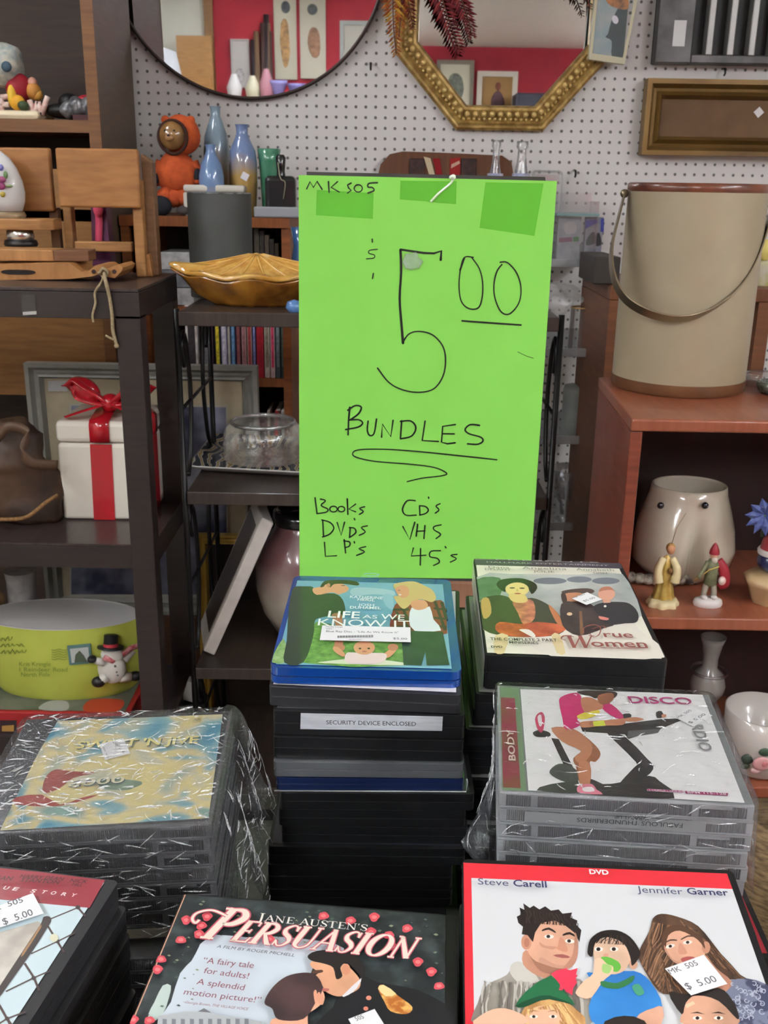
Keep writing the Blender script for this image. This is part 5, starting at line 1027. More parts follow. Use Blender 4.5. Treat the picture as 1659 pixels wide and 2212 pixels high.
# angel
p = PZ(1430, 1316, z); Ya = p.y+.02; xc = PY(1432, 1290, Ya).x; k = (PY(1532, 1250, Ya)-PY(1432, 1250, Ya)).length/100; H = PY(1438, 1176, Ya).z-z
gold = mat((168, 138, 58), .3, coat=.5, metal=.3, c2=(196, 168, 96), nscale=60); crm = mat((222, 206, 160), .35, coat=.3)
t = thing('angel_figurine', 'small gold and cream angel ornament with hanging thread', 'figurine', (xc, Ya, z)); 
m = MB(); m.lathe((xc, Ya, z), [(31*k, 0), (30*k, .006), (22*k, .02), (16*k, H*.4), (12*k, H*.62), (9*k, H*.78), (0, H*.84)], gold, 36, sy=.8, lobes=7, la=.09); m.obj('robe', t)
m = MB(); m.lathe((xc, Ya, z), [(33*k, 0), (33*k, .005), (25*k, .016), (24*k, .012)], crm, 36, sy=.82, lobes=7, la=.12); m.obj('hem', t)
m = MB(); m.ball((xc+6*k, Ya, z+H*.92), (9*k, 9*k, 11*k), mat((196, 140, 104), .4)); m.ball((xc+6*k, Ya+3*k, z+H*.94), (10*k, 9*k, 11*k), mat((170, 128, 70), .5)); m.obj('head', t)
for s_ in (-1, 1):
    m = MB(); m.tube(spline([(xc+s_*9*k, Ya-.004, z+H*.8), (xc+s_*20*k, Ya-.01, z+H*.62), (xc+s_*17*k, Ya-.012, z+H*.42)]), [6*k, 8*k, 8*k, 8*k, 8*k, 9*k, 9*k, 9*k, 9*k, 10*k, 10*k, 10*k, 11*k], crm, 10); m.obj('sleeve', t)
m = MB(); m.ball((xc+6*k, Ya-12*k, z+H*.6), (6*k, 5*k, 7*k), mat((120, 84, 40), .4)); m.obj('held_lamp', t)
MB().tube([(xc+6*k, Ya, z+H*.99), PY(1462, 1140, Ya-.005), PY(1482, 1108, Ya-.01)], .0007, mat((150, 130, 104), .5), 5).obj('thread', t)
# santa
p = PZ(1532, 1316, z); Ya = p.y+.02; xc = PY(1530, 1290, Ya).x; k = (PY(1630, 1250, Ya)-PY(1530, 1250, Ya)).length/100; H = PY(1534, 1172, Ya).z-z
t = thing('soldier_figurine', 'small painted figurine in red hood and green tunic on white base', 'figurine', (xc, Ya, z)); grn = mat((86, 92, 66), .45, c2=(120, 120, 90), nscale=80); rd = mat((146, 32, 44), .4); wt_ = mat((214, 208, 204), .4)
MB().lathe((xc, Ya, z), [(30*k, 0), (32*k, .004), (30*k, .011), (22*k, .014), (0, .015)], wt_, 28, sy=.7).obj('base', t)
m = MB(); m.lathe((xc, Ya, z+H*.32), [(10*k, 0), (15*k, .004), (13*k, H*.18), (14*k, H*.34), (8*k, H*.42), (0, H*.43)], grn, 20, sy=.8); m.obj('tunic', t)
for s_ in (-1, 1): m = MB(); m.tube([(xc+s_*10*k, Ya, z+.012), (xc+s_*11*k, Ya, z+H*.2), (xc+s_*7*k, Ya, z+H*.36)], [7*k, 6*k, 7*k], mat((150, 144, 130), .4), 10); m.ball((xc+s_*11*k, Ya-4*k, z+.017), (7*k, 10*k, 5*k), wt_); m.obj('leg', t)
m = MB(); m.ball((xc+2*k, Ya, z+H*.8), (9*k, 9*k, 10*k), mat((196, 150, 126), .4)); m.ball((xc+2*k, Ya-5*k, z+H*.74), (7*k, 6*k, 8*k), mat((200, 190, 176), .5)); m.obj('head', t)
m = MB(); m.lathe((xc+2*k, Ya+2*k, z+H*.82), [(11*k, 0), (10*k, H*.06), (5*k, H*.14), (0, H*.18)], rd, 16); m.obj('hood', t)
m = MB(); m.tube(spline([(xc+12*k, Ya+.004, z+H*.7), (xc+26*k, Ya, z+H*.56), (xc+30*k, Ya-.002, z+H*.36), (xc+20*k, Ya, z+H*.3)]), (12*k, 5*k), rd, 8, flat=(1, 0, 0)); m.obj('cape', t)
m = MB(); m.tube(spline([(xc-10*k, Ya, z+H*.7), (xc-22*k, Ya-.006, z+H*.56), (xc-30*k, Ya-.008, z+H*.46)]), 5*k, grn, 8); m.obj('arm', t)
m = MB(); m.ball((xc+22*k, Ya-.008, z+H*.42), (8*k, 7*k, 10*k), mat((206, 160, 150), .4, c2=(220, 214, 206), nscale=60)); m.obj('toy_sack', t)
MB().tube([(xc-38*k, Ya-.008, z+H*.42), (xc-8*k, Ya-.01, z+H*.6), (xc+10*k, Ya-.012, z+H*.66)], 1.5*k, gold, 6).obj('trumpet', t)
# basket with blue bird / ball and blue flower
Ya = 1.74; xc = PY(1665, 1260, Ya).x; k = (PY(1665, 1250, Ya)-PY(1565, 1250, Ya)).length/100; zb_ = PY(1660, 1306, Ya).z
t = thing('ceramic_basket', 'cream ceramic basket with a blue ball, red cap and blue star flower', 'ornament', (xc, Ya, z)); cb = mat((206, 178, 138), .35, coat=.3, c2=(190, 158, 116), nscale=14)
def hz2(py): return PY(1660, py, Ya).z-z
MB().lathe((xc, Ya, z), [(38*k, 0), (40*k, .004), (52*k, hz2(1262)), (60*k, hz2(1252)), (58*k, hz2(1246)), (50*k, hz2(1240)), (0, hz2(1236))], cb, 8, M=rotm(z=.3)).obj('basket', t)
m = MB(); m.ball((xc, Ya, z+hz2(1212)), (36*k, 34*k, 28*k), mat((36, 52, 104), .25, coat=.6, c2=(24, 30, 60), nscale=20)); m.obj('blue_ball', t)
m = MB(); m.lathe((xc, Ya, z+hz2(1196)), [(36*k, 0), (37*k, .006), (34*k, .01)], wt_, 28); m.obj('white_band', t); m = MB(); m.lathe((xc, Ya, z+hz2(1190)), [(33*k, 0), (28*k, .022), (14*k, .034), (0, .037)], mat((150, 50, 58), .3, coat=.5), 28); m.obj('red_cap', t)
m = MB(); c = PY(1652, 1112, Ya); bl = mat((52, 64, 128), .5, c2=(96, 108, 156), nscale=50)
for i in range(11):
    a = 2*math.pi*i/11+.2; tip = c+Vector((48*k*math.cos(a), -.012, 44*k*math.sin(a))); md = c.lerp(tip, .5); sd = Vector((-math.sin(a), 0, math.cos(a)))*11*k
    m.add([c, md+sd, tip, md-sd, md+Vector((0, -.008, 0)), md+Vector((0, .004, 0))], [(0, 1, 4), (1, 2, 4), (2, 3, 4), (3, 0, 4), (1, 0, 5), (2, 1, 5), (3, 2, 5), (0, 3, 5)], bl)
m.tube([c, (c.x, Ya, z+hz2(1160))], 3*k, mat((60, 80, 60), .6), 6); m.obj('star_flower', t)
# things on the lower shelf
z = S3; Yq = 1.84; xc = PY(1528, 1480, Yq).x; k = (PY(1628, 1450, Yq)-PY(1528, 1450, Yq)).length/100
def hz3(py): return max(0, PY(1528, py, Yq).z-z)
mg = mat((176, 170, 164), .25, coat=.5, trans=.25, c2=(150, 146, 142), nscale=12)
t = thing('milk_glass_vase', 'whitish glass vase with straight neck and round saucer body, lower cherry shelf', 'vase', (xc, Yq, z))
MB().lathe((xc, Yq, z), [(22*k, 0), (30*k, .01), (18*k, hz3(1560)), (16*k, hz3(1520)), (36*k, hz3(1490)), (38*k, hz3(1475)), (30*k, hz3(1452)), (16*k, hz3(1440)), (16*k, hz3(1420)), (22*k, hz3(1390)), (27*k, hz3(1374)), (24*k, hz3(1376)), (12*k, hz3(1430)), (0, hz3(1436))], mg, 40).obj('glass', t)
MB().tube([(xc+38*k*math.cos(a), Yq+38*k*math.sin(a), z+hz3(1448)) for a in [i*math.pi/20 for i in range(40)]], .003, GL, 6, True).obj('glass_collar', t)
Yq = 1.73; xc = PY(1640, 1610, Yq).x; k = (PY(1640, 1600, Yq)-PY(1540, 1600, Yq)).length/100; zt_ = PY(1640, 1578, Yq-.08).z; hb = zt_-z
t = thing('flower_mug', 'wide white mug with painted pink rose and green leaves', 'mug', (xc, Yq, z)); mw = mat((206, 198, 192), .25, coat=.5)
MB().lathe((xc, Yq, z), [(52*k, 0), (64*k, .008), (78*k, hb*.5), (80*k, hb), (77*k, hb+.001), (74*k, hb*.5), (0, .02)], mw, 48).obj('bowl', t)
m = MB()
for (px, py, rx, ry, c) in ((1645, 1650, 20, 17, (206, 150, 150)), (1650, 1650, 9, 9, (184, 110, 112)), (1632, 1664, 12, 8, (216, 176, 176)), (1615, 1640, 15, 12, (56, 70, 58)), (1655, 1625, 16, 10, (60, 84, 66)), (1610, 1655, 10, 7, (70, 84, 66))):
    d = ray(px, py); A_ = ((EYE.x-xc)/(78*k), d.x/(78*k), (EYE.y-Yq)/(78*k), d.y/(78*k)); qa = A_[1]**2+A_[3]**2; qb = 2*(A_[0]*A_[1]+A_[2]*A_[3]); qc = A_[0]**2+A_[2]**2-1; tt = (-qb-math.sqrt(max(qb*qb-4*qa*qc, 0)))/(2*qa); m.ball(EYE+d*tt, (rx*k, .004, ry*k), mat(c, .45), nu=12, nv=6)
m.obj('painted_rose', t)
wk = mat((150, 124, 90), .7, c2=(96, 76, 52), nscale=40, stretch=(1, 1, 4), bump=.8, bscale=60); z = .06
p = PY(1650, 1735, 1.6); tag(MB().lathe((p.x+.05, 1.6, 0), [(.1, 0), (.11, .2), (.115, p.z), (.105, p.z), (.1, .1)], wk, 40).obj('wicker_basket'), 'woven wicker basket on the floor in front of the cherry bookcase', 'basket')

# ---------------------------------------------------------------- sales table, crate, box beside it
TZ = .89; tm = mat((74, 76, 66), .5, c2=(62, 64, 56), nscale=30); tdk = mat((38, 35, 33), .35, coat=.3)
t = thing('sales_table', 'dark table with olive top carrying the film and music stacks', 'table', (-.15, .46, 0))
MB().box(-.62, .27, .1, .79, TZ-.03, TZ, tm).obj('table_top', t); MB().box(-.62, .27, .79, .815, TZ-.05, TZ+.012, tdk).obj('edge_rail', t, bevel=.003)
for x in (-.6, .23):
    for y in (.12, .77): MB().box(x, x+.035, y, y+.035, 0, TZ-.03, tdk).obj('leg', t)
cw = wood((170, 124, 98), (140, 98, 76), .6, (14, 2, 2), 5); Yq = 1.31
xa, xb, z1 = PY(930, 1262, Yq).x, PY(1100, 1262, Yq).x, PY(1000, 1262, Yq).z
t = thing('wooden_crate', 'pale slatted wooden crate with dark gaps between the middle and right stacks', 'crate', ((xa+xb)/2, Yq+.1, 0))
hz_ = [PY(1000, y, Yq).z for y in (1312, 1326, 1436)]
MB().box(xa, xb, Yq, Yq+.012, hz_[0], z1, cw).obj('slat', t); MB().box(xa, xb, Yq, Yq+.012, hz_[2], hz_[1], cw).obj('slat', t)
for i in range(3): MB().box(xa, xb, Yq, Yq+.012, hz_[2]-.04-.16*(i+1), hz_[2]-.04-.16*i, cw).obj('slat', t)
for x in (xa, xb-.02):
    for y in (Yq+.012, Yq+.2): MB().box(x, x+.02, y, y+.02, 0, z1, mat((60, 44, 36), .6)).obj('corner_post', t)
t = thing('printed_carton', 'carton printed with coloured pictures on the floor at the lower right', 'carton', (.52, .75, 0))
MB().box(.34, .8, .5, 1.0, 0, .5, mat((150, 140, 112), .5, c2=(110, 84, 60), nscale=6, lo=.45, hi=.55)).obj('carton', t, bevel=.004)
s = Sheet((0, 0, .5003), (1, 0, 0), (0, 1, 0)); 
for (x, y, r, c) in ((.38, .62, .03, (160, 60, 60)), (.36, .75, .025, (60, 50, 50)), (.42, .84, .03, (190, 150, 80)), (.37, .9, .02, (120, 40, 60)), (.4, .7, .02, (90, 110, 80)), (.36, .56, .02, (70, 40, 50))): s.fill([(x+r*math.cos(a)*(1+.3*math.sin(3*a)), y+r*math.sin(a)*1.4) for a in [i*math.pi/8 for i in range(16)]], mat(c, .5))
s.done('printed_pictures', t)

# ---------------------------------------------------------------- disc cases
def pose(c, yaw, tx=0, ty=0): return Matrix.Translation(Vector(c)) @ rotm(x=math.radians(tx), y=math.radians(ty), z=math.radians(yaw))
def rrect(w_, h_, r, z, n=5):
    o = []
    for sx, sy, a0 in ((1, 1, 0), (-1, 1, 90), (-1, -1, 180), (1, -1, 270)):
        for i in range(n+1): a = math.radians(a0+90*i/n); o.append(Vector((sx*(w_/2-r)+r*math.cos(a), sy*(h_/2-r)+r*math.sin(a), z)))
    return o
blk = mat((24, 24, 26), .42, c2=(20, 20, 22), nscale=40); blk2 = mat((40, 40, 43), .4); seam = mat((60, 60, 62), .5)
def case(name, label, M, w_, h_, t_, body=blk, top=None, spine=None, group=None, cat='film case', r=.003, sleeve=True):
    """flat disc case; M is the pose of the middle of its top face"""
    R = M @ Matrix.Translation((0, 0, -t_)); root = thing(name, label, cat, M=R, group=group)
    m = MB(); hs = t_*.5
    m.prism(rrect(w_, h_, r, .0002), (0, 0, hs-.0006), body); m.prism(rrect(w_-.0012, h_-.0012, r, hs-.0006), (0, 0, .0012), seam if body is blk2 else body); m.prism(rrect(w_, h_, r, hs+.0005), (0, 0, hs-.0007), body)
    m.obj('case_body', root, bevel=.0011, local=True)
    if spine:
        s = Sheet(R @ Vector((-w_/2-.0002, h_/2, 0)), -(R.to_3x3() @ Vector((0, 1, 0))), R.to_3x3() @ Vector((0, 0, 1))); L = h_
        for (f0, f1, c) in spine: s.fill([(L*f0, t_*.06), (L*f1, t_*.06), (L*f1, t_*.94), (L*f0, t_*.94)], mat(c, .4, coat=.4))
        s.done('spine_sheet', root)
    if top:
        s = Sheet(M @ Vector((-w_/2, -h_/2, 0)), M.to_3x3() @ Vector((1, 0, 0)), M.to_3x3() @ Vector((0, 1, 0)))
        s.fill([(.0025, .0035), (w_-.0035, .0035), (w_-.0035, h_-.003), (.0025, h_-.003)], top); s.done('cover_sheet', root)
    return root
def cover(M, w_, h_):
    s = Sheet(M @ Vector((-w_/2, -h_/2, 0)), M.to_3x3() @ Vector((1, 0, 0)), M.to_3x3() @ Vector((0, 1, 0)))
    s.clip = (.0006, .0015, w_-.0012, h_-.0012); return s
W1, WHT, BLKI = ink((232, 232, 232)), ink((238, 238, 236)), ink((30, 30, 32))
STK = mat((230, 230, 232), .5, spec=.3); STI = mat((84, 84, 90), .6)
def sticker(root, M, w_, h_, z, quad, lines, label='white price sticker', k0=160):
    s = cover(M, w_, h_); s.k = k0; s.px(z, quad, STK); o = s.done('price_sticker', root); o['label'] = label
    s2 = cover(M, w_, h_); s2.k = k0+4
    for (tx, a, b, hp, kw) in lines: s2.tpx(z, tx, a, b, hp, STI, **kw)
    s2.done('printing', o); return o

# ----- middle stack, from the blue case on top down to the table
CW, CH = .135, .19
zz = 1.45-.3233
Mb = pose((-.0102, .7189, zz), -.6, .24, .39); bw_, bh_, bt_ = .135, .1715, .0132
blue = mat((22, 74, 158), .12, coat=1, trans=.25, c2=(18, 62, 140), nscale=9)
R = Mb @ Matrix.Translation((0, 0, -bt_)); root = thing('disc_case', 'blue disc case with couple-and-baby cover, on top of the middle stack', 'film case', M=R)
m = MB(); m.prism(rrect(bw_, bh_, .007, .0003, 8), (0, 0, .0052), blue); m.prism(rrect(bw_-.003, bh_-.003, .006, .0055, 8), (0, 0, .001), blue); m.prism(rrect(bw_, bh_, .007, .0065, 8), (0, 0, .0064), blue); m.obj('case_body', root, bevel=.0022, seg=3, local=True)
s = cover(Mb, bw_, bh_); Z4 = zm(560, 1200, 3.456)
sky = ink((104, 158, 180))
s.fill([(.004, .004), (bw_-.007, .004), (bw_-.007, bh_-.012), (.004, bh_-.012)], mat((98, 154, 178), .42, coat=.75, c2=(122, 170, 188), nscale=14))
s.px(Z4, [(690, 250), (800, 240), (990, 262), (1000, 300), (860, 290), (700, 300)], ink((158, 190, 200)), 4); s.px(Z4, [(920, 300), (990, 296), (1000, 400), (950, 380)], ink((140, 182, 198)), 4)
s.px(Z4, [(420, 500), (560, 520), (1100, 640), (1090, 822), (330, 803), (370, 640)], mat((116, 160, 84), .42, coat=.75, c2=(70, 116, 54), nscale=150), 2)
s.px(Z4, [(180, 620), (202, 700), (200, 800), (96, 800), (112, 730)], mat((150, 180, 120), .42, coat=.75, c2=(104, 146, 80), nscale=150), 2)
s.px(Z4, [(490, 792), (760, 770), (1070, 800), (1075, 822), (490, 806)], ink((214, 220, 196)), 3)
man = ink((42, 54, 46)); skin = ink((206, 148, 116)); sk2 = ink((178, 122, 96)); hair = ink((44, 38, 32))
s.px(Z4, [(262, 238), (330, 232), (400, 236), (430, 285), (560, 285), (622, 330), (642, 420), (606, 470), (560, 448), (445, 470), (412, 500), (404, 600), (330, 800), (186, 800), (205, 640), (216, 450), (236, 300)], man, 3)
s.px(Z4, [(398, 250), (470, 232), (505, 202), (560, 200), (640, 222), (668, 246), (655, 270), (615, 286), (590, 292), (540, 276), (430, 296)], skin, 3)
s.px(Z4, [(455, 236), (484, 196), (540, 184), (690, 188), (744, 210), (730, 226), (640, 214), (560, 216), (530, 240), (500, 216), (478, 236)], hair, 3)
s.ell(Z4, (517, 224), 13, 16, sk2); s.px(Z4, [(612, 224), (640, 224), (640, 229), (612, 229)], hair)
s.px(Z4, [(540, 445), (612, 440), (624, 540), (622, 690), (560, 690), (578, 550)], sk2, 3); s.ell(Z4, (596, 690), 45, 28, sk2)
bl_ = ink((196, 172, 116)); pl1 = ink((128, 52, 50)); pl2 = ink((52, 42, 46))
s.px(Z4, [(1050, 345), (1150, 335), (1290, 340), (1378, 352), (1402, 550), (1390, 588), (1290, 590), (1120, 566), (980, 570), (1000, 400)], pl1, 3)
for (a, b) in (((1010, 420), (1130, 560)), ((1040, 350), (1110, 480)), ((1300, 345), (1390, 560)), ((1350, 350), (1400, 480))): s.px(Z4, [(a[0], a[1]), (a[0]+22, a[1]), (b[0]+10, b[1]), (b[0]-14, b[1])], pl2)
for y in (400, 470, 530): s.px(Z4, [(1000, y), (1120, y-4), (1120, y+14), (996, y+16)], pl2); s.px(Z4, [(1300, y-10), (1400, y), (1402, y+16), (1306, y+6)], pl2)
s.px(Z4, [(1138, 392), (1190, 412), (1272, 384), (1300, 480), (1358, 564), (1160, 566), (1118, 480)], ink((222, 230, 236)), 2)
s.px(Z4, [(1000, 226), (1070, 202), (1160, 198), (1235, 230), (1292, 262), (1320, 320), (1285, 352), (1210, 330), (1150, 352), (1085, 402), (1040, 372), (1004, 310), (1040, 300)], bl_, 4)
s.px(Z4, [(1018, 252), (1062, 226), (1112, 244), (1116, 300), (1074, 322), (1040, 304), (1024, 278)], skin, 3); s.px(Z4, [(1138, 345), (1232, 338), (1258, 388), (1190, 412), (1140, 390)], skin, 3)
s.px(Z4, [(1038, 292), (1066, 296), (1050, 304)], ink((236, 230, 226))); s.px(Z4, [(1036, 262), (1054, 262), (1054, 266), (1036, 266)], hair)
s.px(Z4, [(1060, 566), (1370, 574), (1420, 822), (1250, 824), (1240, 720), (1210, 824), (1078, 822)], mat((44, 64, 56), .42, coat=.75, c2=(34, 50, 46), nscale=60), 1)
s.px(Z4, [(640, 740), (590, 690), (552, 690), (560, 720), (620, 760)], skin, 3); s.px(Z4, [(920, 750), (985, 700), (1030, 690), (1010, 730), (960, 770)], skin, 3); s.ell(Z4, (998, 690), 40, 26, sk2)
s.px(Z4, [(650, 735), (720, 730), (850, 732), (950, 742), (905, 808), (660, 806)], ink((228, 206, 206)), 3); s.ell(Z4, (784, 694), 80, 52, skin); s.ell(Z4, (752, 700), 10, 6, hair); s.ell(Z4, (818, 700), 10, 6, hair); s.ell(Z4, (785, 722), 18, 5, ink((170, 96, 90)))
o = s.done('cover_sheet', root)
s = cover(Mb, bw_, bh_); s.k = 150; wi = ink((240, 242, 242))
s.tpx(Z4, 'KATHERINE', (676, 334), (920, 345), 20, wi); s.tpx(Z4, 'HEIGL', (732, 354), (862, 360), 20, wi, bold=.01); s.tpx(Z4, 'JOSH', (738, 394), (856, 398), 19, wi); s.tpx(Z4, 'DUHAMEL', (676, 414), (908, 420), 20, wi, bold=.01)
s.done('names_lettering', root); s = cover(Mb, bw_, bh_); s.k = 150; s.tpx(Z4, 'LIFE', (510, 480), (748, 488), 52, wi, bold=.012); s.tpx(Z4, 'AS', (770, 486), (880, 490), 28, wi); s.tpx(Z4, 'WE', (905, 492), (1082, 500), 40, wi, bold=.005); s.tpx(Z4, 'KNOW IT', (436, 540), (1128, 556), 52, wi)
s.done('title_lettering', root); s = cover(Mb, bw_, bh_); s.clip = None; s.k = 150; s.tpx(Z4, 'blu-ray disc', (760, 178), (890, 180), 8, ink((130, 176, 210)))
s.stroke([s.at(*Z4(*q)) for q in ((780, 158), (800, 152), (850, 150), (890, 158), (870, 168), (800, 166))], .0009, ink((130, 176, 210)), 5)
s.done('format_logo', root)
sticker(root, Mb, bw_, bh_, Z4, [(470, 541), (1128, 556), (1131, 668), (452, 652)], [('Blue Ray Disc - "Life As We Know It"', (498, 592), (1040, 602), 14, {}), ('$5.00', (998, 646), (1104, 650), 14, {}), ('Media Large', (498, 556), (622, 558), 8, {}), ('Other', (498, 570), (550, 572), 8, {}), ('Not Returnable', (670, 650), (764, 652), 5, {})]+[('I', (585+i*7.1, 636), (585+i*7.1+(4.6 if i % 3 == 0 else 2.6), 636), 18, {}) for i in range(38)], 'white barcode price sticker across the cover')

zz -= bt_+.0006
Zs = zm(540, 1450, 3.19)
specs = [(125, 105, 1460, 165, .0150, 0, blk2, 'dark grey case with a white cover edge, directly under the blue case'), (160, 270, 1480, 305, .019, 0, blk, 'thick black case with the white security label, third from top of the middle stack'),
 (165, 450, 1465, 480, .017, 0, blk, 'black case just under the one with the security label'), (170, 625, 1465, 640, .012, 0, mat((96, 98, 102), .25, coat=.6, c2=(84, 86, 90), nscale=9), 'clear grey case with smoky edge in the middle stack'),
 (180, 735, 1480, 740, .010, 0, mat((24, 36, 74), .2, coat=.8), 'dark blue slim case in a clear sleeve, under the smoky grey one'), (200, 835, 1560, 845, .014, .1385, blk, 'wide black case sticking out right, under the dark blue one'),
 (195, 950, 1490, 960, .014, 0, blk, 'black case under the wide one that sticks out right'), (225, 1065, 1490, 1080, .014, 0, blk, 'black case set back to the right, above the one jutting forward'),
 (105, 1205, 1505, 1225, .014, .143, blk, 'wide black case jutting out left, low in the middle stack'), (120, 1330, 1340, 1340, .020, 0, blk, 'thick black case under the one jutting out left'), (125, 1500, 1330, 1510, .014, 0, blk, 'lowest black case showing in the middle stack')]
for i, (xa, ya, xb, yb, th, wd, bm_, lb) in enumerate(specs):
    A, B = PZ(*Zs(xa, ya), zz), PZ(*Zs(xb, yb), zz); ww = wd or CW; mid = (A+B)/2; yaw = math.atan2(B.y-A.y, B.x-A.x)
    if i > 8: mid.x = A.x+ww/2
    c = mid+Vector((-math.sin(yaw), math.cos(yaw), 0))*CH/2; M = pose((c.x, c.y, zz), math.degrees(yaw))
    r = case('dvd_case', lb, M, ww, CH, th, bm_, top=mat((226, 222, 226), .42, coat=.6) if i == 0 else (mat((52, 54, 66), .3, coat=.7) if i in (8,) else mat((70, 70, 74), .35, coat=.6)), group='cases of the middle stack')
    if i == 0:
        s = cover(M, ww, CH); s.k = 12; s.tpx(Zs, 'criminal minds of all time have finally met their match.', (330, 70), (1322, 112), 14, ink((52, 46, 66)), bold=.012); s.done('cover_lettering', r)
    if i == 1:
        R3 = M.to_3x3(); s = Sheet(M @ Vector((-ww/2, -CH/2-.0003, -th)), R3 @ Vector((1, 0, 0)), R3 @ Vector((0, 0, 1)))
        s.px(Zs, [(350, 287), (1329, 311), (1324, 410), (347, 398)], mat((206, 210, 216), .3, coat=.4, c2=(188, 192, 200), nscale=60, stretch=(1, 1, 8))); o = s.done('security_label', r)
        s2 = Sheet(M @ Vector((-ww/2, -CH/2-.0003, -th)), R3 @ Vector((1, 0, 0)), R3 @ Vector((0, 0, 1))); s2.k = 4; s2.tpx(Zs, 'SECURITY DEVICE ENCLOSED', (526, 364), (1143, 376), 29, mat((40, 40, 46), .5)); s2.done('printing', o)
    if i == 4:
        R3 = M.to_3x3(); m = MB(); q = [(-ww/2-.001, -th), (ww/2+.001, -th-.0003), (ww/2+.0016, -th*.2), (ww/2+.001, .0003)]
        m.tube([M @ Vector((x, -CH/2-.0008, z_)) for x, z_ in q], .0006, mat((170, 172, 176), .2, coat=.5), 6); m.obj('sleeve_edge', r)
    zz -= th+.0005
n_ = 0
while zz-.014 > TZ-.0005:
    th = min(.014, zz-TZ); M = pose((-.016, .70, zz), 1.5*((n_ % 3)-1)); case('dvd_case', ('first', 'second', 'third', 'fourth', 'fifth', 'last')[n_]+' black case below the visible part of the middle stack', M, CW, CH, th-.0005, blk, group='cases of the middle stack'); zz -= th; n_ += 1

# ----- right rear stack: western miniseries case and the cases under it
Mt = pose((.1477, .7681, 1.45-.3296), -1.87, 1.5, .31); th = .028
root = case('dvd_case', 'thick black case with three women on a cream cover, right rear stack', Mt, CW, CH, th, blk, spine=[(0, 1, (196, 196, 178))])
s = cover(Mt, CW, CH); Z5 = zm(980, 1180, 3.318)
s.fill([(.0015, .0035), (CW-.004, .0035), (CW-.004, CH-.002), (.0015, CH-.002)], ink((226, 222, 206)))
s.px(Z5, [(146, 94), (1192, 117), (1206, 162), (152, 136)], ink((70, 64, 76)))
s.px(Z5, [(165, 222), (420, 200), (900, 205), (1210, 200), (1330, 430), (1300, 540), (900, 620), (200, 600)], mat((146, 152, 150), .42, coat=.75, c2=(190, 194, 190), nscale=22), 2)
s.px(Z5, [(165, 240), (330, 228), (345, 320), (300, 380), (186, 390)], mat((86, 116, 88), .42, coat=.75, c2=(60, 86, 64), nscale=60), 3); s.px(Z5, [(190, 500), (300, 505), (340, 560), (230, 600)], ink((104, 138, 116)), 3)
for (x, y, rx, ry) in ((690, 250, 120, 24), (900, 240, 90, 22), (1090, 250, 100, 24)): s.ell(Z5, (x, y), rx, ry, ink((112, 118, 128)))
s.px(Z5, [(540, 620), (900, 560), (1250, 540), (1330, 600), (1510, 800), (700, 790)], ink((222, 216, 204)), 3)
s.px(Z5, [(200, 380), (340, 352), (440, 385), (560, 372), (660, 410), (745, 480), (802, 590), (700, 645), (400, 650), (215, 600), (195, 480)], ink((56, 60, 42)), 3)
s.px(Z5, [(196, 390), (250, 375), (270, 480), (215, 520)], ink((176, 146, 84)), 3)
s.px(Z5, [(420, 400), (480, 385), (570, 395), (580, 520), (500, 560), (460, 480)], mat((196, 128, 92), .42, coat=.75, c2=(150, 86, 70), nscale=130), 3)
s.px(Z5, [(330, 545), (480, 560), (600, 545), (770, 565), (800, 604), (650, 650), (400, 648), (300, 600)], mat((196, 96, 58), .42, coat=.75, c2=(150, 60, 40), nscale=90), 3); s.px(Z5, [(680, 420), (745, 482), (795, 580), (745, 560), (700, 480)], ink((180, 110, 70)), 3)
s.px(Z5, [(470, 600), (540, 600), (585, 640), (570, 656), (500, 620)], ink((232, 226, 214)), 3); s.px(Z5, [(300, 640), (390, 640), (360, 770), (290, 760)], ink((214, 196, 150)), 2); s.px(Z5, [(700, 640), (760, 635), (800, 770), (740, 765)], ink((214, 196, 150)), 2)
s.px(Z5, [(308, 272), (350, 240), (480, 232), (575, 262), (598, 302), (560, 345), (525, 300), (430, 268), (372, 292), (372, 330), (330, 310)], ink((28, 36, 30)), 4)
s.ell(Z5, (455, 312), 84, 50, ink((222, 200, 132))); s.px(Z5, [(400, 345), (500, 345), (530, 395), (470, 410), (410, 390)], ink((214, 188, 122)), 3)
for q in ((420, 302), (490, 304)): s.ell(Z5, q, 20, 5, ink((80, 70, 50)))
s.ell(Z5, (458, 342), 24, 5, ink((170, 90, 70))); s.px(Z5, [(450, 308), (460, 308), (468, 328), (446, 328)], ink((200, 172, 110)))
s.px(Z5, [(770, 420), (860, 395), (960, 405), (1060, 480), (1150, 560), (1080, 590), (900, 645), (780, 570)], mat((62, 48, 48), .42, coat=.75, c2=(44, 34, 36), nscale=60), 3)
s.px(Z5, [(770, 330), (840, 312), (960, 305), (1010, 326), (960, 350), (930, 340), (860, 345), (820, 352)], ink((78, 58, 52)), 3); s.px(Z5, [(795, 345), (890, 335), (925, 350), (900, 390), (850, 400), (810, 390)], ink((190, 128, 96)), 3); s.px(Z5, [(770, 345), (800, 345), (812, 400), (780, 405)], ink((64, 44, 40)), 3)
s.px(Z5, [(1000, 440), (1060, 410), (1170, 402), (1260, 415), (1320, 480), (1312, 546), (1230, 556), (1100, 565), (1040, 500)], mat((32, 32, 42), .42, coat=.75, c2=(24, 24, 32), nscale=60), 3)
s.ell(Z5, (1095, 345), 62, 50, ink((214, 156, 132))); s.px(Z5, [(1040, 330), (1060, 300), (1120, 294), (1155, 330), (1130, 318), (1070, 322)], ink((176, 112, 88)), 3); s.px(Z5, [(1065, 390), (1120, 385), (1125, 408), (1075, 412)], ink((206, 150, 128)))
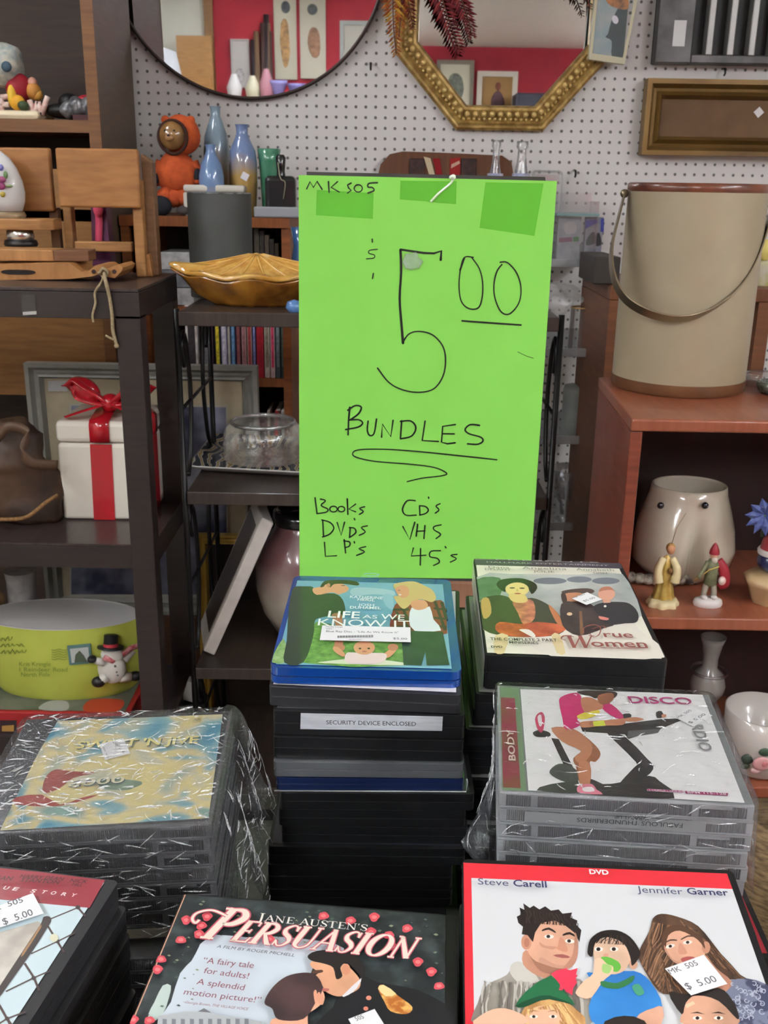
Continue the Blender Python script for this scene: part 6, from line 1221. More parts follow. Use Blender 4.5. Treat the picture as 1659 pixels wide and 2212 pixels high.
s.px(Z5, [(900, 470), (920, 470), (930, 640), (905, 640)], ink((120, 84, 60))); s.ell(Z5, (1085, 434), 10, 8, ink((220, 214, 206))); s.ell(Z5, (830, 490), 20, 12, ink((222, 190, 150))); s.px(Z5, [(1040, 505), (1110, 520), (1100, 535), (1050, 528)], ink((200, 120, 110)), 2)
s.done('cover_sheet', root)
s = cover(Mt, CW, CH); s.k = 150; cm1 = ink((184, 176, 184)); gr_ = ink((120, 124, 116)); mar = ink((140, 74, 66)); dk_ = ink((56, 52, 44))
s.tpx(Z5, 'HALLMARK ENTERTAINMENT', (236, 132), (1110, 158), 9, cm1); s.tpx(Z5, 'PRESENTS', (300, 112), (1040, 134), 6, cm1)
for (tx, a, b, hp) in (('Dana', (250, 172), (400, 176), 16), ('DELANY', (225, 186), (412, 190), 14), ('Angelina', (490, 178), (810, 186), 17), ('JOLIE', (570, 202), (722, 206), 14), ('Annabeth', (880, 188), (1150, 194), 17), ('GISH', (1000, 212), (1100, 216), 14)): s.tpx(Z5, tx, a, b, hp, gr_)
s.done('names_lettering', root); s = cover(Mt, CW, CH); s.k = 150; s.tpx(Z5, 'THE COMPLETE 2 PART', (262, 690), (742, 700), 20, dk_, bold=.012); s.tpx(Z5, 'MINISERIES', (398, 714), (608, 720), 18, dk_, bold=.012); s.tpx(Z5, 'DVD', (268, 744), (350, 746), 14, dk_, bold=.03)
s.done('subtitle_lettering', root); s = cover(Mt, CW, CH); s.k = 150; s.tpx(Z5, 'rue', (1080, 668), (1290, 672), 44, mar, bold=.012); s.tpx(Z5, 'omen', (990, 736), (1392, 742), 52, mar, bold=.012)
s.serif(Z5, 'W', (800, 745), (1010, 748), 90, mar, shear=.2, first=1)
for wv in ([(930, 640), (935, 600), (1000, 580), (1050, 600), (1040, 650), (1000, 668), (970, 640)], [(800, 690), (770, 680), (790, 660), (860, 665)], [(1050, 745), (1200, 748), (1390, 745)], [(990, 610), (1060, 590), (1090, 604)]):
    s.stroke([s.at(*Z5(*q))+(.0012*(1.4 if i == 2 else .7),) for i, q in enumerate(wv)], .001, mar, 6)
s.done('title_lettering', root)
sticker(root, Mt, CW, CH, Z5, [(845, 392), (955, 346), (1065, 398), (950, 438)], [('MK 505', (862, 392), (942, 362), 12, {}), ('$5.00', (936, 416), (1016, 388), 14, {})])
zz = Mt.translation.z-th-.0045; k = 0
spc = [(150, 152, 148), (176, 178, 172), (104, 112, 100), (150, 150, 146), (80, 84, 80), (126, 126, 122), (60, 60, 62), (206, 208, 206), (64, 112, 164), (196, 198, 202), (140, 98, 68), (60, 116, 168), (188, 190, 190), (90, 90, 94)]
offs = [-.006, -.0095, -.012, -.013, -.012, -.0135, -.009, -.014, -.013, -.012, -.011, -.01, -.009, -.008]
ordn = ['first', 'second', 'third', 'fourth', 'fifth', 'sixth', 'seventh', 'eighth', 'ninth', 'tenth', 'eleventh', 'twelfth', 'thirteenth', 'fourteenth', 'fifteenth', 'sixteenth']
while zz > TZ+.004:
    th = min(.0142, zz-TZ)-.0006; c = spc[k % 14]; M = pose((.1477+offs[k % 14]+(-.0035 if k > 6 else 0), .768+.004*math.sin(k*2.1)-.004, zz), -1.9+1.4*math.sin(k*1.7))
    case('dvd_case', ordn[k]+' case under the cream three-women cover, right rear stack', M, CW, CH, th, blk, top=ink((120, 120, 118)), spine=[(0, .34, c), (.34, .62, tuple(int(v*.6) for v in c)), (.62, 1, c)], group='cases of the right rear stack'); zz -= th+.0006; k += 1

# ---------------------------------------------------------------- shrink-wrapped disc bundles
cdp = mat((160, 162, 166), .22, coat=.5, c2=(140, 142, 146), nscale=30)
def ribbed(c):
    m = mat(c, .25, coat=.4, name='ribbed').copy(); nt = m.node_tree; tc = nt.nodes.new('ShaderNodeTexCoord'); wv = nt.nodes.new('ShaderNodeTexWave'); wv.inputs['Scale'].default_value = 260
    nt.links.new(tc.outputs['Object'], wv.inputs['Vector']); bp = nt.nodes.new('ShaderNodeBump'); bp.inputs['Distance'].default_value = .0012; bp.inputs['Strength'].default_value = 1
    nt.links.new(wv.outputs['Fac'], bp.inputs['Height']); nt.links.new(bp.outputs[0], nt.nodes['Principled BSDF'].inputs['Normal']); return m
RB = {c: ribbed(c) for c in ((72, 72, 76), (54, 54, 58), (96, 96, 98), (60, 46, 46), (46, 44, 46), (130, 130, 133), (112, 112, 116), (150, 150, 152), (78, 78, 82))}
CDW, CDH, CDT = .142, .125, .0104
def cd(parent, R, z, ribc, dx=0, dy=0, spine=None, plates=None):
    """one jewel case lying at height z inside a bundle whose frame is R"""
    m = MB(); pl_ = plates or cdp; x0, x1, y0, y1 = -CDW/2+dx, CDW/2+dx, -CDH/2+dy, CDH/2+dy
    m.box(x0, x1, y0, y1, z+.0002, z+.0014, pl_); m.box(x0+.0003, x1-.0003, y0+.0002, y1-.0003, z+.0015, z+.0086, RB[ribc]); m.box(x0, x1, y0, y1, z+.0088, z+.0102, pl_)
    for x in (x0, x1-.004, x0+.018, x1-.034): m.box(x, x+.004, y0, y0+.003, z+.0014, z+.0088, pl_)
    m.box(x1-.03, x1-.012, y0-.0001, y0+.002, z+.0068, z+.0088, pl_)
    o = m.obj('cd_case', parent, bevel=.0003, local=True)
    if spine:
        R3 = R.to_3x3(); s = Sheet(R @ Vector((x0, y0-.0002, z)), R3 @ Vector((1, 0, 0)), R3 @ Vector((0, 0, 1))); s.fill([(.014, .0016), (CDW-.026, .0016), (CDW-.026, .0086), (.014, .0086)], mat(spine, .35, coat=.4)); s.done('spine_sheet', o)
    return o
def wrap(parent, H, wrapm, bulge, seed=0, amp=1.0, bot=.0, glint_creases=(0, 0, 0, 0)):
    """clear film shell around the bundle: real wrinkled surface"""
    N = 300; off = Vector((seed*3.1, seed*1.7, seed)); V = []; F = []; rows_ = []
    base = rrect(CDW+.0022, CDH+.0022, .005, 0, 6); per = []
    L = len(base); tot = [0]
    for i in range(L): tot.append(tot[-1]+(base[(i+1) % L]-base[i]).length)
    for k in range(N):
        d = tot[-1]*k/N; i = max(j for j in range(L) if tot[j] <= d); f = (d-tot[i])/max(tot[i+1]-tot[i], 1e-9); per.append(base[i].lerp(base[(i+1) % L], f))
    for lv in range(17):
        f = lv/16; z = bot+(H+.0008-bot)*f; row = []
        for p in per:
            o = bulge(p.x/(CDW/2), p.y/(CDH/2), f); q = Vector((p.x, p.y, z)); dirv = Vector((p.x/(CDW/2), p.y/(CDH/2), 0)); dirv = Vector((dirv.x if abs(dirv.x) > abs(dirv.y)*.97 else 0, dirv.y if abs(dirv.y) > abs(dirv.x)*.97 else 0, 0)); dirv = dirv.normalized() if dirv.length else Vector((1, 0, 0))
            n1 = noise.noise(q*70+off); n2 = noise.noise(Vector((q.x*160, q.y*160, q.z*60))+off)
            row.append(q+dirv*(max(0, o*(1+.35*n1))+.0004+.0005*abs(n2)*amp))
        rows_.append(row)
    for lv in range(1, 50):
        f = 1-lv/50; row = []
        for p in per:
            q = Vector((p.x*f, p.y*f, H+.0008)); n1 = noise.noise(Vector((q.x*90, q.y*170, 0))+off); n2 = noise.noise(Vector((q.x*260+q.y*90, q.y*330, 2))+off)
            q.z += (.0008*abs(n1)+.0006*abs(n2))*amp+.0003; row.append(q)
        rows_.append(row)
    for r in rows_: V += r
    for j in range(len(rows_)-1):
        for i in range(N): l = (i+1) % N; F.append((j*N+i, j*N+l, (j+1)*N+l, (j+1)*N+i))
    m = MB(); m.add(V, F, wrapm, True)
    # short tent-shaped folds along the film, whitened to stand in for glints
    rg = random.Random(seed*7+1)
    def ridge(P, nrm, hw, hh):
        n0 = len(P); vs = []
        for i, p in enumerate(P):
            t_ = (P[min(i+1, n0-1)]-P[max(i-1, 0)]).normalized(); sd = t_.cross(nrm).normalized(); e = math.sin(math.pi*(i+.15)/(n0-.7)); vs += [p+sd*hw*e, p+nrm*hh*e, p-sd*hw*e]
        m.add(vs, [q for i in range(n0-1) for q in ((i*3, i*3+1, i*3+4, i*3+3), (i*3+1, i*3+2, i*3+5, i*3+4))], GLINT_CREASE)
    top_, front_, right_, left_ = glint_creases
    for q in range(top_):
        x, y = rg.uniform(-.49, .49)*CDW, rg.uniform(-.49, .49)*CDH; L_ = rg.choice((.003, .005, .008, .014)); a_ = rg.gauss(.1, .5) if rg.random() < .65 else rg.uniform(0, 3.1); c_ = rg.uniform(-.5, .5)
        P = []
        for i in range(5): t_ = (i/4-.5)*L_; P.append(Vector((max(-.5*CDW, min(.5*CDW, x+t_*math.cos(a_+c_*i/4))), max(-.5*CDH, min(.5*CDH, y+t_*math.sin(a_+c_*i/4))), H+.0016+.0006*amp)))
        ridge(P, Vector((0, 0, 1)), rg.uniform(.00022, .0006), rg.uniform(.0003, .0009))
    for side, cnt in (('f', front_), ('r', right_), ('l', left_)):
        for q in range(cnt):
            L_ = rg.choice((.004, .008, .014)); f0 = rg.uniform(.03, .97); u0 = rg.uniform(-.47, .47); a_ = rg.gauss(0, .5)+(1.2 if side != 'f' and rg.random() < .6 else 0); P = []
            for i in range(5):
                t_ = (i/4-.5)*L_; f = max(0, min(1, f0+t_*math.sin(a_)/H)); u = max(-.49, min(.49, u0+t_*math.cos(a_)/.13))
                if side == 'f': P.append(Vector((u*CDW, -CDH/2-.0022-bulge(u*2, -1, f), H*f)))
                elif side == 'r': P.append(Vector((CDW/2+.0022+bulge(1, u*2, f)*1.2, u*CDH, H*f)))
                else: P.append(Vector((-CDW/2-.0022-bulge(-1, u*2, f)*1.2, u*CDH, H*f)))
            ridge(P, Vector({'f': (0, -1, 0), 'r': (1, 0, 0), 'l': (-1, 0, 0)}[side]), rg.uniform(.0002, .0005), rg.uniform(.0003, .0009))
    me = m.obj('plastic_wrap', parent, local=True); return me
W_L = film('wrap_left', .03, .07, 1, 70, (1, 2.6, 1.6), edge=.6, haze=.01, blend=.2); W_R = film('wrap_right', .02, .08, .6, 40, (1, 2.4, 1.4), edge=.5, haze=.006, blend=.18)
GLINT_CREASE = film('glint_crease', .45, .16, .8, 200, (1, 1, 1), edge=.8, haze=.5)  # milky film for the folds: glints of the wrap put into the colour

# right bundle
Mr = pose((.1457, .551, 1.45-.3266), -5.26, 1.17, -.81); n_ = 6; H = n_*CDT; R = Mr @ Matrix.Translation((0, 0, -H-.001)); R.translation.z += .0005
root = thing('cd_bundle', 'shrink-wrapped bundle of discs with exercise-bike cover, right side of table', 'disc bundle', M=R)
cols = [(130, 130, 133), (112, 112, 116), (150, 150, 152), (130, 130, 133), (150, 150, 152), (130, 130, 133)]
last = None
for i in range(n_): last = cd(root, R, i*CDT, cols[i], dx=.0008*math.sin(i*2.3), dy=.0006*math.cos(i*1.9), spine=(150, 152, 154) if i == 4 else None)
Z2 = zm(1000, 1460, 2.517); TOP = R @ Matrix.Translation((0, 0, H))
R3 = R.to_3x3(); s = Sheet(R @ Vector((-CDW/2, -CDH/2-.0004, 4*CDT)), R3 @ Vector((1, 0, 0)), R3 @ Vector((0, 0, 1)))
s.k = 3; gk = mat((62, 64, 68), .4); s.tpx(Z2, 'FABULOUS THUNDERBIRDS', (1195, 802), (620, 770), -24, gk); s.tpx(Z2, 'WRAP IT UP', (1012, 770), (826, 757), -18, gk); s.done('spine_lettering', root)
s = cover(TOP, CDW, CDH); s.fill([(.001, .001), (CDW-.001, .001), (CDW-.001, CDH-.001), (.001, CDH-.001)], mat((120, 124, 126), .25, coat=.5)); s.px(Z2, [(203, 60), (305, 66), (345, 635), (215, 622)], mat((110, 136, 106), .35, coat=.4)); s.px(Z2, [(206, 118), (282, 122), (314, 612), (218, 608)], mat((140, 44, 76), .35, coat=.4, c2=(120, 70, 60), nscale=30))
s.px(Z2, [(312, 74), (1300, 98), (1532, 692), (356, 624)], ink((232, 232, 233)))
pinkj, skn, skd, blkb, gry = ink((188, 40, 104)), ink((180, 122, 92)), ink((146, 92, 66)), ink((42, 40, 42)), ink((92, 92, 94))
# machine first, rider over it
s.px(Z2, [(775, 300), (880, 330), (1000, 450), (1035, 490), (1020, 530), (940, 590), (860, 640), (830, 610), (930, 500), (940, 470), (840, 370)], blkb, 2); s.px(Z2, [(640, 280), (760, 275), (1090, 235), (1210, 235), (1050, 300), (900, 345), (880, 320), (650, 305)], blkb, 1); s.px(Z2, [(900, 300), (1075, 290), (1060, 312), (890, 340)], gry, 1)
s.px(Z2, [(690, 560), (760, 590), (860, 580), (1010, 545), (1070, 575), (1150, 668), (700, 650)], blkb, 2); s.px(Z2, [(480, 340), (520, 345), (610, 520), (640, 620), (600, 600)], blkb, 1); s.px(Z2, [(470, 530), (520, 480), (600, 500), (640, 560), (560, 580)], ink((70, 76, 72)), 4); s.px(Z2, [(400, 625), (480, 590), (620, 580), (640, 640)], ink((60, 66, 60)), 2)
s.px(Z2, [(380, 310), (420, 296), (470, 310), (470, 332), (400, 334)], blkb, 3); s.px(Z2, [(860, 215), (905, 206), (915, 225), (870, 246)], blkb, 2); s.px(Z2, [(1050, 200), (1080, 194), (1090, 225), (1056, 232)], blkb, 2)
s.px(Z2, [(540, 290), (620, 300), (720, 380), (748, 430), (720, 470), (690, 470), (690, 560), (690, 600), (640, 600), (615, 500), (600, 450), (650, 400), (560, 350)], skd, 3)
s.px(Z2, [(480, 285), (600, 290), (690, 360), (700, 420), (660, 470), (620, 470), (610, 440), (640, 410), (540, 360)], skn, 3); s.px(Z2, [(630, 470), (690, 480), (690, 590), (640, 600)], skn, 3)
s.px(Z2, [(630, 598), (700, 590), (725, 620), (760, 648), (640, 640), (620, 625)], ink((206, 120, 140)), 2); s.px(Z2, [(650, 612), (700, 606), (715, 630), (660, 632)], ink((236, 230, 232)), 2)
s.px(Z2, [(392, 240), (405, 210), (430, 200), (445, 230), (438, 290), (425, 312), (405, 290)], ink((190, 60, 96)), 3); s.px(Z2, [(405, 225), (425, 215), (430, 270), (415, 275)], ink((232, 222, 224)), 2)
s.px(Z2, [(530, 120), (600, 95), (640, 110), (660, 200), (720, 180), (700, 230), (620, 235), (640, 270), (560, 295), (540, 230), (525, 160)], pinkj, 3); s.px(Z2, [(745, 165), (790, 145), (870, 215), (860, 240), (800, 215)], pinkj, 2)
s.px(Z2, [(620, 220), (700, 190), (745, 195), (720, 220), (650, 240)], ink((216, 204, 70)), 3); s.px(Z2, [(640, 130), (690, 120), (750, 150), (760, 180), (700, 195), (660, 200)], skn, 3)
s.px(Z2, [(620, 88), (700, 84), (830, 90), (828, 120), (790, 130), (760, 115), (720, 125), (690, 112), (650, 105)], ink((44, 32, 30)), 3); s.px(Z2, [(735, 110), (800, 95), (822, 110), (810, 140), (770, 160), (740, 150)], skd, 3)
s.px(Z2, [(640, 255), (710, 248), (830, 240), (880, 235), (870, 270), (760, 275), (650, 285)], skn, 3); s.px(Z2, [(706, 252), (766, 246), (776, 274), (712, 278)], ink((206, 214, 60)), 1); s.px(Z2, [(880, 235), (940, 228), (985, 240), (940, 252), (890, 250)], skn, 2); s.px(Z2, [(1080, 215), (1104, 214), (1102, 228), (1084, 230)], skn, 2)
s.px(Z2, [(1002, 618), (1204, 630), (1202, 642), (1000, 630)], ink((214, 196, 206))); s.px(Z2, [(1206, 630), (1442, 642), (1438, 657), (1212, 644)], ink((150, 44, 100)))
s.done('cover_sheet', root)
s = cover(TOP, CDW, CDH); s.k = 56; pk_ = ink((170, 48, 110))
s.tpx(Z2, 'DISCO', (905, 152), (1250, 160), 36, pk_, bold=.02); s.tpx(Z2, 'MEGAMIXES', (1004, 631), (1196, 641), 11, pk_, bold=.01); s.tpx(Z2, 'BPM 115-128', (1222, 645), (1432, 655), 11, ink((232, 216, 226)), bold=.01)
A, B = s.at(*Z2(1206, 190)), s.at(*Z2(1290, 413)); s.text('CARDIO', A, B, .0078, ink((134, 136, 138)), bold=.015)
A, B = s.at(*Z2(286, 468)), s.at(*Z2(272, 300)); s.text('BODY', A, B, .0042, ink((206, 190, 180)), bold=.02); s.done('title_lettering', root)
sticker(root, TOP, CDW, CDH, Z2, [(1136, 226), (1240, 172), (1356, 222), (1256, 284)], [('MK 505', (1172, 240), (1244, 196), 16, {}), ('$ 5.00', (1236, 268), (1322, 218), 18, {})], k0=62)
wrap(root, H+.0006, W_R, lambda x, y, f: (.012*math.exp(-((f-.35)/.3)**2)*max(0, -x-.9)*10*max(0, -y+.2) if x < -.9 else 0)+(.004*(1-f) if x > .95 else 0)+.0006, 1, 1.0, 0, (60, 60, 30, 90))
# dark cases carrying the right bundle
zz = R.translation.z-.0016; k = 0
while zz > TZ+.004:
    th = min(.0142, zz-TZ)-.0006; M = pose((.147+.004*math.sin(k*1.3)+(.006 if k in (1, 2) else 0), .53, zz), -4+2*math.sin(k*2)); case('dvd_case', ordn[k]+' case below the shrink-wrapped exercise-bike bundle', M, CW, .15, th, blk, top=ink((150, 30, 44)) if k in (1, 2) else None, group='cases under the right bundle'); zz -= th+.0006; k += 1

def pastel():
    m = mat((206, 194, 146), .42, coat=.7).copy(); nt = m.node_tree; tc = nt.nodes.new('ShaderNodeTexCoord'); n = nt.nodes.new('ShaderNodeTexNoise'); n.inputs['Scale'].default_value = 26; n.inputs['Detail'].default_value = 1.5; n.inputs['Distortion'].default_value = .8
    nt.links.new(tc.outputs['Object'], n.inputs['Vector']); r = nt.nodes.new('ShaderNodeValToRGB'); e = r.color_ramp.elements; e[0].position = .34; e[1].position = .68; e[0].color = (*lin((78, 146, 170)), 1); e[1].color = (*lin((132, 170, 160)), 1)
    for p_, c_ in ((.42, (140, 180, 184)), (.48, (214, 202, 158)), (.54, (222, 206, 140)), (.6, (206, 200, 170))): q = e.new(p_); q.color = (*lin(c_), 1)
    nt.links.new(n.outputs['Fac'], r.inputs[0]); nt.links.new(r.outputs[0], nt.nodes['Principled BSDF'].inputs['Base Color']); return m
# left bundles
Ml = pose((-.1727, .5571, 1.45-.3554), 2.84, 1.6, -2.2); n_ = 8; H = n_*CDT; R = Ml @ Matrix.Translation((0, 0, -H-.001)); 
root = thing('cd_bundle', 'shrink-wrapped bundle of discs with blue-cream pastel cover, left side of table', 'disc bundle', M=R)
cols = [(72, 72, 76), (60, 46, 46), (78, 78, 82), (54, 54, 58), (96, 96, 98), (72, 72, 76), (78, 78, 82), (96, 96, 98)]
dkp = mat((92, 92, 96), .22, coat=.5)
for i in range(n_): cd(root, R, i*CDT, cols[i], dx=.001*math.sin(i*2.9), dy=.0007*math.cos(i*1.3), plates=dkp, spine=(186, 178, 160) if i == 0 else None)
Z6 = zm(0, 1500, 2.765); TOP = R @ Matrix.Translation((0, 0, H))
s = cover(TOP, CDW, CDH); s.fill([(.001, .001), (CDW-.001, .001), (CDW-.001, CDH-.001), (.001, CDH-.001)], mat((58, 60, 66), .25, coat=.6)); past = pastel()
s.px(Z6, [(345, 160), (1330, 120), (1245, 740), (0, 815), (60, 690), (240, 330)], past)
for (x, y, rx, ry, c) in ((700, 540, 130, 40, (122, 146, 126)),): s.px(Z6, [(x+rx*math.cos(a)*(1+.22*math.sin(3*a+x)), y+ry*math.sin(a)*(1+.2*math.cos(2*a+y))) for a in [i*math.pi/7 for i in range(14)]], ink(c), 3)
s.px(Z6, [(270, 500), (330, 450), (420, 460), (570, 470), (440, 500), (360, 560), (260, 590)], ink((150, 60, 56)), 3); s.px(Z6, [(100, 615), (250, 600), (360, 660), (480, 620), (590, 600), (480, 640), (340, 670), (90, 660)], ink((160, 66, 60)), 2)
s.px(Z6, [(1150, 145), (1206, 140), (1200, 168), (1146, 172)], ink((206, 196, 140)))
s.done('cover_sheet', root)
s = cover(TOP, CDW, CDH); s.k = 56; crm_ = ink((228, 216, 150))
s.tpx(Z6, "SWEET 'N JIVE", (456, 336), (1186, 302), 42, ink((86, 104, 96)), bold=.03); s.tpx(Z6, "SWEET 'N JIVE", (450, 330), (1180, 296), 42, ink((240, 228, 150)), bold=.025); s.tpx(Z6, '6000', (404, 566), (744, 538), 40, ink((80, 96, 104)), bold=.02); s.tpx(Z6, '6000', (400, 560), (740, 532), 40, ink((222, 216, 180)), bold=.01); s.tpx(Z6, 'AIR', (1156, 166), (1198, 163), 16, ink((120, 110, 80))); s.done('title_lettering', root)
sticker(root, TOP, CDW, CDH, Z6, [(594, 304), (738, 268), (780, 360), (628, 400)], [('$ 5.00', (750, 352), (686, 288), -22, {}), ('MK 505', (650, 384), (622, 320), -20, {})], k0=62)
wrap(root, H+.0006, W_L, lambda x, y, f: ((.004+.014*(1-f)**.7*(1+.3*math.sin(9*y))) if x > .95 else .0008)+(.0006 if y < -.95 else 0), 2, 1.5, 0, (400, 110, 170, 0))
zz = R.translation.z-.004; zb_ = TZ+.0008; n2 = int((zz-zb_)/CDT); M2 = Matrix.Translation((-.17, .549, zb_)) @ rotm(z=math.radians(4))
root2 = thing('cd_bundle', 'lower shrink-wrapped bundle of dark disc cases under the pastel-cover bundle', 'disc bundle', M=M2)
for i in range(n2): cd(root2, M2, i*CDT, cols[(i+1) % 8], dx=.001*math.sin(i*1.9), plates=dkp)
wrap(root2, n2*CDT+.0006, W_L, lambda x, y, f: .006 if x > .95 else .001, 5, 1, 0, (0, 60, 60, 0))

# ---------------------------------------------------------------- front row
# family film case, lower right
Mc = pose((.1044, .3314, 1.45-.3322), -3.42, 4.46, -.92); th = .0145
root = case('dvd_case', 'case with red band and white cover of a messy family, front right', Mc, CW, CH, th, blk)
s = cover(Mc, CW, CH); Z = zm(970, 1820, 2.408); red = ink((204, 44, 56))
s.fill([(.0006, .003), (CW-.0035, .003), (CW-.0035, CH-.003), (.0006, CH-.003)], red); s.fill([(.0044, .003), (CW-.0035, .003), (CW-.0035, CH-.0135), (.0044, CH-.0135)], ink((212, 213, 216)))
def skin_(a): return mat(a, .42, coat=.75, c2=tuple(int(v*.84) for v in a), nscale=42, lo=.4, hi=.75)
sk, sk_, bro, shirt = skin_((216, 164, 138)), skin_((190, 136, 112)), ink((44, 34, 32)), ink((168, 162, 152))
# man
s.px(Z, [(345, 622), (400, 640), (480, 705), (560, 705), (680, 712), (730, 800), (720, 960), (160, 960), (148, 840), (200, 742), (300, 690)], mat((166, 160, 150), .42, coat=.75, c2=(128, 120, 112), nscale=40), 3); s.px(Z, [(345, 622), (390, 632), (470, 720), (440, 800), (330, 700), (318, 650)], ink((196, 192, 184)), 3)
s.px(Z, [(400, 560), (520, 640), (600, 660), (570, 715), (470, 700), (385, 636)], sk_, 3); s.px(Z, [(430, 500), (455, 425), (550, 400), (640, 440), (670, 520), (662, 615), (612, 664), (540, 652), (450, 620), (408, 560)], sk, 4); s.ell(Z, (402, 520), 27, 40, sk_); s.ell(Z, (404, 522), 14, 24, ink((170, 110, 92)))
hp_ = [(352, 388), (374, 376), (366, 340), (392, 352), (386, 318), (420, 342), (440, 330), (470, 350), (500, 334), (530, 356), (570, 350), (590, 372), (640, 366), (632, 392), (668, 408), (662, 430), (688, 458), (678, 520), (650, 470), (600, 430), (550, 408), (480, 420), (448, 470), (436, 520), (408, 484), (378, 480), (384, 440), (360, 420)]
s.px(Z, hp_, ink((38, 30, 30)))
for (x, y, a) in ((520, 492, 0), (628, 516, .1)): s.ell(Z, (x, y), 25, 11, ink((232, 222, 214)), a); s.ell(Z, (x-4, y-1), 10, 9, bro); s.px(Z, [(x-36, y-36), (x, y-48), (x+34, y-26), (x+30, y-20), (x-2, y-36), (x-34, y-28)], bro, 2)
s.px(Z, [(575, 500), (592, 502), (618, 560), (600, 572), (560, 556), (566, 540)], ink((196, 136, 112)), 3); s.px(Z, [(540, 590), (590, 584), (632, 600), (590, 604)], ink((150, 84, 80)), 2); s.px(Z, [(480, 600), (560, 640), (640, 640), (610, 664), (540, 652), (470, 630)], ink((186, 140, 120)), 3)
s.px(Z, [(655, 470), (670, 520), (662, 615), (612, 664), (590, 660), (636, 600), (650, 540)], skin_((188, 134, 112)), 3); s.px(Z, [(420, 590), (450, 620), (540, 652), (600, 664), (560, 690), (470, 668)], skin_((160, 110, 90)), 3); s.px(Z, [(470, 520), (500, 540), (560, 545), (540, 560), (480, 545)], skin_((196, 144, 120)), 3)
rs_ = random.Random(5)
def strands(P0, P1, n, cols, w_=.0003, wob=14):
    for i in range(n):
        f = (i+rs_.random()*.8)/n; a = (P0[0][0]+(P0[1][0]-P0[0][0])*f, P0[0][1]+(P0[1][1]-P0[0][1])*f); b = (P1[0][0]+(P1[1][0]-P1[0][0])*f, P1[0][1]+(P1[1][1]-P1[0][1])*f)
        P = [(a[0]+(b[0]-a[0])*u+rs_.uniform(-wob, wob)*(0 < u < 1), a[1]+(b[1]-a[1])*u+rs_.uniform(-wob, wob)*.5*(0 < u < 1)) for u in (0, .3, .6, 1)]
        s.stroke([s.at(*Z(*q)) for q in P], w_*rs_.uniform(.6, 1.5), rs_.choice(cols), 5, step=(i == 0))
strands(((376, 420), (672, 440)), ((375, 350), (640, 385)), 40, [ink((30, 24, 24)), ink((66, 52, 48)), ink((48, 38, 36))], .00035, 10)
for q in range(16): x = 180+q*32; strands(((x, 720+10*(q % 3)), (x+20, 730)), ((x-20+q*3, 940), (x+10+q*2, 940)), 2, [ink((140, 134, 124)), ink((186, 180, 170)), ink((110, 104, 98))], .0009, 16)
# woman
s.px(Z, [(1060, 400), (1105, 376), (1190, 392), (1295, 440), (1395, 560), (1485, 672), (1560, 725), (1440, 720), (1400, 800), (1250, 840), (1165, 800), (1090, 780), (1010, 660), (985, 580), (1040, 470)], mat((92, 66, 50), .42, coat=.75, c2=(52, 36, 30), nscale=50, stretch=(3, 1, 1)), 3)
s.px(Z, [(1440, 745), (1500, 715), (1600, 722), (1700, 790), (1790, 1000), (1480, 990), (1452, 860)], mat((112, 118, 140), .42, coat=.75, c2=(62, 66, 92), nscale=170, lo=.46, hi=.54, detail=1), 2)
hb_ = [ink((120, 88, 66)), ink((52, 36, 30)), ink((150, 112, 84)), ink((72, 52, 42))]
strands(((1060, 420), (1300, 460)), ((1000, 640), (1110, 790)), 26, hb_, .00045, 16); strands(((1200, 410), (1320, 500)), ((1360, 620), (1540, 720)), 26, hb_, .00045, 14); strands(((1100, 600), (1160, 700)), ((1090, 780), (1250, 830)), 16, hb_, .00045, 14)
s.px(Z, [(1330, 590), (1390, 660), (1470, 730), (1440, 780), (1380, 800), (1340, 700)], sk_, 3); s.px(Z, [(1115, 530), (1135, 470), (1190, 450), (1270, 470), (1325, 540), (1330, 590), (1290, 640), (1210, 645), (1150, 610)], sk, 4); s.ell(Z, (1336, 552), 22, 32, sk_)
s.px(Z, [(1105, 560), (1110, 480), (1150, 440), (1220, 440), (1310, 500), (1330, 560), (1290, 510), (1200, 465), (1140, 490), (1125, 560)], ink((84, 58, 44)), 3)
for (x, y, a) in ((1150, 546, -.25), (1240, 526, -.1)): s.ell(Z, (x, y), 24, 10, ink((230, 220, 212)), a); s.ell(Z, (x, y), 9, 8, bro); s.px(Z, [(x-34, y-18), (x, y-36), (x+34, y-34), (x+32, y-28), (x, y-28), (x-32, y-12)], ink((84, 60, 48)), 2)
s.px(Z, [(1195, 535), (1210, 535), (1238, 580), (1212, 590), (1192, 580)], ink((196, 140, 118)), 3); s.px(Z, [(1205, 612), (1240, 600), (1278, 606), (1262, 632), (1220, 632)], ink((170, 84, 80)), 3)
s.px(Z, [(1118, 540), (1138, 580), (1170, 625), (1212, 644), (1160, 618), (1124, 575)], skin_((190, 138, 116)), 3)
for q in range(46):
    x, y = 1470+rs_.uniform(0, 170), 740+rs_.uniform(0, 190); r0 = rs_.uniform(7, 18); a0 = rs_.uniform(0, 6); s.stroke([s.at(*Z(x+r0*(1-i*.08)*math.cos(a0+i*.7), y+r0*(1-i*.08)*math.sin(a0+i*.7))) for i in range(8)], .0004, ink((176, 180, 196)), 3, step=(q == 0))
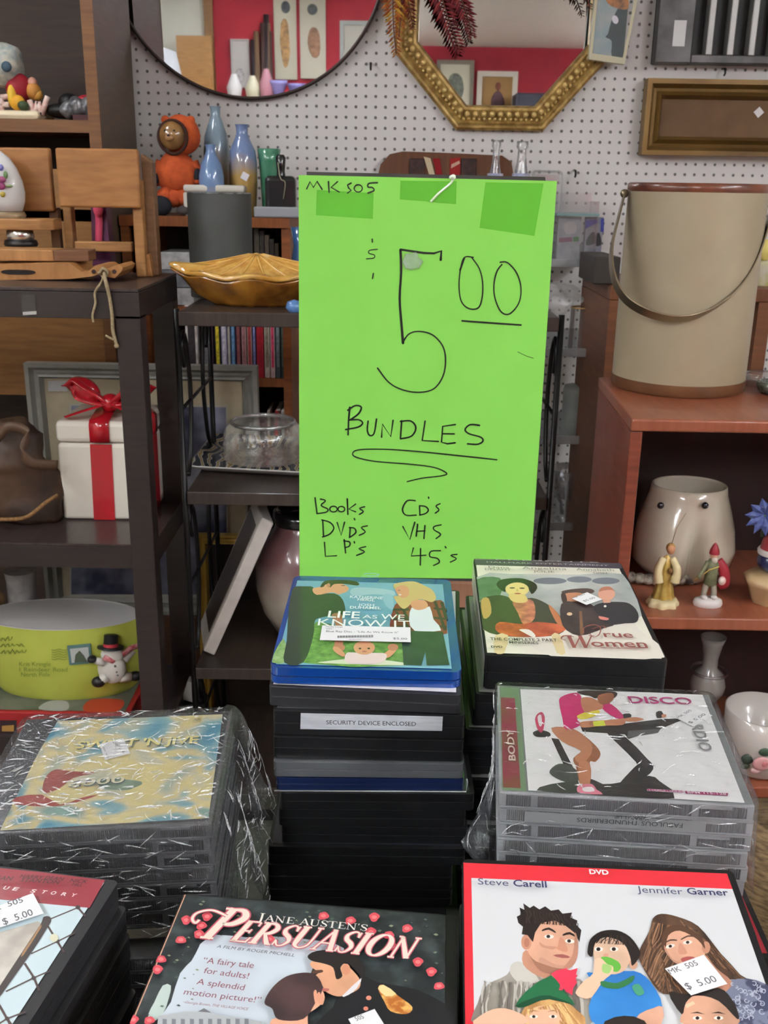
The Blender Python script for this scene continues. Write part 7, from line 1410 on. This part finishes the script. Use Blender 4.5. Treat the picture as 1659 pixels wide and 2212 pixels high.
# boy
s.px(Z, [(715, 686), (790, 690), (960, 676), (1045, 732), (1108, 860), (1010, 912), (1000, 960), (770, 960), (726, 860), (765, 760)], mat((52, 128, 196), .42, coat=.75, c2=(40, 108, 176), nscale=30), 3); s.px(Z, [(990, 900), (1060, 870), (1110, 862), (1100, 960), (960, 960)], sk, 2)
s.px(Z, [(752, 560), (770, 520), (850, 496), (920, 530), (945, 600), (915, 670), (850, 694), (790, 670), (756, 620)], skin_((234, 194, 166)), 4); s.ell(Z, (958, 640), 22, 28, sk)
s.px(Z, [(720, 564), (735, 510), (790, 470), (870, 464), (940, 498), (986, 560), (990, 600), (952, 650), (940, 600), (905, 532), (820, 500), (760, 530), (745, 600), (722, 590)], ink((34, 28, 28)), 3)
for x in (778, 858): s.ell(Z, (x, 563), 22, 12, ink((236, 228, 222))); s.ell(Z, (x-2, 563), 11, 10, bro)
s.ell(Z, (815, 594), 14, 9, ink((206, 150, 128))); s.px(Z, [(790, 606), (830, 605), (880, 630), (892, 660), (872, 682), (840, 670), (800, 634)], ink((92, 164, 64)), 3)
s.px(Z, [(756, 620), (790, 612), (820, 640), (852, 655), (846, 690), (800, 730), (752, 800), (712, 822), (656, 792), (700, 730), (748, 690)], ink((230, 188, 160)), 3); s.px(Z, [(800, 640), (846, 655), (830, 690), (796, 680)], ink((150, 186, 110)), 3); s.px(Z, [(790, 730), (860, 740), (900, 730), (960, 700), (950, 735), (880, 770), (800, 760)], ink((48, 110, 66)), 3); s.px(Z, [(950, 760), (985, 745), (1015, 790), (980, 806)], ink((66, 140, 110)), 3); s.px(Z, [(800, 960), (860, 918), (960, 914), (1030, 960)], ink((40, 32, 30)), 2)
strands(((728, 530), (978, 548)), ((790, 480), (930, 500)), 22, [ink((60, 48, 46)), ink((24, 20, 20))], .00035, 8)
# girl with hat
s.px(Z, [(380, 890), (440, 825), (560, 815), (650, 870), (710, 960), (380, 960)], mat((204, 160, 104), .42, coat=.75, c2=(166, 118, 70), nscale=50, stretch=(4, 1, 1)), 2); s.ell(Z, (492, 925), 96, 66, skin_((228, 178, 148)))
strands(((400, 880), (600, 840)), ((385, 960), (690, 960)), 34, [ink((226, 186, 130)), ink((160, 112, 66)), ink((190, 140, 88))], .00045, 10); s.ell(Z, (492, 930), 84, 52, skin_((228, 178, 148)))
for x in (440, 540): s.ell(Z, (x, 916), 22, 9, ink((230, 220, 210))); s.ell(Z, (x, 916), 9, 8, bro); s.px(Z, [(x-34, 892), (x, 882), (x+32, 890), (x, 888)], ink((150, 108, 70)))
s.px(Z, [(344, 862), (400, 785), (530, 702), (600, 790), (656, 858), (520, 822), (440, 846), (390, 868)], ink((32, 98, 62)), 2); s.px(Z, [(344, 862), (430, 822), (520, 806), (656, 858), (520, 826), (440, 848), (390, 868)], ink((22, 70, 46)), 2)
for q in range(26): s.stroke([s.at(*Z(600+rs_.uniform(-30, 20), 770+rs_.uniform(-60, 20))), s.at(*Z(560+q*4.2, 668+rs_.uniform(-6, 60)))], .0007, ink(rs_.choice([(206, 52, 78), (226, 84, 104), (170, 36, 60)])), 0, step=(q == 0))
s.px(Z, [(530, 694), (560, 676), (600, 668), (630, 676), (668, 664), (656, 712), (664, 740), (644, 770), (640, 806), (606, 782), (576, 750)], ink((206, 52, 78))); s.px(Z, [(125, 960), (200, 890), (290, 874), (392, 914), (382, 960)], ink((222, 176, 150)), 3)
# boy at the bottom
s.px(Z, [(1210, 900), (1240, 830), (1290, 808), (1400, 826), (1470, 880), (1498, 960), (1225, 960)], skin_((208, 158, 132)), 3); s.px(Z, [(1140, 790), (1240, 800), (1400, 768), (1470, 830), (1502, 900), (1496, 930), (1400, 836), (1285, 806), (1230, 846), (1208, 906)], ink((38, 32, 32)), 3)
for x in (1290, 1400): s.ell(Z, (x, 925), 24, 10, ink((230, 220, 212))); s.ell(Z, (x, 925), 10, 9, bro); s.px(Z, [(x-40, 900), (x, 892), (x+40, 906), (x, 900)], bro)
s.px(Z, [(1225, 858), (1268, 838), (1278, 852), (1234, 874)], ink((226, 190, 160)))
s.done('cover_sheet', root)
s = cover(Mc, CW, CH); s.k = 150; nv = ink((48, 52, 92)); thin = ink((70, 74, 106))
s.tpx(Z, 'DVD', (730, 180), (830, 184), 24, WHT, bold=.03); s.done('format_lettering', root); s = cover(Mc, CW, CH); s.k = 150; s.tpx(Z, 'Steve', (150, 235), (308, 243), 34, thin); s.tpx(Z, 'Carell', (334, 244), (508, 252), 35, nv, bold=.016); s.done('name_lettering', root); s = cover(Mc, CW, CH); s.k = 150; s.tpx(Z, 'Jennifer', (978, 276), (1216, 288), 34, thin); s.tpx(Z, 'Garner', (1240, 286), (1454, 294), 34, nv, bold=.016); s.done('name_lettering', root)
sticker(root, Mc, CW, CH, Z, [(1120, 676), (1322, 603), (1445, 755), (1256, 815)], [('MK  505', (1150, 705), (1296, 656), 32, {}), ('$  5.00', (1238, 786), (1394, 742), 40, {})])
def pile(xc, yc, ztop, yaw, label, group, n0=0, tops=None, jit=.003, h_=CH, sp=None):
    z_ = ztop; k = n0
    while z_ > TZ+.004:
        t_ = min(.0142, z_-TZ)-.0006; case('dvd_case', ordn[k]+' case '+label, pose((xc+jit*math.sin(k*2.3), yc+jit*math.cos(k*1.7), z_), yaw+1.5*math.sin(k*1.9)), CW, h_, t_, blk, spine=sp, group=group); z_ -= t_+.0006; k += 1
pile(.1044, .3314, Mc.translation.z-th-.0085, -3.4, 'under the messy-family cover, front right stack', 'cases of the front right stack')

# period romance case, lower middle
Mp = pose((-.0344, .3139, 1.45-.3312), -3.52, -3.67, 1.54)
root = case('dvd_case', 'case with dark rose-arbour romance cover of a kissing couple, front middle', Mp, CW, CH, th, blk, spine=[(0, 1, (206, 156, 132))])
s = cover(Mp, CW, CH); Z = zm(280, 1880, 2.242)
s.fill([(.0002, .003), (CW-.0055, .003), (CW-.0055, CH-.0016), (.0002, CH-.0016)], mat((36, 42, 46), .42, coat=.75, c2=(66, 76, 78), nscale=110, lo=.45, hi=.75)); s.fill([(0, .003), (.0011, .003), (.0011, CH-.0016), (0, CH-.0016)], ink((206, 156, 132)))
pale = ink((206, 216, 226))
s.px(Z, [(336, 372), (350, 352), (420, 314), (560, 326), (700, 322), (860, 336), (1000, 360), (1040, 400), (900, 440), (870, 520), (700, 620), (690, 800), (150, 800), (200, 640), (245, 500), (300, 440)], pale, 2)
s.px(Z, [(120, 640), (160, 560), (200, 560), (190, 620), (160, 700), (100, 740), (90, 700)], ink((190, 206, 200)), 2)
rr = random.Random(11)
for i in range(90):
    x, y = rr.choice([(rr.uniform(300, 1550), rr.uniform(140, 330)), (rr.uniform(60, 330), rr.uniform(300, 744)), (rr.uniform(1150, 1560), rr.uniform(200, 740)), (rr.uniform(400, 1000), rr.uniform(300, 360))]); r_ = rr.uniform(4, 13)
    s.px(Z, [(x-r_, y), (x, y-r_*.5), (x+r_, y+rr.uniform(-4, 4)), (x+2, y+r_*.5)], ink(rr.choice([(96, 112, 96), (120, 130, 110), (76, 92, 84), (140, 146, 120), (60, 74, 70)])))
for (x, y) in ((275, 253), (375, 236), (347, 280), (440, 268), (335, 322), (248, 350), (152, 444), (135, 495), (938, 234), (1068, 258), (1184, 241), (1168, 313), (1342, 296), (1254, 328), (1270, 385), (1395, 460), (1460, 508), (1497, 577), (18, 742), (95, 745), (675, 350)):
    q = rr.uniform(0, 3); s.px(Z, [(x+25*math.cos(a)*(1+.16*math.sin(3*a+q)), y+20*math.sin(a)*(1+.16*math.cos(2*a+q))) for a in [i*math.pi/6 for i in range(12)]], ink((200, 74, 86)), 2); s.px(Z, [(x+13*math.cos(a), y+9*math.sin(a)) for a in [i*math.pi/4 for i in range(8)]], ink((226, 120, 122)), 2)
s.px(Z, [(1120, 530), (1200, 560), (1400, 600), (1570, 700), (1580, 800), (930, 800), (985, 680), (1000, 640), (1040, 620)], ink((26, 26, 33)), 3)
s.px(Z, [(878, 462), (950, 440), (1040, 470), (1110, 540), (1110, 590), (1050, 622), (1000, 628), (950, 606), (932, 575), (912, 556), (898, 530), (914, 512), (880, 486)], skin_((228, 168, 134)), 4); s.ell(Z, (1048, 498), 20, 28, ink((206, 140, 110)))
s.px(Z, [(862, 432), (905, 408), (1000, 404), (1085, 424), (1135, 490), (1132, 545), (1090, 500), (1050, 466), (1020, 490), (1030, 530), (1000, 545), (985, 490), (940, 470), (880, 456)], ink((34, 28, 32)), 3)
s.px(Z, [(884, 506), (930, 500), (934, 512), (890, 520)], ink((90, 60, 50)), 2); s.px(Z, [(925, 590), (965, 592), (960, 604), (930, 604)], ink((176, 100, 92)), 2); s.px(Z, [(1028, 628), (1122, 540), (1100, 590), (1060, 622)], ink((226, 222, 226)), 2)
s.px(Z, [(690, 800), (690, 740), (760, 730), (880, 640), (895, 590), (935, 605), (942, 650), (900, 690), (862, 720), (850, 800)], ink((222, 164, 136)), 3)
s.px(Z, [(652, 660), (690, 588), (760, 532), (850, 514), (905, 530), (934, 590), (900, 660), (840, 740), (720, 742), (690, 690)], mat((44, 34, 38), .42, coat=.75, c2=(76, 54, 56), nscale=50), 4)
for i, x in enumerate((898, 915, 928)): s.px(Z, [(x-8, 610+i*10), (x+6, 600+i*10), (x+12, 650+i*4), (x, 664+i*4)], ink((214, 152, 124)), 2)
s.px(Z, [(1202, 592), (1228, 574), (1300, 628), (1368, 682), (1340, 716), (1262, 702), (1230, 650)], mat((226, 176, 100), .42, coat=.75, c2=(170, 96, 40), nscale=150, lo=.45, hi=.6), 3); s.px(Z, [(1202, 592), (1228, 574), (1290, 618), (1240, 630)], ink((236, 206, 150)), 2)
s.ell(Z, (1157, 638), 13, 11, ink((206, 130, 110))); s.ell(Z, (1143, 690), 12, 10, ink((200, 120, 100)))
s.px(Z, [(140, 726), (260, 706), (360, 706), (480, 730), (640, 752), (640, 800), (130, 800)], ink((176, 180, 184)), 1)
for x in range(160, 600, 44): s.px(Z, [(x, 740), (x+20, 742), (x+20, 800), (x, 800)], ink((120, 124, 130)))
s.px(Z, [(330, 706), (360, 690), (396, 712), (360, 708)], ink((110, 112, 118))); s.done('cover_sheet', root)
s = cover(Mp, CW, CH); s.k = 150; glow = ink((190, 88, 104)); crm2 = ink((238, 218, 204))
s.serif(Z, 'PERSUASION', (330, 345), (1362, 452), 108, glow, shear=.34, first=1.5, grow=.1); s.k += 1
s.serif(Z, 'PERSUASION', (330, 345), (1362, 452), 108, crm2, shear=.34, first=1.5, grow=.02)
for wv, mm_, wd in (([(470, 240), (400, 212), (330, 224), (304, 252), (318, 274), (338, 258)], glow, .0024), ([(470, 240), (400, 212), (330, 224), (304, 252), (318, 274), (338, 258)], crm2, .0013)): s.stroke([s.at(*Z(*q)) for q in wv], wd, mm_, 6)
s.serif(Z, "JANE AUSTEN'S", (614, 262), (1150, 314), 32, ink((232, 226, 220)), shear=0, first=1.2, squeeze=.8, smooth=3)
vio = ink((134, 70, 86)); s.tpx(Z, 'A FILM BY ROGER MICHELL', (420, 394), (796, 438), 15, ink((66, 62, 76)), shear=.2)
for tx, a, b, h_ in (('“A fairy tale', (352, 468), (598, 494), 30), ('for adults!', (356, 518), (572, 546), 30), ('A splendid', (322, 572), (552, 602), 30), ('motion picture!”', (260, 622), (632, 664), 30)): s.tpx(Z, tx, a, b, h_, vio)
s.tpx(Z, '–Georgia Brown, THE VILLAGE VOICE', (256, 664), (570, 700), 13, vio, shear=.2); s.done('title_lettering', root)
sticker(root, Mp, CW, CH, Z, [(1058, 742), (1185, 693), (1236, 775), (1100, 820)], [('505', (1098, 752), (1136, 738), 24, {})])
pile(-.0344, .3139, Mp.translation.z-th-.0095, -3.5, 'under the rose-arbour romance cover, front middle stack', 'cases of the front middle stack', sp=[(0, 1, (60, 60, 64))])

# fence-cover case, lower left
zt_ = 1.115; yaw = -9.0; A = PZ(257, 1902, zt_); rz = rotm(z=math.radians(yaw)).to_3x3(); c = A-rz @ Vector((CW/2, CH/2, 0)); Mf = pose(c, yaw)
root = case('dvd_case', 'case with maroon band and wire-fence cover at the lower left', Mf, CW, CH, th, blk2)
s = cover(Mf, CW, CH); Z = zm(0, 1860, 3.95)
s.fill([(.003, .003), (CW-.0065, .003), (CW-.0065, CH-.003), (.003, CH-.003)], ink((196, 214, 220))); s.px(Z, [(-420, 20), (905, 150), (765, 402), (330, 362), (-420, 290)], ink((140, 46, 58)))
fn = ink((78, 62, 62))
for (a, b) in (((665, 400), (435, 495)), ((665, 400), (730, 475)), ((410, 560), (490, 690)), ((490, 690), (640, 615)), ((490, 690), (265, 795)), ((490, 690), (545, 780)), ((210, 875), (290, 1000)), ((290, 1000), (430, 940)), ((290, 1000), (50, 1118)), ((290, 1000), (335, 1110)), ((-30, 1190), (60, 1350)), ((60, 1350), (220, 1290)), ((60, 1350), (-80, 1440)), ((60, 1350), (110, 1440)), ((240, 1600), (60, 1350))): s.stroke([s.at(*Z(*a)), s.at(*Z(*b))], .00095, fn, 0)
s.px(Z, [(-300, 700), (320, 520), (385, 545), (300, 690), (0, 1130), (-200, 1400), (-400, 1500)], mat((196, 190, 180), .42, coat=.75, c2=(160, 152, 144), nscale=60), 0)
s.px(Z, [(375, 480), (425, 480), (436, 520), (400, 580), (300, 740), (60, 1080), (-60, 1240), (-80, 1200), (20, 1040), (250, 690), (350, 540)], ink((54, 44, 44)), 2); s.px(Z, [(290, 640), (340, 560), (350, 575), (200, 810), (190, 790)], ink((150, 112, 76)), 2)
for q in ((490, 690), (288, 1005), (62, 1352), (665, 402)): s.ell(Z, q, 20, 18, ink((66, 54, 56)))
s.ell(Z, (462, 662), 36, 34, ink((206, 204, 180))); s.done('cover_sheet', root)
s = cover(Mf, CW, CH); s.k = 150; dm = ink((74, 28, 38))
s.tpx(Z, 'DEAN', (-90, 185), (98, 194), 34, dm, bold=.01, shear=.15); s.tpx(Z, 'HARRY DEAN', (168, 172), (536, 196), 30, dm, bold=.01, shear=.15); s.tpx(Z, 'STANTON', (172, 202), (498, 226), 32, dm, bold=.01, shear=.15); s.tpx(Z, 'NICK', (594, 208), (740, 220), 30, dm, bold=.01, shear=.15); s.tpx(Z, 'HILL', (612, 240), (700, 248), 26, dm, bold=.01, shear=.15)
for ch, a in (('T', (-120, 262)), ('R', (-50, 265)), ('U', (24, 270)), ('E', (104, 280)), ('S', (256, 298)), ('T', (346, 306)), ('O', (428, 315)), ('R', (520, 325)), ('Y', (600, 334))): s.tpx(Z, ch, a, (a[0]+42, a[1]+5), 30, ink((222, 206, 206)), bold=.02, shear=.15)
s.done('title_lettering', root)
sticker(root, Mf, CW, CH, Z, [(-160, 470), (285, 305), (376, 480), (-120, 640)], [('MK  505', (-110, 485), (204, 382), 50, {}), ('$  5.00', (36, 580), (290, 492), 62, {})])
z_ = zt_-th-.0006
for i, dx in enumerate((.0035, .0065, .0055, .0095)):
    case('dvd_case', ordn[i]+' black case under the wire-fence cover, front left stack', pose(c+rz @ Vector((dx, -.003*i, 0))+Vector((0, 0, z_-zt_)), yaw+.8*math.sin(i*2)), CW, CH, .0136, blk2, group='cases of the front left stack'); z_ -= .0142
bx = c+rz @ Vector((.022, -.022, 0)); Mw = pose((bx.x, bx.y, z_), yaw-1); wdm = wood((142, 92, 40), (104, 62, 26), .4, (2, 14, 2), 9, .3)
root = case('slipcase', 'brown wood-look slipcase with a blue panel in the front left stack', Mw, CW, CH, .022, wdm, cat='film case'); s = cover(Mw, CW, CH); s.fill([(.002, .004), (CW-.012, .004), (CW-.012, CH-.03), (.002, CH-.03)], mat((46, 96, 158), .4, coat=.5, c2=(110, 150, 190), nscale=18)); s.done('blue_panel', root)
pile(c.x+.012, c.y-.01, z_-.0226, yaw, 'under the wood-look slipcase, front left stack', 'cases of the front left stack', n0=4)

# ---------------------------------------------------------------- the green price sign
SY = 1.14; grn = mat((130, 202, 86), .62, spec=.25, c2=(127, 199, 83), nscale=8)
t = thing('price_sign', 'tall lime-green hand-lettered card sign on a black stand', 'sign', (.04, SY, 0))
cn = [PY(*q, SY) for q in ((647, 1246), (1145, 1251), (1203, 391), (645, 378))]
MB().prism(cn, (0, .0006, 0), grn).obj('card', t)
dk = mat((22, 24, 22), .5); bgr = mat((58, 58, 55), .4); a, b = PY(662, 373, SY), PY(1178, 380, SY)
MB().prism([(a.x, SY+.0012, cn[0].z-.004), (cn[1].x+.0022, SY+.0012, cn[1].z-.004), (cn[2].x-.002, SY+.0012, cn[2].z-.05), (b.x, SY+.0012, cn[2].z+.004), (a.x, SY+.0012, cn[3].z+.0035)], (0, .006, 0), bgr).obj('backing_board', t)
MB().tube([(.04, SY+.014, .01), (.04, SY+.014, 1.3)], .009, dk, 12).obj('pole', t); MB().lathe((.04, SY+.014, 0), [(.14, 0), (.14, .008), (.02, .02), (.012, .03)], dk, 32).obj('base', t)
ZA, ZB = zm(630, 370, 2.765), zm(630, 850, 2.765); O_ = (cn[0].x, SY-.0001, cn[0].z)
tape = mat((92, 178, 56), .25, coat=.35)
for i, q in enumerate(([(152, 112), (490, 130), (485, 284), (145, 262)], [(650, 56), (985, 60), (982, 196), (880, 188), (792, 178), (646, 168)], [(1158, 66), (1505, 72), (1450, 386), (1122, 338)])):
    s = Sheet(O_, (1, 0, 0), (0, 0, 1)); s.px(ZA, q, tape); s.done('tape_patch', t)
s = Sheet(O_, (1, 0, 0), (0, 0, 1)); s.k = 20; ct = mat((232, 246, 226), .08, coat=1)
m = MB(); P = [PY(*ZA(x, y), SY-.002) for x, y in ((975, 22), (950, 70), (880, 130), (830, 182))]; m.tube(spline(P), (.0014, .0006), mat((214, 236, 200), .08, coat=1), 6, flat=(1, 0, 0)); m.ball(PY(*ZA(962, 35), SY-.003), (.004, .003, .003), ct, jit=.3, js=200); m.obj('clear_tape_fold', t)
m = MB(); m.ball(PY(*ZA(725, 540), SY-.0012), (.011, .0022, .0095), film('tape_blob', .25, .06, 1, 400, edge=.6, haze=.12), jit=.4, js=180); m.obj('clear_tape_blob', t)
INK = mat((22, 26, 20), .45); s = Sheet(O_, (1, 0, 0), (0, 0, 1)); s.k = 12
def circ(cx, cy, rx, ry, n=12): return [(cx+rx*math.cos(a), cy+ry*math.sin(a)) for a in [-1.4+2*math.pi*i/n for i in range(n+1)]]
for st, w_ in (([(90, 105), (110, 62), (130, 97), (152, 60), (182, 108)], 9), ([(220, 62), (224, 126)], 9), ([(274, 62), (236, 96), (284, 124)], 9), ([(356, 70), (334, 82), (340, 100), (356, 114), (334, 130)], 9), (circ(398, 102, 24, 22), 8), ([(512, 68), (462, 72), (456, 94), (480, 96), (492, 114), (455, 130)], 10)):
    s.pen(ZA, st, w_*1, INK, 4 if len(st) > 5 or w_ == 8 else 0)
s.done('code_lettering', t)
s = Sheet(O_, (1, 0, 0), (0, 0, 1)); s.k = 12
for st, w_, sm_ in (([(512, 466), (466, 472), (462, 490), (494, 500), (490, 518), (446, 523)], 7, 3), ([(481, 405), (482, 423)], 9, 0), ([(488, 610), (482, 640)], 9, 0), ([(890, 530), (894, 476), (850, 490), (790, 488), (650, 467)], 14, 0), ([(650, 470), (654, 600), (645, 760), (655, 900), (665, 1026)], 17, 3), ([(665, 1020), (700, 972), (760, 956), (840, 976), (900, 1040), (919, 1120), (905, 1220), (850, 1298), (760, 1320), (660, 1304), (580, 1260), (513, 1175)], 10, 5),
    ([(1085, 514), (1030, 516), (1006, 600), (1000, 700), (1015, 780), (1060, 820), (1115, 815), (1138, 750), (1140, 660), (1120, 580), (1075, 514)], 9, 5), ([(1245, 543), (1290, 546), (1345, 610), (1370, 700), (1355, 790), (1300, 852), (1250, 838), (1215, 760), (1208, 680), (1225, 600), (1256, 556)], 9, 5), ([(1018, 893), (1180, 905), (1370, 918)], 11, 0), ([(1350, 1078), (1400, 1102), (1443, 1116)], 4, 3), ([(1030, 520), (1006, 590)], 14, 0)):
    s.pen(ZA, st, w_*1, INK, sm_)
s.done('price_lettering', t)
s = Sheet(O_, (1, 0, 0), (0, 0, 1)); s.k = 12
for st, sm_ in (([(347, 82), (340, 160), (337, 246)], 0), ([(335, 100), (380, 72), (416, 82), (398, 122), (348, 158)], 4), ([(345, 158), (400, 156), (424, 176), (398, 200), (322, 215)], 4), ([(457, 165), (452, 220), (466, 250), (492, 238), (507, 152)], 4), ([(537, 260), (542, 182), (592, 258), (606, 160)], 0), ([(657, 162), (650, 268)], 0), ([(650, 166), (712, 164), (742, 204), (716, 254), (650, 270)], 4), ([(797, 165), (780, 280), (876, 286)], 0), ([(977, 185), (902, 196), (895, 290), (930, 300), (977, 294)], 0), ([(905, 240), (970, 241)], 0), ([(1122, 190), (1066, 186), (1036, 215), (1060, 240), (1128, 260), (1142, 284), (1110, 303), (1050, 300)], 4)):
    s.pen(ZB, st, 11*1, INK, sm_)
s.pen(ZB, [(1225, 395), (1000, 371), (700, 341), (520, 332), (400, 336), (365, 356), (386, 380), (500, 405), (700, 421), (850, 441), (926, 476), (890, 492), (780, 505), (690, 526)], 9*1, INK, 5); s.done('bundles_lettering', t)
s = Sheet(O_, (1, 0, 0), (0, 0, 1)); s.k = 12
for q_ in (([(140, 622), (152, 718)], 0), ([(172, 630), (202, 640), (176, 668), (216, 690), (206, 708), (158, 716)], 4), (circ(250, 690, 22, 17), 3), (circ(297, 690, 20, 16), 3), ([(332, 628), (336, 722)], 0), ([(382, 660), (342, 690), (382, 706)], 0), ([(436, 676), (406, 686), (428, 704), (404, 722)], 3),
    ([(186, 758), (190, 852)], 0), ([(180, 754), (230, 770), (252, 804), (226, 840), (184, 856)], 4), ([(272, 770), (296, 846), (316, 768)], 0), ([(350, 800), (346, 860)], 0), ([(345, 800), (376, 805), (382, 832), (345, 860)], 4), ([(375, 746), (377, 754)], 0), ([(452, 790), (416, 800), (440, 826), (404, 846)], 3),
    ([(196, 888), (202, 972), (268, 968)], 0), ([(314, 872), (322, 952)], 0), ([(312, 880), (346, 886), (345, 910), (318, 920)], 4), ([(374, 884), (376, 892)], 0), ([(442, 914), (402, 926), (436, 945), (388, 966)], 3),
    None, ([(738, 640), (690, 640), (662, 690), (682, 726), (744, 726)], 4), ([(764, 670), (766, 726)], 0), ([(764, 670), (800, 675), (816, 696), (800, 716), (764, 726)], 4), ([(817, 618), (819, 626)], 0), ([(886, 658), (862, 672), (880, 694), (858, 714)], 3),
    ([(664, 794), (706, 872), (736, 768)], 0), ([(752, 780), (744, 852)], 0), ([(796, 788), (790, 866)], 0), ([(748, 822), (796, 820)], 0), ([(892, 784), (850, 795), (852, 815), (890, 840), (862, 866)], 3),
    ([(727, 922), (714, 970), (802, 965)], 0), ([(770, 926), (768, 1024)], 0), ([(888, 938), (832, 942), (826, 974), (870, 984), (882, 1008), (848, 1026)], 3), ([(917, 914), (921, 921)], 0), ([(987, 960), (950, 966), (984, 986), (948, 1006)], 3)):
    if q_ is None: s.done('list_lettering', t); s = Sheet(O_, (1, 0, 0), (0, 0, 1)); s.k = 12; continue
    st, sm_ = q_; s.pen(ZB, st, 9.5*1, INK, sm_)
s.done('list_lettering', t)
